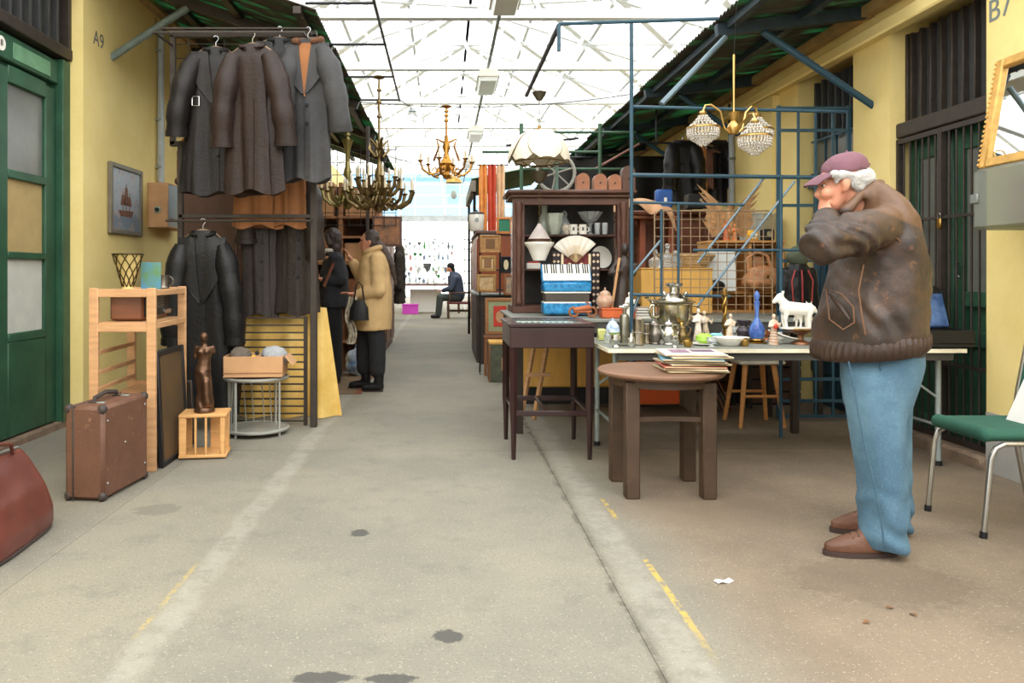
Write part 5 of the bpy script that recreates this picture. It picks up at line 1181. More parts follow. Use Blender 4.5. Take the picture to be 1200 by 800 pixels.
# dark sideboard behind, with cloth, tin, eagle and boxes
sb = thing('tall_sideboard', 'tall brown wooden sideboard against the wall behind the wire grid', 'sideboard', (2.3, 8.0, 0)); sbw = M('sideboard_wood', (112, 66, 46), .45, var=.2, scale=5, stretch=(6, 1, 1))
MB().bb(-.62, .78, -.25, .3, 0, 1.78, .01).build('sideboard_body', sbw, sb); MB().bb(-.66, .82, -.29, .32, 1.78, 1.83, .012).build('sideboard_top', sbw, sb)
for k, x in enumerate((-.38, .08, .54)): MB().bb(x-.21, x+.21, -.27, -.25, .1, 1.3, .008).build('sideboard_door', dark_wood, sb); d_ = MB().bb(x-.21, x+.21, -.275, -.25, 1.38, 1.7, .008).build('drawer', sbw, sb); MB().ell((x, -.285, 1.54), .018, 8).build('knob', brass, d_)
SZ = 1.832
mid = thing('plank_shelf', 'brown plank shelf on a red upright behind the blue rack', 'shelf', (1.83, 7.5, 0)); MB().bb(-.24, .42, -.17, .2, 1.72, 1.75, .006).build('shelf_board', mid_wood, mid)
for x in (-.22, .1, .38): MB().bb(x-.03, x+.03, -.05, .05, 0, 1.72, .006).build('upright', M('red_brown_post', (150, 82, 54), .5, var=.2, scale=6), mid)
clm = M('tan_drape', (196, 150, 112), .8, var=.2, scale=8)
def dr(u, v): return (-.32+.66*u, -.22+.3*v+.02*math.sin(u*20), .05-.16*max(0, .35-v)*2*(.7+.3*math.sin(u*14))+.03*math.sin(u*17+v*5)+.06*math.sin(u*PI)-.22*max(0, u-.55)*(1-v))
single(MB().sheet(dr, 40, 20, .008), 'tan_drape', clm, 'crumpled tan cloth draped over the plank shelf', 'cloth', (1.86, 7.46, 1.79))
t = thing('blue_tin', 'blue storage tin with a small white label on the sideboard', 'tin', (fx(781, 7.4), 7.5, SZ+.002)); MB().box((0, 0, .09), (.16, .1, .18), .016).build('tin_body', M('blue_tin', (36, 84, 156), .4), t); MB().box((.005, -.0515, .08), (.028, .003, .04)).build('tin_label', porcelain, t)
t = thing('black_flat_box', 'black box with silver plate on the sideboard', 'box', (fx(818, 7.5), 7.55, SZ)); MB().box((0, 0, .07), (.2, .14, .14), .006).build('box_body', black_steel, t); MB().lathe([(0, 0), (.018, 0), (.018, .004), (0, .004)], (.02, -.071, .08), 12, Matrix.Rotation(PI/2, 4, 'X')).build('silver_plate', silver, t)
eg = thing('carved_eagle', 'carved wooden eagle with spread wings in front of the sideboard', 'carving', (fx(857, 6.95), 6.98, TZ)); o = Vector(eg.location); m = MB(); ew = M('carved_tan_wood', (178, 136, 92), .6, var=.3, scale=20)
m.cap((0, 0, .1), (.0, 0, .26), .045, .05); m.cap((0, 0, .28), (0, -.04, .33), .03, .028); m.cap((0, -.05, .335), (0, -.085, .32), .012, .004); m.cap((-.02, 0, .1), (-.02, 0, .0), .02, .016); m.cap((.02, 0, .1), (.02, 0, .0), .02, .016); m.cap((0, .02, .1), (0, .08, .02), .03, .03)
for v in m.v: v += o
blob(m, 'bird_body', ew, eg, .009, 2); MB().box((0, 0, .005), (.16, .12, .012), .004).build('base', dark_wood, eg)
for s_ in (-1, 1):
    for k in range(7):
        MB().prism([(s_*.03, .24-.025*k), (s_*(.12+.02*k), .38-.03*k), (s_*(.3-.022*k), .53-.075*k), (s_*(.27-.02*k), .49-.075*k), (s_*.05, .2-.02*k)], .01+.004*k, .018+.004*k).build('feather', ew, eg)
t = thing('plastic_bin', 'cloudy plastic storage bin standing against the yellow wall', 'bin', (fx(898, 7.2)+.03, 7.49, 1.402)); MB().loft([(0, 0, .02, .16, .12), (0, 0, .36, .19, .14)], 4, 1).build('bin_body', M('cloudy_plastic', (190, 190, 178), .35), t); MB().box((0, 0, .37), (.3, .22, .02), .006).build('bin_lid', M('cloudy_plastic'), t)
t2 = thing('wooden_stand', 'tall brown wooden cupboard carrying the cloudy plastic bin', 'cupboard', (fx(902, 7.2)+.03, 7.5, 0)); MB().box((0, 0, .7), (.36, .3, 1.4), .008).build('cupboard_body', mid_wood, t2); MB().box((0, -.155, .75), (.3, .02, 1.2), .006).build('cupboard_door', mid_wood, t2)
gb = thing('garment_bag', 'dark hooded leather jacket on a stand beside the blue gate', 'jacket', (fx(935, 5.95), 5.95, BZ)); m = MB(); o = Vector(gb.location)
m.loft([(0, 0, .0, .13, .08), (0, 0, .2, .12, .08), (.0, 0, .36, .1, .07), (0, 0, .42, .06, .05)], 16); m.cap((-.1, 0, .34), (-.13, -.02, .08), .045, .035); m.cap((.1, 0, .34), (.13, -.02, .08), .045, .035)
for v in m.v: v += o
blob(m, 'jacket_body', l_black, gb, .012, 2, .008, 10); m = MB(); m.ell(o+Vector((0, 0, .47)), (.085, .07, .085), 12); blob(m, 'hood', M('green_nylon', (74, 82, 62), .6), gb, .01, 1, .012, 12)
for k in range(3): MB().tube([(-.06+.05*k, -.085, .36), (-.1+.08*k, -.12, .28), (-.08+.07*k, -.1, .12)], .006, 6).build('cord', M('red_cord', (150, 50, 50), .6), gb)
# jackets on the far right wall
for k, (px, y0, y1, w_, mt, lab) in enumerate(((800, 165, 238, .36, l_black, 'black leather jacket hanging on the wall above the sideboard, beside the tan one'), (819, 168, 226, .16, M('camel_suede', (186, 132, 88), .8), 'narrow camel suede coat hanging between two black jackets'), (828, 176, 220, .13, M('mauve_leather', (130, 92, 84), .6), 'slim mauve brown scarf coat hanging beside the camel one'), (842, 165, 236, .3, l_char, 'charcoal jacket hanging above the carved eagle'), (853, 170, 232, .2, l_black, 'black leather jacket hanging nearest to the grey wall pipe'))):
    D = 8.6+.13*k; p, L = CP(px, y0, y1, D); c = coat(lab, p, L, w_, w_*1.05, mt, .0, L*.7, (.01, .01), ph=k*1.3, buttons=0, lapel=k in (0, 3), sleeves=(k in (0, 3), k in (0, 3))); c['group'] = 'jackets above the sideboard'
hr = thing('hanging_rail', 'dark clothes rail above the sideboard holding the jackets', 'rail', (2.85, 8.85, 2.7)); MB().tube([(-.6, 0, 0), (.45, 0, 0)], .012, 8).build('rail', black_steel, hr); MB().tube([(.44, 0, 0), (.44, 0, .45)], .012, 8).build('hanger_rod', black_steel, hr); MB().tube([(-.4, 0, 0), (-.4, 0, .45)], .012, 8).build('hanger_rod', black_steel, hr)
wp = thing('wall_pipe', 'pale grey pipe running down the yellow wall behind the chandelier', 'pipe', (WRX-.03, 8.72, 1.2)); MB().tube([(0, 0, 0), (0, 0, 1.65)], .035, 10).build('pipe', M('pale_pipe'), wp)
for z_ in (.3, 1.3): MB().box((.0, 0, z_), (.06, .09, .03), .004).build('clip', grey_steel, wp)
# ================================================================ RIGHT PILLAR: mirror, plastic enclosure, chair
eb = thing('meter_enclosure', 'cloudy grey plastic meter enclosure fixed to the yellow pillar below the mirror', 'enclosure', (2.97, 3.9, 1.44))
MB().bb(0, .33, -.5, .42, 0, .34, .02).build('enclosure_shell', glassy('cloudy_shell', (190, 194, 184), .34, .35), eb)
MB().bb(.3, .33, -.49, .41, .01, .33).build('back_plate', M('grey_back', (150, 152, 146), .6), eb)
for y, z, w, h, c in ((-.1, .08, .13, .18, (206, 200, 180)), (.1, .06, .1, .12, (170, 160, 150)), (.27, .05, .05, .22, (190, 140, 110)), (-.34, .1, .12, .16, (190, 190, 186))): MB().bb(.12, .28, y-w/2, y+w/2, z, z+h, .01).build('meter', M('meter_%d' % c[0], c, .5), eb)
MB().bb(-.012, .0, .36, .42, .15, .2, .003).build('latch', grey_steel, eb)
giltm = M('gilt_frame', (206, 160, 86), .4, .35, var=.2, scale=18)
mi = thing('gilt_mirror', 'gilt framed mirror leaning on the grey enclosure against the yellow pillar', 'mirror', (3.02, 3.94, 1.782))
tl = math.radians(10); RM = Matrix.Rotation(tl, 4, 'Y'); hw, hh = .38, .62
def lean(*a, b=.008): q = MB().bb(*a, b); return MB().add(q.v, q.f, RM)
for nm, a in (('frame_stile', (-.02, .02, -hw, -hw+.055, 0, hh)), ('frame_stile', (-.02, .02, hw-.055, hw, 0, hh)), ('frame_rail', (-.02, .02, -hw+.055, hw-.055, 0, .055)), ('frame_rail', (-.02, .02, -hw+.055, hw-.055, hh-.055, hh))): lean(*a).build(nm, giltm, mi)
lean(.002, .012, -hw+.05, hw-.05, .05, hh-.05, b=.001).build('mirror_glass', M('mirror_silver', (236, 238, 238), .02, 1., var=.0), mi)
m = MB()
for k in range(22):
    q = MB().ell((-.022, hw-.006, .02+.0275*k), (.008, .009, .009), 6); m.add(q.v, q.f, RM)
m.build('bead_moulding', giltm, mi)
gc = thing('green_chair', 'steel tube chair with a padded green seat beside the grey dado', 'chair', (2.68, 3.68, 0))
gfab = M('green_upholstery', (42, 88, 72), .85, var=.1, scale=20, bump=.1, bscale=200)
m = MB(); m.box((0, 0, .46), (.44, .42, .055), .026); m.cap((-.2, -.17, .462), (-.2, .17, .462), .035, .035)
for v in m.v: v += Vector(gc.location)
blob(m, 'seat', gfab, gc, .012, 3)
stl = M('satin_steel', (176, 172, 164), .3, .9, var=.08)
for y in (-.2, .2):
    MB().tube([(-.235, y, 0), (-.2, y, .36), (-.18, y, .405), (-.14, y, .425), (.22, y, .425)], .0125, 10).build('front_leg', stl, gc)
    MB().tube([(.28, y, 0), (.2, y, .42), (.22, y, .6), (.27, y, .86)], .0125, 10).build('rear_leg', stl, gc)
    for x in (-.235, .28): MB().tube([(x, y, 0), (x*.99, y, .03)], .016, 10).build('foot', black_steel, gc)
MB().box((.25, 0, .72), (.035, .4, .26), .016, Matrix.Rotation(math.radians(10), 3, 'Y')).build('backrest', gfab, gc)
nb = thing('white_board', 'white sheet of stiff paper propped on the seat of the green chair', 'board', (2.76, 3.6, .488)); MB().box((.055, 0, .15), (.008, .3, .34), .002, Matrix.Rotation(math.radians(24), 3, 'Y')).build('sheet', M('stiff_paper', (226, 222, 216), .7, var=.04), nb)
for z in (.1, .16, .22): MB().box((.002+.445*z-.018, -.02, z), (.002, .2, .006), 0, Matrix.Rotation(math.radians(24), 3, 'Y')).build('print_line', M('faint_print', (190, 184, 180), .7), nb)
# ================================================================ ON AND OVER THE VITRINE
VT = BZ+1.047
arch_w = M('arched_wood', (158, 104, 74), .5, var=.2, scale=5)
for k, (px, h, lab) in enumerate(((685, .165, 'arched wooden clock case at the middle of the vitrine top'), (705, .16, 'arched wooden clock case between two others on the vitrine'), (722, .155, 'arched wooden clock case by the taller dark one on the vitrine'), (738, .23, 'taller dark arched case at the end of the vitrine top'))):
    t = thing('arched_case', lab, 'clock case', (fx(px, 6.75)-.02, 6.75, VT), 0, 'arched clock cases on the vitrine'); r = .056
    out = [(-r, 0), (r, 0), (r, h-r)]+[(r*math.cos(a), h-r+r*math.sin(a)) for a in [PI*i/10 for i in range(1, 10)]]+[(-r, h-r)]
    MB().prism(out, -.05, .05).build('case_body', arch_w if k < 3 else dark_wood, t)
    MB().lathe([(0, 0), (.008, 0), (.006, .006), (0, .006)], (0, -.051, h*.5), 10, Matrix.Rotation(PI/2, 4, 'X')).build('keyhole', black_steel, t)
sw = thing('spinning_wheel', 'grey wooden spinning wheel standing on top of the vitrine', 'wheel', (fx(650, 6.72), 6.78, VT)); gw = M('weathered_grey_wood', (150, 148, 138), .7, var=.2, scale=9)
c = (.02, 0, .175); MB().tube(arc(c, .165, 0, 2*PI*27/28, 27), .016, 8, closed=True).build('rim', gw, sw)
for k in range(6): a = k*PI/3+.3; MB().tube([c, (c[0]+.16*math.cos(a), 0, c[2]+.16*math.sin(a))], .007, 6).build('spoke', gw, sw)
MB().tube([(c[0], -.05, c[2]), (c[0], .05, c[2])], .022, 10).build('hub', gw, sw)
for y in (-.06, .06): MB().tube([(c[0], y, 0), (c[0], y, .33)], [.014, .01], 8).build('upright', M('green_grey_post', (96, 118, 108), .6), sw)
MB().box((c[0], 0, .008), (.3, .18, .016), .004).build('base_board', gw, sw)
# petal lamp and milk glass pendant
LD_ = 6.2
def chain(mb, x, y, z0, z1, r=.008):
    n = max(2, int((z1-z0)/(r*3.2)))
    for i in range(n):
        zc = z0+(z1-z0)*(i+.5)/n; pts = []
        for k in range(8):
            a = 2*PI*k/8; u, w = r*.7*math.cos(a), r*1.9*math.sin(a); pts.append((x+(u if i % 2 else 0), y+(0 if i % 2 else u), zc+w))
        mb.tube(pts, r*.28, 4, closed=True)
    return mb
px_ = (632-CX)*LD_/F
rodz = HC+(CY-108)*LD_/F
plm = thing('petal_lamp', 'hanging lamp with cream overlapping shell petals above the vitrine', 'lamp', (px_, LD_, 2.03))
shell = M('cream_shell', (226, 216, 196), .5, var=.06, scale=12)
for k in range(7):
    a = 2*PI*k/7+.35
    def pf(u, v, a=a):
        w = math.sqrt(max(.03, 1-(2*(.08+.9*u)-1)**2)); ang = a+(v-.5)*1.6*w*(.6+.4*u); r = .03+.21*math.sin(u*PI/2)**1.05; return (r*math.cos(ang), r*math.sin(ang), .31-.25*u**1.9+.01*math.sin(v*PI))
    def pe(u, v, k=k, pf=pf): q = Vector(pf(u, v)); g = 1+.05*(k % 2)+.02*(k == 6); return (q.x*g, q.y*g, q.z+.006*(k % 2))
    pt_ = MB().sheet(pe, 10, 8, .004).build('petal', shell, plm)
    edge = [pe(i/10, 0) for i in range(1, 11)]+[pe(1, j/8) for j in range(1, 9)]+[pe(1-i/10, 1) for i in range(1, 10)]
    MB().tube(edge, .0035, 5).build('petal_gap_rim', old_brass, pt_)  # dark rim added to stand for the shaded gaps between petals
MB().lathe([(0, .3), (.05, .3), (.055, .312), (.03, .33), (.012, .34), (.012, .36), (0, .365)], n=14).build('top_cap', brass, plm)
MB().tube(arc((0, 0, .065), .2, 0, 2*PI*20/21, 20, 'xy'), .005, 6, closed=True).build('ring', old_brass, plm)
for k in range(5): a = 2*PI*k/5; MB().tube([(.2*math.cos(a), .2*math.sin(a), .065), (.1*math.cos(a), .1*math.sin(a), .02), (0, 0, .03)], .004, 5).build('stay', old_brass, plm)
chain(MB(), 0, 0, .36, rodz-2.03-.06).build('chain', old_brass, plm); MB().lathe([(0, -.07), (.02, -.065), (.05, -.02), (.06, 0), (0, .0)], (0, 0, rodz-2.03), 16).build('ceiling_cup', M('dull_bronze', (92, 84, 70), .45, .7), plm)
mp_ = thing('milk_glass_pendant', 'milk glass pendant lamp on a chain in front of the vitrine', 'lamp', (px_, LD_-.0, 1.3)); milk = M('milk_glass', (228, 224, 214), .3, var=.03)
MB().lathe([(0, .0), (.05, .002), (.075, .06), (.09, .1), (.118, .135), (.118, .15), (0, .15)], n=24, fl=lambda a, z, r: 1+(.03*math.sin(14*a) if z > .09 else 0)).build('bowl', milk, mp_)
MB().lathe([(0, .15), (.095, .15), (.098, .175), (0, .175)], n=24).build('band', M('bronze_band', (84, 58, 44), .4, .6), mp_); MB().lathe([(0, .175), (.09, .175), (.05, .24), (.02, .285), (.012, .3), (0, .3)], n=24).build('glass_cone', M('smoked_milk_glass', (176, 164, 160), .3), mp_)
chain(MB(), 0, 0, .3, .64).build('chain', old_brass, mp_); MB().lathe([(0, .62), (.03, .63), (.06, .68), (.07, .72), (0, .72)], n=16).build('cup', M('dull_bronze'), mp_); MB().tube([(0, 0, .72), (0, 0, .76)], .004, 6).build('hook', old_brass, mp_)
# ================================================================ CHANDELIERS
def candle_chandelier(name, label, p, top, R, n, mat, h=.5, drop=.0, cr=.012, tiers=1, group=None, bulbs=True, hang=None):
    """p = base centre; h = height of arms above base; top = top of the rod above the base"""
    t = thing(name, label, 'chandelier', p, 0, group)
    MB().lathe([(0, 0), (.03, .01), (.05, .05), (.03, .09), (.06, .13), (.075, .18), (.04, .24), (.025, .3), (.045, .36), (.03, .42), (.018, .5), (0, .5)], n=16).build('body', mat, t)
    MB().tube([(0, 0, .48), (0, 0, top*.62), (0, 0, top)], .011, 8).build('stem', mat, t)
    for q in (.55, .72, .86): MB().lathe([(0, -.02), (.022, -.012), (.026, 0), (.022, .012), (0, .02)], (0, 0, .48+(top-.48)*q), 10).build('stem_knop', mat, t)
    MB().lathe([(0, 0), (.025, -.01), (.055, .0), (.06, .012), (0, .02)], (0, 0, top), 14).build('ceiling_cup', mat, t)
    for tier in range(tiers):
        rr = R*(1-.35*tier); zz = .16+.13*tier
        for k in range(n-2*tier):
            a = 2*PI*k/(n-2*tier)+.25+.3*tier; ca, sa = math.cos(a), math.sin(a)
            pts = [(.05*ca, .05*sa, zz), (rr*.35*ca, rr*.35*sa, zz-.09), (rr*.65*ca, rr*.65*sa, zz-.11), (rr*.92*ca, rr*.92*sa, zz-.05), (rr*ca, rr*sa, zz+.03)]
            arm = MB().tube(pts, [cr, cr*.9, cr, cr*.85, cr*.9], 8); arm.ell((rr*.5*ca, rr*.5*sa, zz-.12), (.022, .022, .016), 6); arm.tube([(rr*.3*ca, rr*.3*sa, zz-.08), (rr*.45*ca, rr*.45*sa, zz-.02), (rr*.55*ca, rr*.55*sa, zz-.06)], cr*.6, 6)
            arm = arm.lathe([(0, .0), (.012, 0), (.032, .018), (.034, .024), (0, .026)], (rr*ca, rr*sa, zz+.025), 10).build('arm', mat, t)
            MB().tube([(rr*ca, rr*sa, zz+.05), (rr*ca, rr*sa, zz+.13)], .011, 8).build('candle', M('candle_cream', (216, 200, 168), .6), arm)
            if bulbs: MB().lathe([(0, 0), (.009, .004), (.013, .02), (.008, .04), (0, .055)], (rr*ca, rr*sa, zz+.13), 8).build('bulb', milk, arm)
    return t
c1 = candle_chandelier('brass_chandelier', 'large tarnished brass chandelier with many candle arms under the left canopy', (-.64, 7.6, 1.80), 1.33, .34, 12, old_brass, cr=.02, tiers=2)
for k in range(4): a = k*PI/2+.4; MB().tube([(0, 0, .62), (.09*math.cos(a), .09*math.sin(a), .72), (.1*math.cos(a), .1*math.sin(a), .62), (.04*math.cos(a), .04*math.sin(a), .55)], .014, 8).build('scroll', old_brass, c1)
c2 = candle_chandelier('brass_chandelier', 'smaller brass chandelier with trumpet stem hung behind the large one', (-.97, 7.75, 1.84), .8, .26, 8, M('green_brass', (138, 126, 78), .38, .9, var=.3, scale=18), cr=.016)
MB().lathe([(0, .45), (.02, .45), (.025, .6), (.05, .68), (.06, .7), (0, .69)], n=16).build('trumpet', M('green_brass'), c2); MB().tube([(0, 0, .8), (0, 0, 1.28)], .004, 5).build('wire', black_steel, c2)
c3 = candle_chandelier('gilt_chandelier', 'small gilt wooden chandelier hanging over the middle of the aisle', (.03, 8.7, 2.26), .82, .3, 6, M('bright_gilt', (182, 130, 58), .35, .9, var=.3, scale=22), cr=.014, bulbs=False)
for k in range(3): a = k*2*PI/3+.5; MB().tube([(.02*math.cos(a), .02*math.sin(a), .42), (.13*math.cos(a), .13*math.sin(a), .47), (.1*math.cos(a), .1*math.sin(a), .38), (.17*math.cos(a), .17*math.sin(a), .22)], .013, 6).build('gilt_leaf', M('bright_gilt'), c3)
# crystal chandelier with three bead baskets
CD = 5.45
cc = thing('crystal_chandelier', 'brass ceiling lamp with three crystal bead baskets in front of the blue rack', 'chandelier', (fx(860, CD), CD, 1.98))
def cz(py): return HC+(CY-py)*CD/F-1.98
bra = M('light_brass', (206, 170, 104), .3, 1., var=.15)
MB().tube([(0, 0, cz(150)), (0, 0, cz(64))], .008, 8).build('stem', bra, cc); MB().tube([(0, 0, cz(64)), (.02, 0, 3.12-1.98)], .002, 4).build('wire', black_steel, cc)
MB().lathe([(0, cz(158)), (.03, cz(157)), (.045, cz(150)), (.04, cz(146)), (.02, cz(142)), (.04, cz(132)), (.018, cz(134)), (0, cz(140))], n=18).build('hub', bra, cc)
bead = M('crystal_bead', (226, 218, 206), .1, trans=.35, var=.3, scale=70)
for k, (dx, dy, zt) in enumerate(((-.225, -.02, cz(134)), (.19, .06, cz(134)), (.06, -.22, cz(150)))):
    d = Vector((dx, dy)); u = d.normalized()
    MB().tube([(u.x*.03, u.y*.03, cz(156)), (u.x*.07, u.y*.07, cz(150)), (u.x*.1, u.y*.1, zt+.02), (dx*.75, dy*.75, zt+.065), (dx*.93, dy*.93, zt+.06), (dx, dy, zt+.02)], .007, 8).build('arm', bra, cc)
    bs_ = MB().lathe([(0, .0), (.02, 0), (.03, -.015), (.02, -.03), (0, -.03)], (dx, dy, zt+.02), 12).build('basket_cap', bra, cc)
    MB().tube([(dx+.108*math.cos(a), dy+.108*math.sin(a), zt-.1) for a in [2*PI*i/24 for i in range(24)]], .008, 6, closed=True).build('basket_ring', bra, bs_)
    m = MB()
    for zz, r, nb_ in ((-.02, .03, 12), (-.04, .045, 16), (-.06, .062, 18), (-.08, .085, 20), (-.112, .104, 30), (-.128, .106, 30), (-.144, .104, 30), (-.16, .1, 28), (-.176, .08, 22), (-.19, .06, 16), (-.205, .04, 12), (-.22, .022, 6)):
        for i in range(nb_): a = 2*PI*i/nb_+zz*40; m.ell((dx+r*math.cos(a), dy+r*math.sin(a), zt+zz), (.0085, .0085, .0095), 5)
    o = m.build('bead_strings', bead, bs_); o['kind'] = 'stuff'
# ================================================================ overhead rods and cables
rodm = black_steel
lr = thing('rod_ladder', 'black steel rods reaching out from the left canopy over the aisle', 'rods', (-.5, 5.5, 3.15))
MB().tube([(0, -2, 0), (0, 3.2, 0)], .012, 6).build('long_rod', rodm, lr)
for y in (-1, 0.05, 1.05, 2.13, 3.15): MB().tube([(0, y, 0), (-.5, y, .0)], .011, 6).build('cross_rod', rodm, lr)
cab = thing('cable', 'thin cable strung across the aisle holding the gilt chandelier', 'cable', (.5, 8.7, 3.06)); MB().tube([(-1.45+3.1*i/12, 0, .05*(i-6)**2/18-.02+.09*(i/12)) for i in range(13)], .005, 5).build('wire', rodm, cab)
cab2 = thing('cable', 'thin cable sagging across the aisle above the far lantern', 'cable', (-.2, 13, 2.95)); MB().tube([(-.8+2.9*i/12, 0, .25*((i-6)/6)**2) for i in range(13)], .006, 5).build('wire', rodm, cab2)
ln = thing('glass_lantern', 'clear glass lantern with brass cap hanging over the far aisle', 'lantern', (.17, 13, 2.38)); MB().lathe([(0, 0), (.09, .0), (.13, .2), (.13, .35), (0, .35)], n=12).build('lantern_glass', clear, ln); MB().lathe([(0, .35), (.15, .35), (.13, .4), (.05, .46), (0, .47)], n=12).build('lantern_cap', brass, ln); MB().tube([(0, 0, .46), (0, 0, .58)], .006, 5).build('hook', brass, ln); MB().ell((0, 0, .15), (.05, .05, .08), 8).build('bulb', milk, ln)
ln = thing('glass_lantern', 'small round frosted globe hanging beside the left rods over the aisle', 'lantern', (-.37, 9.0, 2.98)); MB().ell((0, 0, .06), .065, 10).build('globe', gl_clear, ln); MB().lathe([(0, .11), (.05, .11), (.03, .15), (0, .15)], n=12).build('globe_cap', grey_steel, ln); MB().tube([(0, 0, .15), (-.12, -.35, .17)], .005, 5).build('wire', rodm, ln)
gf = thing('green_scaffold', 'green tubular stall scaffold standing behind the vitrine', 'scaffold', (1.35, 9.0, 0)); gp = M('frame_green', (62, 92, 70), .5, var=.2)
for x in (-.44, .48): MB().tube([(x, 0, 0), (x, 0, 2.95)], .022, 8).build('post', gp, gf)
for z, x0, x1 in ((2.85, -.44, .9), (2.62, -.9, .48), (2.42, -.44, .8)): MB().tube([(x0, 0, z), (x1, 0, z)], .016, 8).build('rail', gp, gf)
MB().tube([(.42, .02, 2.42), (.95, .02, 2.72)], .014, 8).build('diagonal_brace', M('rusty_tube', (140, 96, 84), .5), gf)
# ================================================================ PEOPLE
skin = M('skin', (206, 148, 118), .5, var=.08, scale=14, second=(210, 142, 114))
def ring(xl, xr, y, dyc, ry, D):
    a, b = W(xl, y, D+dyc), W(xr, y, D+dyc); h = (b.x-a.x)/2; t = (a.x+b.x)/2/D
    return ((a.x+b.x)/2, D+dyc, a.z, math.sqrt(max(h*h-(ry*t)**2, (.55*h)**2)), ry)   # width across an oblique line of sight
def hand(m, wrist, d, up, s=1., curl=.9, side=1):
    """palm with five bent fingers; d = pointing direction, up = back of the hand, thumb towards side"""
    w = Vector(wrist); d = Vector(d).normalized(); n = Vector(up); n = (n-d*n.dot(d)).normalized(); x = d.cross(n)*side
    m.cap(w, w+d*.03*s, .026*s, .03*s)
    for k in range(4): m.cap(w+d*.015*s+x*(k-1.5)*.017*s, w+d*.085*s+x*(k-1.5)*.02*s, .015*s, .012*s, 8)
    for k, L in enumerate((.034, .04, .037, .028)):
        p = w+d*.088*s+x*(k-1.5)*.021*s; dd = d
        for j in range(3):
            ang = curl*(.35+.4*j); q = p+(d*math.cos(ang)-n*math.sin(ang))*L*s*(1-.16*j); m.cap(p, q, (.0095-.001*j)*s, (.0088-.001*j)*s, 8); p = q
    p = w+d*.03*s-x*.03*s; q = p+(d*.6-x*.55-n*.35).normalized()*.04*s; m.cap(p, q, .013*s, .0105*s, 8); m.cap(q, q+(d*.9-x*.05-n*.35).normalized()*.03*s, .0105*s, .0085*s, 8)
    return m
# ---------------------------------------------------------------- man in the brown leather jacket
D = 3.42
man = thing('person', 'man in a worn brown leather jacket, blue jeans and mauve cap with hand to mouth', 'person', (1.95, D, 0))
def P(x, y, dy=0.): return W(x, y, D+dy)
m = MB()
# head: skull, jaw, nose, brow, ear, neck
m.ell(P(991, 205), (.098, .076, .1), 16); m.cap(P(982, 218), P(975, 237), .066, .05); m.ell(P(970, 214), (.04, .052, .055), 12); m.cap(P(971, 240), P(967, 243), .034, .03)
m.cap(P(963, 216), P(958.5, 228), .012, .017); m.ell(P(961, 230), (.014, .02, .013), 8); m.cap(P(964, 210, -.03), P(964, 210, .03), .014, .014); m.ell(P(969, 226, -.04), (.03, .025, .028), 10); m.ell(P(969, 226, .04), (.03, .025, .028), 10)
m.ell(P(963, 238), (.014, .026, .008), 8)
for s_ in (-1, 1): m.ell(P(992, 215, s_*.08), (.02, .012, .034), 12); m.ell(P(990, 222, s_*.078), (.012, .01, .014), 8)
m.cap(P(1000, 228), P(1020, 258), .066, .072)
# trunk, legs and arms under the clothes
m.loft([ring(1000, 1050, 250, 0, .12, D), ring(985, 1066, 275, 0, .18, D), ring(985, 1074, 320, 0, .17, D), ring(990, 1074, 370, 0, .16, D), ring(992, 1074, 420, 0, .16, D), ring(1000, 1070, 440, 0, .14, D)][::-1], 20)
for s_ in (-1, 1):
    lx = 1.87 if s_ < 0 else 2.05; yy = D+s_*.14; m.cap((1.94, D+s_*.09, .86), (lx, D+s_*.12, .47), .08, .06); m.cap((lx, D+s_*.12, .47), (lx+.01, yy, .1), .055, .04); m.cap((lx+.01, yy, .06), (lx-.1, yy, .045), .035, .026)
E1, H1 = P(963, 287, -.32), P(968, 256, -.12)
m.cap(P(1036, 264, -.16), E1, .055, .045); m.cap(E1, H1, .045, .03)
m.cap(P(1036, 266, .17), P(1008, 345, .27), .055, .045); m.cap(P(1008, 338, .26), P(982, 365, .14), .045, .03)
hand(m, P(969, 254, -.11), (P(963, 240, -.015)-P(969, 254, -.11)), (-.8, -.5, .15), .9, 1.35, 1)
hand(m, P(980, 367, .13), (-.35, -.2, -.9), (-.9, .2, .2), .95, .7, -1)
blob(m, 'body', skin, man, .009, 2)
# cap with peak
capm = M('mauve_cap', (116, 80, 90), .85, var=.12, scale=14, bump=.1, bscale=150)
m = MB(); c = P(990, 199)
m.loft([(*(P(990, 203)), .1, .084), (*(P(990, 196)), .101, .086), (*(P(991, 189)), .092, .08), (*(P(992, 183)), .07, .062), (*(P(992, 179.5)), .035, .035)], 22)
m2 = MB(); piv = Vector((c.x, c.y, c.z)); m2.add([v-piv for v in m.v], m.f, Matrix.Translation(piv) @ Matrix.Rotation(math.radians(-9), 4, 'Y'))
cp_ = blob(m2, 'cap_crown', capm, man, .009, 2, .003, 20)
a, b = P(968, 203), P(944, 218)
def pk(u, v):
    w = (v-.5)*2; q = a.lerp(b, u*(1-.28*w*w)); return (q.x, q.y+w*.082*(1-.25*u*u), q.z-.018*w*w+.008*math.sin(u*PI))
m = MB().sheet(pk, 10, 12, .007); m.v = [v-Vector(man.location) for v in m.v]; m.build('cap_peak', capm, man)
m = MB().ell(P(992, 178), .007, 8); m.build('cap_button', capm, man, world=True)
MB().box(P(1013, 193), (.03, .05, .012), .004).build('cap_strap', capm, man, world=True)
hairm = M('white_hair', (190, 188, 184), .7, var=.15, scale=40, stretch=(1, 1, 4), bump=.5, bscale=90)
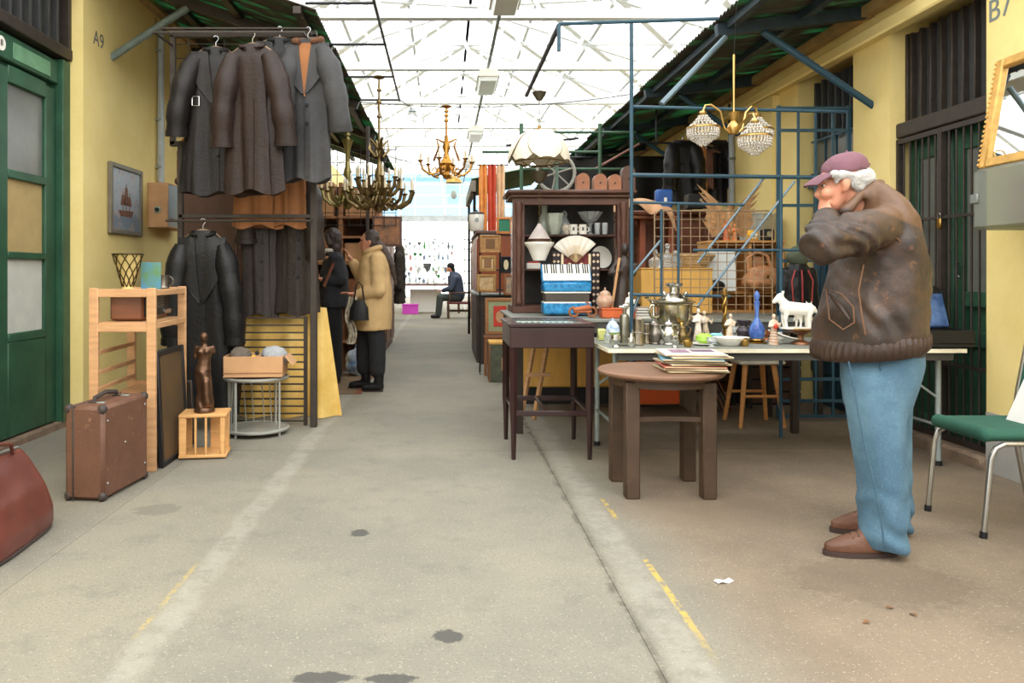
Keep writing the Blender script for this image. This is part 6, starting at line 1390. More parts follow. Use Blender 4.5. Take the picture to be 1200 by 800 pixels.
m = MB(); m.ell(P(1002, 210), (.084, .086, .066), 16); m.ell(P(1014, 217), (.05, .06, .05), 12); m.cap(P(980, 205, -.066), P(981, 214, -.071), .014, .008); m.cap(P(980, 205, .066), P(981, 214, .071), .014, .008); m.cap(P(978, 204, -.074), P(1004, 207, -.076), .019, .022); m.cap(P(1001, 214, -.07), P(1010, 224, -.055), .024, .018)
blob(m, 'hair', hairm, man, .008, 1, .007, 40)
# eyes and brow (near side and far side)
for s_ in (-1, 1):
    m = MB().ell(P(965.2, 217.5, s_*.034), (.006, .01, .005), 10); ey = m.build('eye', porcelain, man, world=True); MB().ell(P(963.8, 217.6, s_*.034), (.004, .006, .005), 8).build('iris', black_steel, ey).location = -Vector(man.location)
    MB().cap(P(963, 211.5, s_*.02), P(967, 210.5, s_*.055), .006, .005).build('eyebrow', hairm, man, world=True)
# jacket
def jacket_mat():
    t = NT('worn_brown_jacket'); tc = t.n('ShaderNodeTexCoord'); o = tc.outputs['Object']; sp = t.n('ShaderNodeSeparateXYZ'); t.l(o, sp.inputs[0])
    n1 = t.noise(o, 5, 6, .7); n2 = t.noise(o, 19, 6, .75)
    c = t.mix(t.ramp(n1, .38, .66), (44, 34, 29), (74, 53, 39)); c = t.mix(t.math('MULTIPLY', t.ramp(n2, .56, .7), .6), c, (136, 90, 56)); c = t.mix(t.math('MULTIPLY', t.ramp(n2, .44, .3), .6), c, (33, 27, 24))
    # tan yoke and back panel of a two tone jacket
    yoke = t.ramp(t.math('SUBTRACT', sp.outputs[2], t.math('MULTIPLY', sp.outputs[0], -.35)), 1.39, 1.41); back = t.ramp(sp.outputs[0], .155, .175)
    zone = t.math('MAXIMUM', yoke, back)
    c = t.mix(t.math('MULTIPLY', zone, .72), c, (108, 77, 53))
    t.l(c, t.b.inputs['Base Color']); t.b.inputs['Roughness'].default_value = .48
    bp = t.n('ShaderNodeBump'); bp.inputs['Strength'].default_value = .3; bp.inputs['Distance'].default_value = .012; t.l(t.noise(o, 28, 6, .7), bp.inputs['Height']); t.l(bp.outputs[0], t.b.inputs['Normal']); return t.m
jm = jacket_mat(); jdark = lth('jacket_dark_panel', (58, 44, 36), wear=(92, 66, 48)); jtan = M('jacket_tan_piping', (116, 80, 54), .6, var=.2, scale=20)
m = MB()
m.loft([ring(949, 1084, 404, 0, .235, D), ring(950, 1087, 392, 0, .25, D), ring(955, 1089, 365, 0, .26, D), ring(962, 1089, 335, 0, .25, D), ring(968, 1088, 305, 0, .25, D), ring(974, 1083, 280, 0, .25, D), ring(980, 1075, 258, 0, .235, D), ring(988, 1062, 240, 0, .2, D), ring(995, 1049, 226, 0, .14, D), ring(1004, 1040, 218, 0, .1, D)], 30)
m.cap(P(1034, 264, -.17), P(1002, 274, -.26), .088, .086); m.cap(P(1002, 274, -.26), E1, .086, .078); m.cap(E1, P(966, 258, -.14), .076, .054)
m.cap(P(1038, 266, .19), P(1012, 335, .27), .095, .08); m.cap(P(1012, 335, .27), P(985, 362, .16), .076, .06)

for s_ in (-1, 1): m.cap(P(1007, 229, s_*.085), P(1026, 215, s_*.06), .018, .018); m.cap(P(1026, 215, s_*.06), P(1034, 214, 0), .018, .02); m.cap(P(1007, 229, s_*.085), P(992, 248, s_*.1), .026, .03); m.cap(P(1022, 230, s_*.08), P(1038, 228, 0), .036, .04)
def crease(p):
    d = Vector(p)-E1
    w = math.exp(-(d.length/.22)**2)
    q = Vector(p)
    low = max(0, 1-abs(p[2]-1.0)/.22)
    return .011*w*math.sin(75*(p[2]+.7*p[0])+7*noise.noise(q*6)) + low*.007*math.sin(48*p[0]+14*p[2]+6*noise.noise(q*5)) + .006*math.sin(20*p[0]+16*p[2]+5*noise.noise(q*3))
blob(m, 'jacket', jm, man, .011, 3, .01, 7, extra=crease)
m = MB(); m.loft([ring(951, 1082, 412, 0, .235, D), ring(947, 1087, 408, 0, .25, D), ring(946, 1089, 402, 0, .258, D), ring(947, 1089, 394, 0, .258, D), ring(951, 1087, 389, 0, .245, D)], 160, 1, lambda a, t: 1+.013*math.sin(52*a))
m.v = [Vector((v.x, v.y, v.z+.06*(v.x-1.95)/.5-.004)) for v in m.v]
m.build('waistband', jdark, man, world=True)
def seam(pts, r=.003): MB().tube([Vector(p) for p in pts], r, 6).build('seam_piping', jtan, man, world=True)
# yoke seam and dark side panel, laid just over the near side of the jacket
def near(x, y, D0=D):
    """depth of the near jacket side at a pixel column/row (ellipse of the loft)"""
    tab = [(404, 949, 1084, .235), (392, 950, 1087, .25), (365, 955, 1089, .26), (335, 962, 1089, .25), (305, 968, 1088, .25), (280, 974, 1083, .25), (258, 980, 1075, .235), (240, 988, 1062, .2), (226, 995, 1049, .14)]
    for (ya, la, ra, da), (yb, lb, rb_, db) in zip(tab, tab[1:]):
        if yb <= y <= ya:
            t = (y-yb)/(ya-yb); l, r, d = lb+(la-lb)*t, rb_+(ra-rb_)*t, db+(da-db)*t; break
    else: l, r, d = 949, 1084, .235
    c = max(-.97, min(.97, (x-(l+r)/2)/((r-l)/2))); return -d*math.sqrt(1-c*c)
def on(x, y, off=-.012):
    dy = near(x, y)+off
    return W(x, y, D+dy*.97)
seam([on(x, y, -.034) for x, y in ((1042, 274), (1052, 280), (1060, 290), (1065, 305))]+[on(x, y, -.014) for x, y in ((1064, 335), (1058, 365), (1050, 388))]); seam([on(x, y) for x, y in ((1012, 310), (1006, 340), (1010, 370), (1014, 392))], .0035); seam([on(x, y) for x, y in ((1066, 305), (1072, 290), (1078, 284))], .0035)
pkp = [on(x, y, -.012) for x, y in ((968, 338), (986, 344), (1000, 360), (1001, 378), (988, 386), (972, 374))]
MB().tube(pkp, .003, 6, closed=True).build('pocket_seam', jtan, man, world=True); MB().tube([on(972, 344, -.014), on(985, 360, -.016), on(995, 374, -.014)], [.006, .011, .006], 6).build('pocket_welt', jdark, man, world=True)
MB().tube([P(967, 256, -.13)+Vector((.05*math.cos(q), .05*math.sin(q)*.7, -.035*math.sin(q)-.0*math.cos(q))) for q in [2*PI*i/14 for i in range(14)]], .006, 6, closed=True).build('cuff', jdark, man, world=True)
# T-shirt hem under the jacket
MB().loft([ring(984, 1083, 414, 0, .2, D), ring(982, 1084, 398, 0, .21, D)], 30).build('shirt_hem', M('dark_grey_shirt', (62, 60, 62), .9), man, world=True)
# jeans
jeans = NT('washed_denim'); tc = jeans.n('ShaderNodeTexCoord'); o_ = tc.outputs['Object']
cc_ = jeans.mix(jeans.ramp(jeans.noise(o_, 3.2, 5, .65), .35, .7), (64, 94, 114), (92, 124, 142)); cc_ = jeans.mix(jeans.math('MULTIPLY', jeans.ramp(jeans.noise(o_, 160, 2), .5, .8), .35), cc_, (124, 152, 166)); jeans.l(cc_, jeans.b.inputs['Base Color']); jeans.b.inputs['Roughness'].default_value = .9
m = MB()
m.loft([ring(986, 1066, 480, 0, .19, D), ring(983, 1076, 450, 0, .205, D), ring(981, 1083, 425, 0, .205, D), ring(980, 1083, 404, 0, .2, D)], 28)
m.loft([ring(1004, 1064, 641, -.14, .115, D), ring(1003, 1065, 600, -.14, .115, D), ring(1003, 1063, 560, -.135, .115, D), ring(997, 1060, 520, -.12, .12, D), ring(988, 1063, 470, -.1, .125, D), ring(984, 1070, 440, -.09, .12, D), ring(985, 1074, 416, -.06, .12, D)], 22)
m.loft([ring(1012, 1069, 618, .14, .11, D), ring(1012, 1070, 585, .14, .11, D), ring(1010, 1069, 545, .135, .11, D), ring(1004, 1069, 505, .12, .115, D), ring(994, 1071, 462, .1, .125, D), ring(988, 1071, 434, .09, .12, D)], 22)
def jc(p):
    z = p[2]; k = max(0, 1-z/.35); b = max(0, (z-.55)/.4)
    return k*.011*math.sin(52*z+9*p[0]+5*noise.noise(Vector(p)*6)) + .006*noise.noise(Vector((p[0]*9, p[1]*6, z*3))) + b*.005*math.sin(30*p[0]-22*z)
blob(m, 'jeans', jeans.m, man, .011, 8, 0, 8, extra=jc)
st_ = M('denim_seam', (62, 90, 108), .9)
def leg_on(x, y): return W(x, y, D-.256)
MB().tube([leg_on(x, y)+Vector((0, dy, 0)) for x, y, dy in ((1002, 425, .05), (1008, 470, .03), (1016, 520, .02), (1026, 570, .008), (1034, 610, .006), (1037, 638, .006))], .004, 5).build('leg_seam', st_, man, world=True)
MB().tube([on(x, y, .035) for x, y in ((1030, 413), (1032, 436), (1046, 448), (1062, 436), (1064, 414))], .0035, 5).build('pocket_stitch', st_, man, world=True)
# shoes
shm = lth('brown_shoe_leather', (98, 66, 50), wear=(130, 92, 70)); sole = M('dark_sole', (58, 44, 38), .8)
for s_, dx, lab in ((-1, 0., None), (1, .03, None)):
    y = D+s_*.145; x0 = (1.655 if s_ < 0 else 1.83); m = MB()
    m.loft([(x0+.12, y, .02, .155, .05), (x0+.12, y, .05, .152, .048), (x0+.145, y, .075, .12, .042), (x0+.18, y, .1, .075, .036), (x0+.2, y, .12, .05, .034)], 20)
    sh_ = blob(m, 'shoe', shm, man, .007, 2)
    MB().loft([(x0+.12, y, 0, .158, .052), (x0+.12, y, .022, .16, .054)], 24).build('shoe_sole', sole, sh_).location = -Vector(man.location)
    for k in range(4): MB().tube([(x0+.075+.025*k, y-.03, .078+.009*k), (x0+.078+.025*k, y, .09+.009*k), (x0+.075+.025*k, y+.03, .078+.009*k)], .004, 5).build('shoe_lace', jdark, sh_).location = -Vector(man.location)
# ---------------------------------------------------------------- the two women by the shelves
def woman(label, D, X, head, hairlong, coatm, trousm, coat_rings, arm_pts, feet, hem_y, hair_pts, face_dx=-1, boots=None, hands=()):
    t = thing('person', label, 'person', (X, D, 0))
    def Q(x, y, dy=0.): v = W(x, y, D); v.y += dy; return v
    hx, hy = head; k = F/D
    m = MB(); h = Q(hx, hy)
    def H(a, b, c): return h+Vector((a, b, c))
    m.ell(H(0, 0, .01), (.09, .072, .1), 14); m.cap(H(-.03, 0, -.03), H(-.05, 0, -.075), .058, .038); m.cap(H(-.088, 0, .0), H(-.1, 0, -.03), .011, .014); m.cap(H(-.08, -.03, .025), H(-.08, .03, .025), .012, .012); m.ell(H(-.086, 0, -.06), (.012, .024, .008), 8)
    for s_ in (-1, 1): m.ell(H(.01, s_*.07, -.005), (.018, .01, .028), 8)
    m.cap(H(.015, 0, -.06), H(.03, 0, -.17), .052, .06)
    sy = hy+.2*k; hz = Q(hx, sy)
    m.loft([(hz.x+.02, D, .85, .12, .15), (hz.x+.02, D, 1.0, .12, .15), (hz.x+.02, D, 1.25, .12, .16), (hz.x+.02, D, hz.z, .09, .17), (hz.x+.02, D, hz.z+.05, .05, .08)], 16)
    for (fx0, dy) in feet:
        f = Q(fx0, 430); hip = Vector((hz.x+.02, D+dy*.8, .88)); m.cap(hip, (f.x, D+dy, .45), .085, .06); m.cap((f.x, D+dy, .45), (f.x+.01, D+dy, .08), .055, .04); m.cap((f.x, D+dy, .05), (f.x-.12, D+dy, .035), .035, .028)
    for a in arm_pts:
        pts = [Q(*p) for p in a]; m.cap(pts[0], pts[1], .045, .04); m.cap(pts[1], pts[2], .038, .026)
        d = (pts[2]-pts[1]); hand(m, pts[2], d+Vector((-.05, 0, .1)), (.5, .2, .8), .9, .35, 1)
    blob(m, 'body', skin, t, .011, 2)
    m = MB(); m.loft([ring(*r, D) for r in coat_rings], 22)
    for a in arm_pts:
        pts = [Q(*p) for p in a]; m.cap(pts[0], pts[1], .085, .072); m.cap(pts[1], pts[1].lerp(pts[2], .85), .07, .055)
    blob(m, 'coat', coatm, t, .013, 3, .009, 9)
    m = MB()
    for (fx0, dy), (wt, wb) in zip(feet, ((.1, .075), (.1, .075))):
        f = Q(fx0, 430); m.cap((hz.x+.02, D+dy*.8, .9), (f.x, D+dy, .48), .115, .09); m.cap((f.x, D+dy, .48), (f.x, D+dy, hem_y), .09, .085)
    blob(m, 'trousers', trousm, t, .014, 3, .006, 8)
    for (fx0, dy) in feet:
        f = Q(fx0, 430); m = MB(); m.cap((f.x+.02, D+dy, .3 if boots else .1), (f.x+.015, D+dy, .09), .06, .05); m.cap((f.x+.02, D+dy, .055), (f.x-.13, D+dy, .042), .05, .036)
        b_ = blob(m, 'boot', l_black, t, .01, 2); MB().bb(f.x-.01+.03, f.x+.06, D+dy-.03, D+dy+.03, 0, .05, .006).build('boot_heel', sole, b_).location = -Vector(t.location); MB().loft([(f.x-.06, D+dy, 0, .115, .042), (f.x-.06, D+dy, .014, .115, .042)], 14).build('boot_sole', sole, b_).location = -Vector(t.location)
    m = MB()
    for p in hair_pts:
        if len(p) == 3: m.ell(H(*p[0]), p[1], 12)
        else: m.cap(H(*p[0]), H(*p[1]), p[2], p[3])
    blob(m, 'hair', hairlong, t, .01, 2, .008, 22)
    for s_ in (-1, 1): MB().ell(H(-.08, s_*.033, .008), (.007, .011, .007), 8).build('eye', black_steel, t, world=True)
    return t
dk_hair = M('dark_brown_hair', (58, 46, 42), .5, var=.3, scale=30, stretch=(1, 1, .2), bump=.4, bscale=70); gr_hair = M('greying_hair', (70, 57, 52), .5, var=.35, scale=30, stretch=(1, 1, .2), bump=.4, bscale=70)
camel = M('camel_coat', (200, 166, 116), .85, var=.1, scale=5, bump=.1, bscale=100); blackc = M('black_wool', (42, 42, 46), .85, var=.2, scale=8); blackt = M('black_trousers', (34, 34, 36), .9)
w1 = woman('woman in a camel coat, black trousers and boots with long greying ponytail', 7.88, -.72, (433, 283), gr_hair, camel, blackt,
    [(417, 459, 386, 0, .22), (416, 460, 365, 0, .23), (418, 459, 335, 0, .22), (420, 457, 312, 0, .21), (424, 453, 300, 0, .17), (430, 448, 293, 0, .09)],
    [[(444, 305, -.17), (446, 340, -.22), (419, 345, -.17)], [(440, 305, .17), (424, 330, .22), (410, 305, .14)]], [(426, .09), (443, -.09)], .22,
    [((.02, 0, .03), (.092, .082, .095), 0), ((.03, 0, .0), (.08, .078, .09), 0), ((.06, 0, .0), (.15, -.02, -.08), .045, .036), ((.15, -.02, -.08), (.235, -.02, -.24), .036, .034), ((.235, -.02, -.24), (.27, -.02, -.44), .034, .015)], boots=True)
q = W(437, 293, 7.88); MB().tube([q+Vector((.085*math.cos(a), .1*math.sin(a), .03*math.cos(a))) for a in [2*PI*i/14 for i in range(14)]], .03, 8, closed=True).build('coat_collar', camel, w1, world=True)
w2 = woman('woman in a black coat with dark hair and a brown bag strap facing the shelves', 8.4, -1.2, (388, 280), dk_hair, blackc, blackt,
    [(374, 408, 360, 0, .21), (373, 409, 340, 0, .22), (375, 408, 318, 0, .21), (379, 404, 305, 0, .19), (383, 400, 295, 0, .12)],
    [[(396, 305, -.16), (402, 328, -.2), (383, 328, -.2)], [(392, 305, .17), (388, 330, .2), (372, 330, .1)]], [(384, .08), (393, -.08)], .12,
    [((.02, 0, .03), (.098, .086, .1), 0), ((.04, 0, -.04), (.085, .082, .12), 0), ((-.04, -.05, .04), (-.01, -.07, -.05), .03, .03), ((.05, -.03, -.1), (.06, 0, -.2), .06, .05)])
MB().tube([W(400, 300, 8.4)+Vector((0, -.2, 0)), W(392, 315, 8.4)+Vector((0, -.25, 0)), W(384, 335, 8.4)+Vector((0, -.26, 0))], .018, 6).build('bag_strap', M('brown_strap', (120, 72, 54), .5), w2, world=True)
MB().tube([W(385, 296, 8.4)+Vector((.075*math.cos(a), .09*math.sin(a), .02)) for a in [2*PI*i/14 for i in range(14)]], .022, 8, closed=True).build('white_collar', M('cream_scarf', (220, 212, 196), .8), w2, world=True)
hbg = thing('handbag', 'small black handbag carried by the woman in the camel coat', 'handbag', (W(421, 375, 7.6).x, 7.58, W(421, 375, 7.6).z)); MB().loft([(0, 0, 0, .1, .05), (0, 0, .12, .09, .045), (0, 0, .2, .05, .03)], 14, .7).build('bag_body', l_black, hbg); MB().tube([(-.05, 0, .19), (-.03, 0, .34), (.0, 0, .38), (.03, 0, .34), (.05, 0, .19)], .008, 6).build('handle', l_black, hbg)
scf = thing('patterned_scarf', 'patterned grey scarf hanging over the arm of the camel coated woman', 'scarf', (W(411, 402, 7.62).x, 7.62, W(411, 402, 7.62).z)); MB().sheet(lambda u, v: ((u-.5)*.08+.02*math.sin(v*8), .015*math.sin(u*18+v*4), .46*v), 10, 24, .008).build('scarf_cloth', M('mottled_scarf', (150, 136, 112), .9, second=(216, 206, 184), scale=28, var=.4), scf); MB().box((0, 0, .0), (.07, .01, .02), .002).build('fringe', M('mottled_scarf'), scf)
# ---------------------------------------------------------------- seated person far down the aisle
D = 20.5
sp_ = thing('person', 'person in dark jacket sitting in a wooden armchair at the far end', 'person', (.16, D, 0)); o = Vector((.16, D, 0)); m = MB()
def S(x, y, z): return o+Vector((x, y, z))
def seated(m, g):
    m.cap(S(.2, 0, .55), S(.14, 0, 1.02), .16+g, .17+g)
    for s_ in (-1, 1): m.cap(S(.2, s_*.1, .54), S(-.26, s_*.13, .56), .085+g, .07+g); m.cap(S(-.26, s_*.13, .56), S(-.3, s_*.13, .1), .065+g, .05+g)
    for s_ in (-1, 1): m.cap(S(.14, s_*.19, 1.06), S(.05, s_*.24, .8), .06+g, .05+g); m.cap(S(.05, s_*.24, .8), S(-.2, s_*.12, .74), .05+g, .035+g)
seated(m, -.02); m.ell(S(.02, 0, 1.34), (.09, .075, .11), 14); m.cap(S(-.02, 0, 1.31), S(-.05, 0, 1.26), .055, .04); m.cap(S(.04, 0, 1.26), S(.1, 0, 1.14), .05, .06); m.cap(S(-.07, 0, 1.33), S(-.09, 0, 1.31), .012, .013)
for s_ in (-1, 1): m.cap(S(-.3, s_*.13, .06), S(-.45, s_*.13, .04), .04, .03); hand(m, S(-.22, s_*.12, .74), (-.8, -.1*s_, -.1), (0, 0, 1), .95, .6, s_)
blob(m, 'body', skin, sp_, .016, 2)
m = MB(); m.cap(S(.2, 0, .6), S(.14, 0, 1.04), .2, .2); m.cap(S(.1, 0, 1.14), S(.07, 0, 1.2), .1, .08)
for s_ in (-1, 1): m.cap(S(.14, s_*.19, 1.06), S(.05, s_*.24, .8), .09, .08); m.cap(S(.05, s_*.24, .8), S(-.17, s_*.12, .74), .08, .06)
blob(m, 'jacket', M('navy_jacket', (52, 62, 82), .7, var=.2, scale=6), sp_, .018, 2, .012, 7)
m = MB()
for s_ in (-1, 1): m.cap(S(.2, s_*.1, .54), S(-.26, s_*.13, .56), .11, .095); m.cap(S(-.26, s_*.13, .56), S(-.3, s_*.13, .12), .095, .085)
blob(m, 'trousers', M('grey_green_trousers', (66, 72, 68), .9), sp_, .018, 2, .008, 7)
m = MB(); m.ell(S(.03, 0, 1.4), (.11, .1, .085), 14); m.cap(S(.06, 0, 1.33), S(.09, 0, 1.28), .08, .06); blob(m, 'wool_hat', M('black_knit', (30, 32, 36), .95), sp_, .014, 2)
for s_ in (-1, 1): m = MB(); m.cap(S(-.3, s_*.13, .06), S(-.47, s_*.13, .05), .055, .045); blob(m, 'shoe', l_black, sp_, .014, 2)
ac = thing('armchair', 'dark wooden armchair with red seat at the far end of the aisle', 'armchair', (.42, D, 0))
for x in (-.3, .3):
    for y in (-.27, .27): MB().lathe([(0, 0), (.03, 0), (.035, .1), (.025, .15), (.04, .22), (.03, .4), (0, .4)], (x, y, 0), 10).build('leg', dark_wood, ac)
MB().box((0, 0, .415), (.68, .6, .06), .02).build('seat', M('red_leather_seat', (112, 52, 52), .5), ac)
for y in (-.29, .29): MB().box((0, y, .68), (.6, .05, .04), .012).build('armrest', dark_wood, ac); MB().box((-.26, y, .55), (.04, .04, .24), .006).build('arm_post', dark_wood, ac)
MB().box((.33, 0, .8), (.05, .6, .75), .02).build('backrest', dark_wood, ac); MB().tube([(-.3, 0, .2), (.3, 0, .2)], .03, 8).build('stretcher', dark_wood, ac)
# ================================================================ STALLS FURTHER DOWN, LEFT
kraft = M('kraft_paper', (190, 142, 100), .8, var=.15, scale=6, bump=.3, bscale=12)
ls = thing('stall_shelf', 'brown wooden stall shelf behind the two women stacked with parcels', 'shelf', (-1.3, 9.55, 0)); lw = M('stall_wood', (150, 104, 68), .6, var=.2, scale=5, stretch=(6, 1, 1))
for x in (-.5, .05, .5): MB().bb(x-.025, x+.025, -.25, .25, 0, 2.3, .005).build('upright', lw, ls)
for z in (.35, .8, 1.3, 1.62, 1.86): MB().bb(-.52, .52, -.27, .25, z, z+.03, .004).build('shelf_board', lw, ls)
MB().bb(-.52, .52, .24, .26, 0, 2.3).build('back_panel', M('stall_back', (112, 78, 56), .7), ls)
for k, (x, z, w_, d_, h, lab) in enumerate(((-.225, 1.89, .38, .3, .42, 'large kraft paper parcel on top of the stall shelf'), (.285, 1.89, .38, .3, .36, 'wide brown carton on top of the stall shelf'), (-.225, 1.33, .38, .3, .26, 'brown carton on the shelf above the dark haired woman'), (.28, 1.33, .38, .3, .24, 'tan carton on the shelf behind the camel coat'), (-.225, .83, .38, .3, .36, 'red brown case on the middle stall shelf'), (.28, .83, .36, .3, .3, 'dark brown case beside the red brown one on the middle stall shelf'), (-.2, .0, .4, .3, .3, 'brown trunk on the floor under the stall shelf'))):
    t = thing('parcel', lab, 'parcel', (-1.3+x, 9.5, z), 0, 'parcels on the stall shelf'); mt = kraft if k < 4 else (mid_wood if k % 2 else M('red_brown_case', (126, 66, 46), .5))
    MB().box((0, 0, h/2+.001), (w_, d_, h), .012).build('box_body', mt, t); MB().box((0, -d_/2-.001, h/2), (.04, .004, h*.98)).build('tape', card, t)
wg2 = thing('wire_grid', 'dark wire grid hung before the parcels under the left canopy', 'grid', (-1.1, 9.15, 1.75))
for k in range(8): MB().tube([(-.45+.14*k, 0, 0), (-.45+.14*k, 0, .95)], .005, 5).build('wire', dark_steel, wg2)
for k in range(7): MB().tube([(-.45, .006, .02+.15*k), (.53, .006, .02+.15*k)], .005, 5).build('wire', dark_steel, wg2)
MB().bb(.175, .215, -.02, .02, -1.75, 1.2).build('post', dark_steel, wg2)
dp = thing('dark_painting', 'dark oil painting of a figure leaning above the camel coated woman', 'painting', (-.68, 9.2, 1.52), .1); MB().box((0, 0, .18), (.36, .03, .36), .006).build('picture_frame', dark_wood, dp); MB().box((0, -.017, .18), (.3, .004, .3)).build('canvas', M('dark_oil', (92, 84, 76), .5, second=(180, 116, 70), scale=6, var=.4), dp)
bk2 = thing('side_cabinet', 'tall dark cabinet standing at the edge of the aisle beyond the women', 'cabinet', (-1.32, 12.6, 0)); MB().bb(-.5, .44, -1.1, 1.0, .06, 1.74, .015).build('cabinet_body', M('red_walnut', (112, 70, 52), .45, var=.2, scale=4), bk2); MB().bb(-.54, .47, -1.14, 1.04, 1.74, 1.8, .015).build('cornice', dark_wood, bk2); MB().bb(-.48, .42, -1.05, .95, 0, .06).build('plinth', dark_wood, bk2)
for y in (-.55, .45): MB().bb(.44, .455, y-.42, y+.42, .15, 1.65, .006).build('cabinet_door', M('red_walnut'), bk2)
fc = thing('fur_coat', 'dark curly fur coat hanging at the end of the tall cabinet', 'coat', (-.7, 12.2, .72)); m = MB()
m.loft([(0, 0, 0, .09, .14), (0, 0, .4, .09, .15), (0, 0, .75, .09, .17), (0, 0, .92, .06, .08)], 16); m.cap((0, -.17, .75), (.01, -.2, .25), .06, .05); m.cap((0, .17, .75), (.01, .2, .25), .06, .05)
for v in m.v: v += Vector(fc.location)
blob(m, 'coat_body', M('dark_fur', (62, 54, 46), .95, var=.4, scale=40, bump=.8, bscale=90), fc, .02, 1, .02, 22); MB().tube([(0, 0, .9), (0, 0, 1.05), (-.15, 0, 1.05)], .008, 6).build('hook', chrome, fc)
rug = thing('patterned_rug', 'worn patterned rug on the floor under the feet of the two women', 'rug', (-1.25, 8.35, 0)); MB().sheet(lambda u, v: ((u-.5)*.75, (v-.5)*1.5, .006+.002*math.sin(v*20)), 8, 14, .008).build('rug_field', M('rug_pattern', (150, 118, 84), .95, second=(96, 84, 70), scale=12, var=.3, wear=(186, 160, 120)), rug)
for x in (-.4, .4): MB().bb(x-.03, x+.03, -.74, .74, .002, .012).build('rug_border', M('rug_border', (120, 70, 50), .95), rug)
pb = thing('plastic_sack', 'blue and white plastic sack on the floor behind the women', 'sack', (-1.02, 8.95, .0)); m = MB(); m.ell((-1.02, 8.95, .16), (.13, .1, .16), 14); m.ell((-1.0, 8.93, .26), (.07, .06, .08), 10); blob(m, 'sack_body', M('blue_sack', (60, 120, 180), .4, second=(226, 228, 226), var=.2, scale=8), pb, .014, 1, .03, 9); MB().tube([(-.02, 0, .3), (0, 0, .37), (.04, 0, .3)], .008, 6).build('handle', M('blue_sack'), pb)
# ================================================================ STALLS FURTHER DOWN, RIGHT
def frame_pic(name, label, cat, p, w, h, fm, cm, fw=.03, rz=0., mat2=None, group=None, oval=False):
    t = thing(name, label, cat, p, rz, group); m = MB()
    for a in ((-w/2, -w/2+fw, 0, h), (w/2-fw, w/2, 0, h), (-w/2+fw, w/2-fw, 0, fw), (-w/2+fw, w/2-fw, h-fw, h)): m.bb(a[0], a[1], -.015, .015, a[2], a[3], .005)
    m.build('picture_frame', fm, t); MB().bb(-w/2+fw, w/2-fw, -.004, .006, fw, h-fw).build('canvas', cm, t)
    if mat2:
        if oval: MB().lathe([(0, 0), (1, 0), (1, .004), (0, .004)], (0, 0, 0), 20, Matrix.Translation((0, -.006, h/2)) @ Matrix.Rotation(PI/2, 4, 'X') @ Matrix.Diagonal((w*.22, h*.3, 1, 1))).build('motif', mat2, t)
        else: MB().bb(-w*.22, w*.22, -.008, -.003, h*.22, h*.78).build('motif', mat2, t)
    return t
PD = 9.2
pr = thing('picture_rack', 'black wire rack on the aisle hung with small framed pictures', 'rack', (fx(582, PD), PD, 0))
for x in (-.2, .04, .2): MB().tube([(x, 0, 0), (x, 0, 1.68)], .011, 6).build('post', black_steel, pr)
for z in (.12, .7, 1.0, 1.24, 1.66): MB().tube([(-.2, 0, z), (.2, 0, z)], .009, 6).build('rail', black_steel, pr)
for x in (-.2, .2): MB().tube([(x, -.12, 0), (x, .12, 0.02)], .01, 6).build('foot', black_steel, pr)
def PP(x, y): q = W(x, y, PD-.04); return (q.x, PD-.04, q.z)
gold_f = M('old_gold_frame', (168, 128, 76), .45, .3, var=.25, scale=20)
frame_pic('carved_relief', 'carved wooden relief panel at the top of the picture rack', 'relief', PP(574.5, 296), .25, .21, M('carved_oak', (176, 130, 80), .6, var=.3, scale=30), M('carved_oak'), .02, mat2=M('star_relief', (120, 84, 50), .6))
frame_pic('small_picture', 'small gold framed print with deep mount on the picture rack', 'picture', PP(571.5, 318), .2, .19, gold_f, M('print_cream', (206, 176, 128), .6), .035, mat2=M('print_brown', (140, 100, 66), .6))
frame_pic('small_picture', 'black framed oval cameo on the picture rack', 'picture', PP(593, 320), .13, .2, black_steel, M('black_velvet', (36, 32, 32), .9), .02, mat2=M('cameo_cream', (214, 198, 160), .5), oval=True)
frame_pic('small_picture', 'gold framed landscape below the deep mounted print', 'picture', PP(570, 342), .23, .21, gold_f, M('sepia_scene', (176, 138, 90), .6, second=(216, 186, 140), scale=14, var=.25), .03)
frame_pic('small_picture', 'narrow brown framed picture beside the blue grey landscape on the rack', 'picture', PP(596, 346), .12, .25, mid_wood, M('blue_scene', (120, 140, 150), .6, second=(206, 160, 100), scale=14, var=.3), .03)
frame_pic('green_picture', 'orange framed green painting above the picture rack', 'picture', PP(591, 274), .19, .2, M('orange_frame', (196, 120, 56), .5), M('green_field', (40, 120, 90), .5), .03)
frame_pic('portrait_picture', 'large brown framed portrait with green mount and red ground', 'picture', (fx(586, 9.0), 9.02, W(586, 392, 9.0).z), .35, .43, M('oak_frame', (156, 108, 66), .5, var=.2), M('green_mount', (150, 156, 120), .7), .04, mat2=M('red_ground', (196, 62, 48), .6)).rotation_euler = (0, 0, 0)
MB().lathe([(0, 0), (1, 0), (1, .004), (0, .004)], (0, 0, 0), 20, Matrix.Translation((0, -.009, .21)) @ Matrix.Rotation(PI/2, 4, 'X') @ Matrix.Diagonal((.05, .07, 1, 1))).build('portrait_head', M('portrait_tan', (196, 150, 110), .6), [o for o in bpy.data.objects if o.name.startswith('portrait_picture')][0])
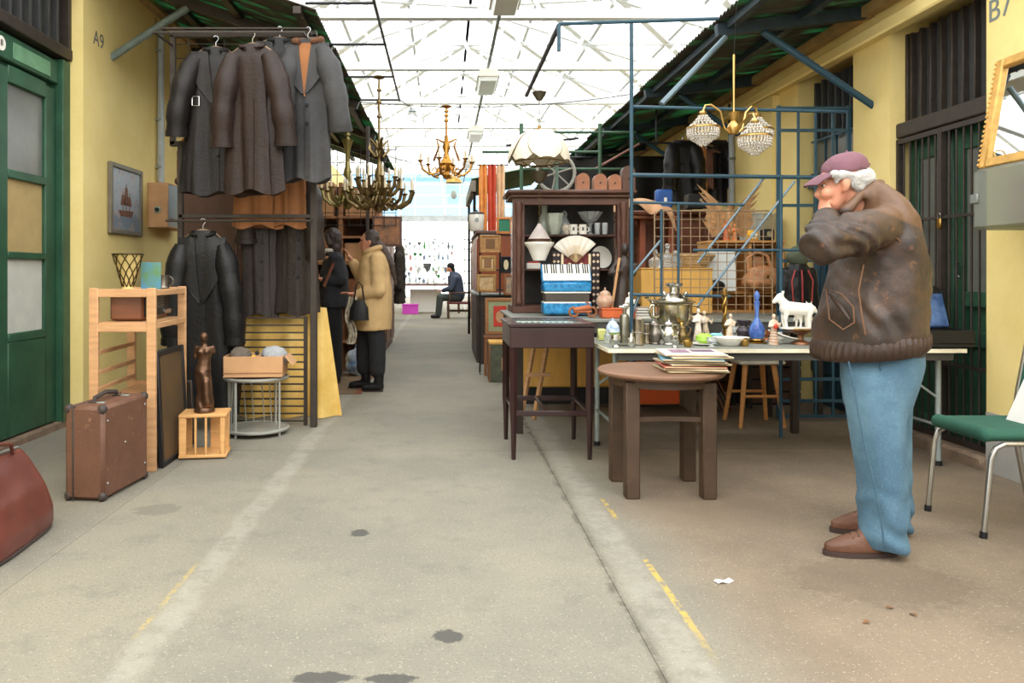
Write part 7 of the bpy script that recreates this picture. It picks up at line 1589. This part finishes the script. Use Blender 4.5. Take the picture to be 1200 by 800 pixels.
vb_ = thing('veneer_box', 'upright case with green cloth sides and pale wood edge by the display table', 'case', (fx(583, 8.6), 8.62, 0)); MB().box((0, 0, .21), (.2, .34, .42), .008).build('case_body', M('green_grey_cloth', (84, 88, 72), .8, var=.25, scale=12), vb_); MB().box((0, 0, .43), (.205, .345, .03), .006).build('case_top', ob, vb_); MB().box((.06, -.172, .2), (.05, .006, .14), .002).build('case_label', card, vb_); MB().box((-.098, -.165, .21), (.02, .02, .42), .004).build('case_edge', mid_wood, vb_)
st2 = thing('side_table', 'low wooden table carrying the portrait picture beside the aisle', 'table', (fx(584, 9.05), 9.06, 0)); MB().box((0, 0, .45), (.34, .16, .03), .004).build('table_top', mid_wood, st2)
for x in (-.15, .15): MB().bb(x-.015, x+.015, -.07, .07, 0, .435).build('leg', mid_wood, st2)
wr_ = thing('red_wardrobe', 'reddish brown wardrobe at the right edge of the aisle under the enamel pot', 'wardrobe', (.78, 11.2, 0)); rw = M('red_mahogany', (146, 78, 46), .4, var=.2, scale=4, stretch=(1, 1, .3))
MB().bb(-.32, .5, -.9, .9, .9, 1.72, .012).build('wardrobe_body', rw, wr_); MB().bb(-.35, .53, -.94, .94, 1.72, 1.77, .012).build('cornice', dark_wood, wr_); MB().bb(-.34, .52, -.92, .92, .0, .9, .012).build('base_cabinet', M('black_carved', (58, 46, 40), .5, var=.3, scale=16, wear=(120, 96, 60)), wr_); MB().bb(-.37, .54, -.95, .95, .9, .94, .01).build('base_top', grey_steel, wr_)
for y in (-.45, .45): MB().bb(-.335, -.32, y-.4, y+.4, .98, 1.66, .006).build('wardrobe_door', rw, wr_)
ep = thing('enamel_pot', 'white enamel bucket with a dark rim on the reddish wardrobe', 'pot', (fx(558.5, 10.5), 10.5, 1.772)); MB().lathe([(0, 0), (.085, 0), (.1, .02), (.105, .22), (.1, .235), (0, .235)], n=20).build('pot_body', porcelain, ep); MB().lathe([(0, .235), (.107, .235), (.107, .25), (.06, .265), (.015, .27), (.015, .29), (0, .29)], n=20).build('pot_lid', black_steel, ep); MB().lathe([(0, 0), (.03, 0), (.03, .004), (0, .004)], (0, -.104, .15), 12, Matrix.Rotation(PI/2, 4, 'X')).build('emblem', grey_steel, ep)
cu_ = thing('orange_curtain', 'orange and red curtain strips hanging under the far green canopy edge', 'curtain', (.72, 12.2, 1.8))
for k, c in enumerate(((226, 150, 80), (206, 84, 56), (226, 190, 150))):
    MB().sheet(lambda u, v, k=k: (-.16+.14*k+.13*u, .03*math.sin(u*12+v), 1.12*v), 10, 4, .006).build('strip', M('curtain_%d' % k, c, .8), cu_)
MB().tube([(-.2, 0, 1.12), (.3, 0, 1.12)], .012, 6).build('rail', black_steel, cu_)
tp = thing('dark_tarpaulin', 'black tarpaulin closing the stall behind the vitrine', 'tarpaulin', (2.0, 11.3, 0)); MB().sheet(lambda u, v: (-.6+1.85*u, .05*math.sin(u*22), 2.9*v), 40, 4, .008).build('tarpaulin_cloth', M('black_tarp', (44, 42, 40), .8), tp); MB().tube([(-.62, 0, 2.9), (1.27, 0, 2.9)], .02, 8).build('rail', black_steel, tp)
gcn = thing('green_awning', 'small green corrugated awning over the far right stall', 'awning', (.9, 13, 2.72)); ga = M('awning_green', (86, 122, 84), .6, var=.25, scale=6)
MB().sheet(lambda u, v: (-.45+1.3*v, -.6+3.0*u, -.12*0+.25*v+.015*math.sin(u*90)), 60, 3, .008).build('awning_sheet', ga, gcn)
for y in (-.5, 2.2): MB().tube([(-.4, y, -2.72), (-.4, y, 0)], .025, 8).build('post', black_steel, gcn)
for k in range(5): MB().bb(-.46, -.38, -.6+.6*k, -.1+.6*k, -.2, -.02).build('eave_board', M('grey_board', (132, 128, 116), .8), gcn)
# row of further cabinets so that the stall line runs on to the far end
for k, (x, y, w_, d_, h, mt, lab) in enumerate(((.95, 14.2, .8, 1.6, 1.6, dark_wood, 'dark chest beyond the reddish wardrobe'), (1.05, 17.2, .8, 2.0, 1.9, mid_wood, 'brown cupboard near the far end on the right'), (-1.55, 15.6, .8, 1.8, 1.5, mid_wood, 'brown chest near the far end on the left'), (-1.75, 19.5, .8, 2.4, 1.8, dark_wood, 'dark cupboard at the far end on the left'))):
    t = thing('stall_cabinet', lab, 'cabinet', (x, y, 0)); MB().bb(-w_/2, w_/2, -d_/2, d_/2, 0, h, .015).build('cabinet_body', mt, t); MB().bb(-w_/2-.03, w_/2+.03, -d_/2-.03, d_/2+.03, h, h+.04, .01).build('cabinet_top', dark_wood, t); s_ = -1 if x > 0 else 1
    for yy in (-d_/4, d_/4): MB().bb(s_*w_/2, s_*(w_/2+.015), yy-d_/4+.04, yy+d_/4-.04, .12, h-.08, .005).build('cabinet_door', mt, t)
# ================================================================ FAR END: bright glass stall
EY = 27.5
fe = bpy.data.objects.new('wall_far', None); col.objects.link(fe); fe['kind'] = 'structure'
for z, h in ((3.05, .22), (3.55, .07), (3.95, .07), (4.35, .07), (4.75, .16), (5.4, .08)): MB().bb(-6, 7, EY-.05, EY+.05, z, z+h).build('mullion_rail', M('far_grey_steel', (176, 182, 188), .5) if z == 3.05 else white_steel, fe)
for x in (-5, -3.4, -1.8, -.2, 1.4, 3., 4.6, 6.2): MB().bar((x+.25, EY, 3.2), (x, EY, 5.9), .07, .07).build('mullion_post', white_steel, fe)
bluep = glassy('pale_blue_pane', (196, 222, 240), .25, translucent=True)
for k in range(8):
    for z0, z1 in ((3.27, 3.95), (3.95, 4.75)): MB().bb(-5.8+1.6*k, -4.24+1.6*k, EY+.06, EY+.07, z0, z1).build('glass_pane', bluep, fe)
for x in (-5.8, -2.6, 2.6, 6.8): MB().bb(x-.08, x+.08, EY-.08, EY+.08, 0, 3.05).build('mullion_post', white_steel, fe)
ws = thing('white_shelving', 'white shelving full of glassware closing the far end of the hall', 'shelving', (-.1, 25.6, 0)); wm = M('white_board', (238, 240, 240), .6, var=.03)
for z in (.45, .85, 1.25, 1.62, 1.98, 2.3): MB().bb(-2.2, 1.8, -.16, .16, z, z+.03).build('shelf_board', wm, ws)
for x in (-2.2, -1.2, -.2, .8, 1.8): MB().bb(x-.02, x+.02, -.16, .16, 0, 2.5).build('upright', wm, ws)
random.seed(4)
glc = [M('far_glass_%d' % i, c, .2) for i, c in enumerate(((206, 214, 222), (150, 168, 190), (120, 140, 170), (186, 196, 190), (232, 232, 228), (96, 104, 116), (200, 150, 150), (60, 140, 80)))]
nm_ = ['clear', 'pale blue', 'slate blue', 'grey green', 'white', 'dark grey', 'pink', 'green']
for zi, z in enumerate((.88, 1.28, 1.65, 2.01)):
    for i in range(14):
        x = -1.62+.155*i+random.uniform(-.03, .03); h = random.uniform(.14, .28); r = random.uniform(.035, .06); c = random.choice([0, 0, 1, 1, 2, 3, 4, 4, 5, 6, 7])
        prof = random.choice(([(0, 0), (r*.7, 0), (r, h*.4), (r*.4, h*.75), (r*.6, h), (0, h*.95)], [(0, 0), (r, 0), (r*.3, h*.1), (r*.25, h*.5), (r, h*.7), (r*1.1, h), (0, h*.8)], [(0, 0), (r, 0), (r, h*.6), (r*.35, h*.75), (r*.35, h), (0, h)]))
        single(MB().lathe(prof, n=8), 'far_vase', glc[c], '%s glass vessel on the %s of the far white shelving' % (nm_[c], ('lowest stocked shelf', 'second stocked shelf', 'third stocked shelf', 'top stocked shelf')[zi]), 'vase', (x-.1, 25.5, z), 0, 'glassware on the white shelving')
ftb = thing('market_table', 'long brown market table before the white shelving at the far end', 'table', (-.35, 23.2, 0)); MB().bb(-1.3, .85, -.35, .35, .82, .88, .01).build('table_top', M('far_brown_table', (120, 88, 84), .6), ftb)
for x in (-1.25, .8):
    for y in (-.3, .3): MB().bb(x-.03, x+.03, y-.03, y+.03, 0, .82).build('leg', dark_wood, ftb)
wp_ = thing('white_screen', 'plain white screen standing below the far market table', 'screen', (-.55, 23.4, 0)); MB().box((0, 0, .36), (.95, .04, .7), .01).build('board', wm, wp_); MB().box((0, 0, .01), (.97, .08, .02), .004).build('base', grey_steel, wp_)
pcx = thing('pink_crate', 'bright magenta plastic crate on the floor before the white screen', 'crate', (-.98, 22.6, 0)); pkm = M('magenta_plastic', (206, 76, 196), .5, var=.06); m = MB()
for a in ((-.23, .23, -.16, -.15), (-.23, .23, .15, .16), (-.23, -.22, -.15, .15), (.22, .23, -.15, .15)): m.bb(*a, .01, .28)
m.build('crate_side', pkm, pcx); MB().bb(-.22, .22, -.15, .15, 0, .02).build('crate_base', pkm, pcx); MB().tube([(-.24, -.17, .28), (.24, -.17, .28), (.24, .17, .28), (-.24, .17, .28)], .014, 6, closed=True).build('crate_rim', pkm, pcx)
for k in range(7):
    x = -2.4+.5*k; h = (.55, .35, .45, .62, .4, .5, .3)[k]; t = thing('table_glass', ['tall fluted vase', 'pale blue jug', 'slim carafe', 'large glass bowl on a tall foot', 'squat green vase', 'tall clear bottle', 'small white vase'][k]+' on the far market table', 'vase', (-.35+x*.55+.35, 23.1, .882)); r = .05
    MB().lathe([(0, 0), (r*.8, 0), (r*.25, h*.1), (r*.2, h*.55), (r*(2.4 if k == 3 else .9), h*.85), (r*(2.6 if k == 3 else 1.1), h), (0, h*.9)], n=12).build('glass_body', glc[(5, 1, 0, 5, 3, 2, 4)[k]], t); MB().lathe([(0, 0), (r, 0), (r, .01), (0, .012)], n=12).build('glass_foot', glc[5], t)
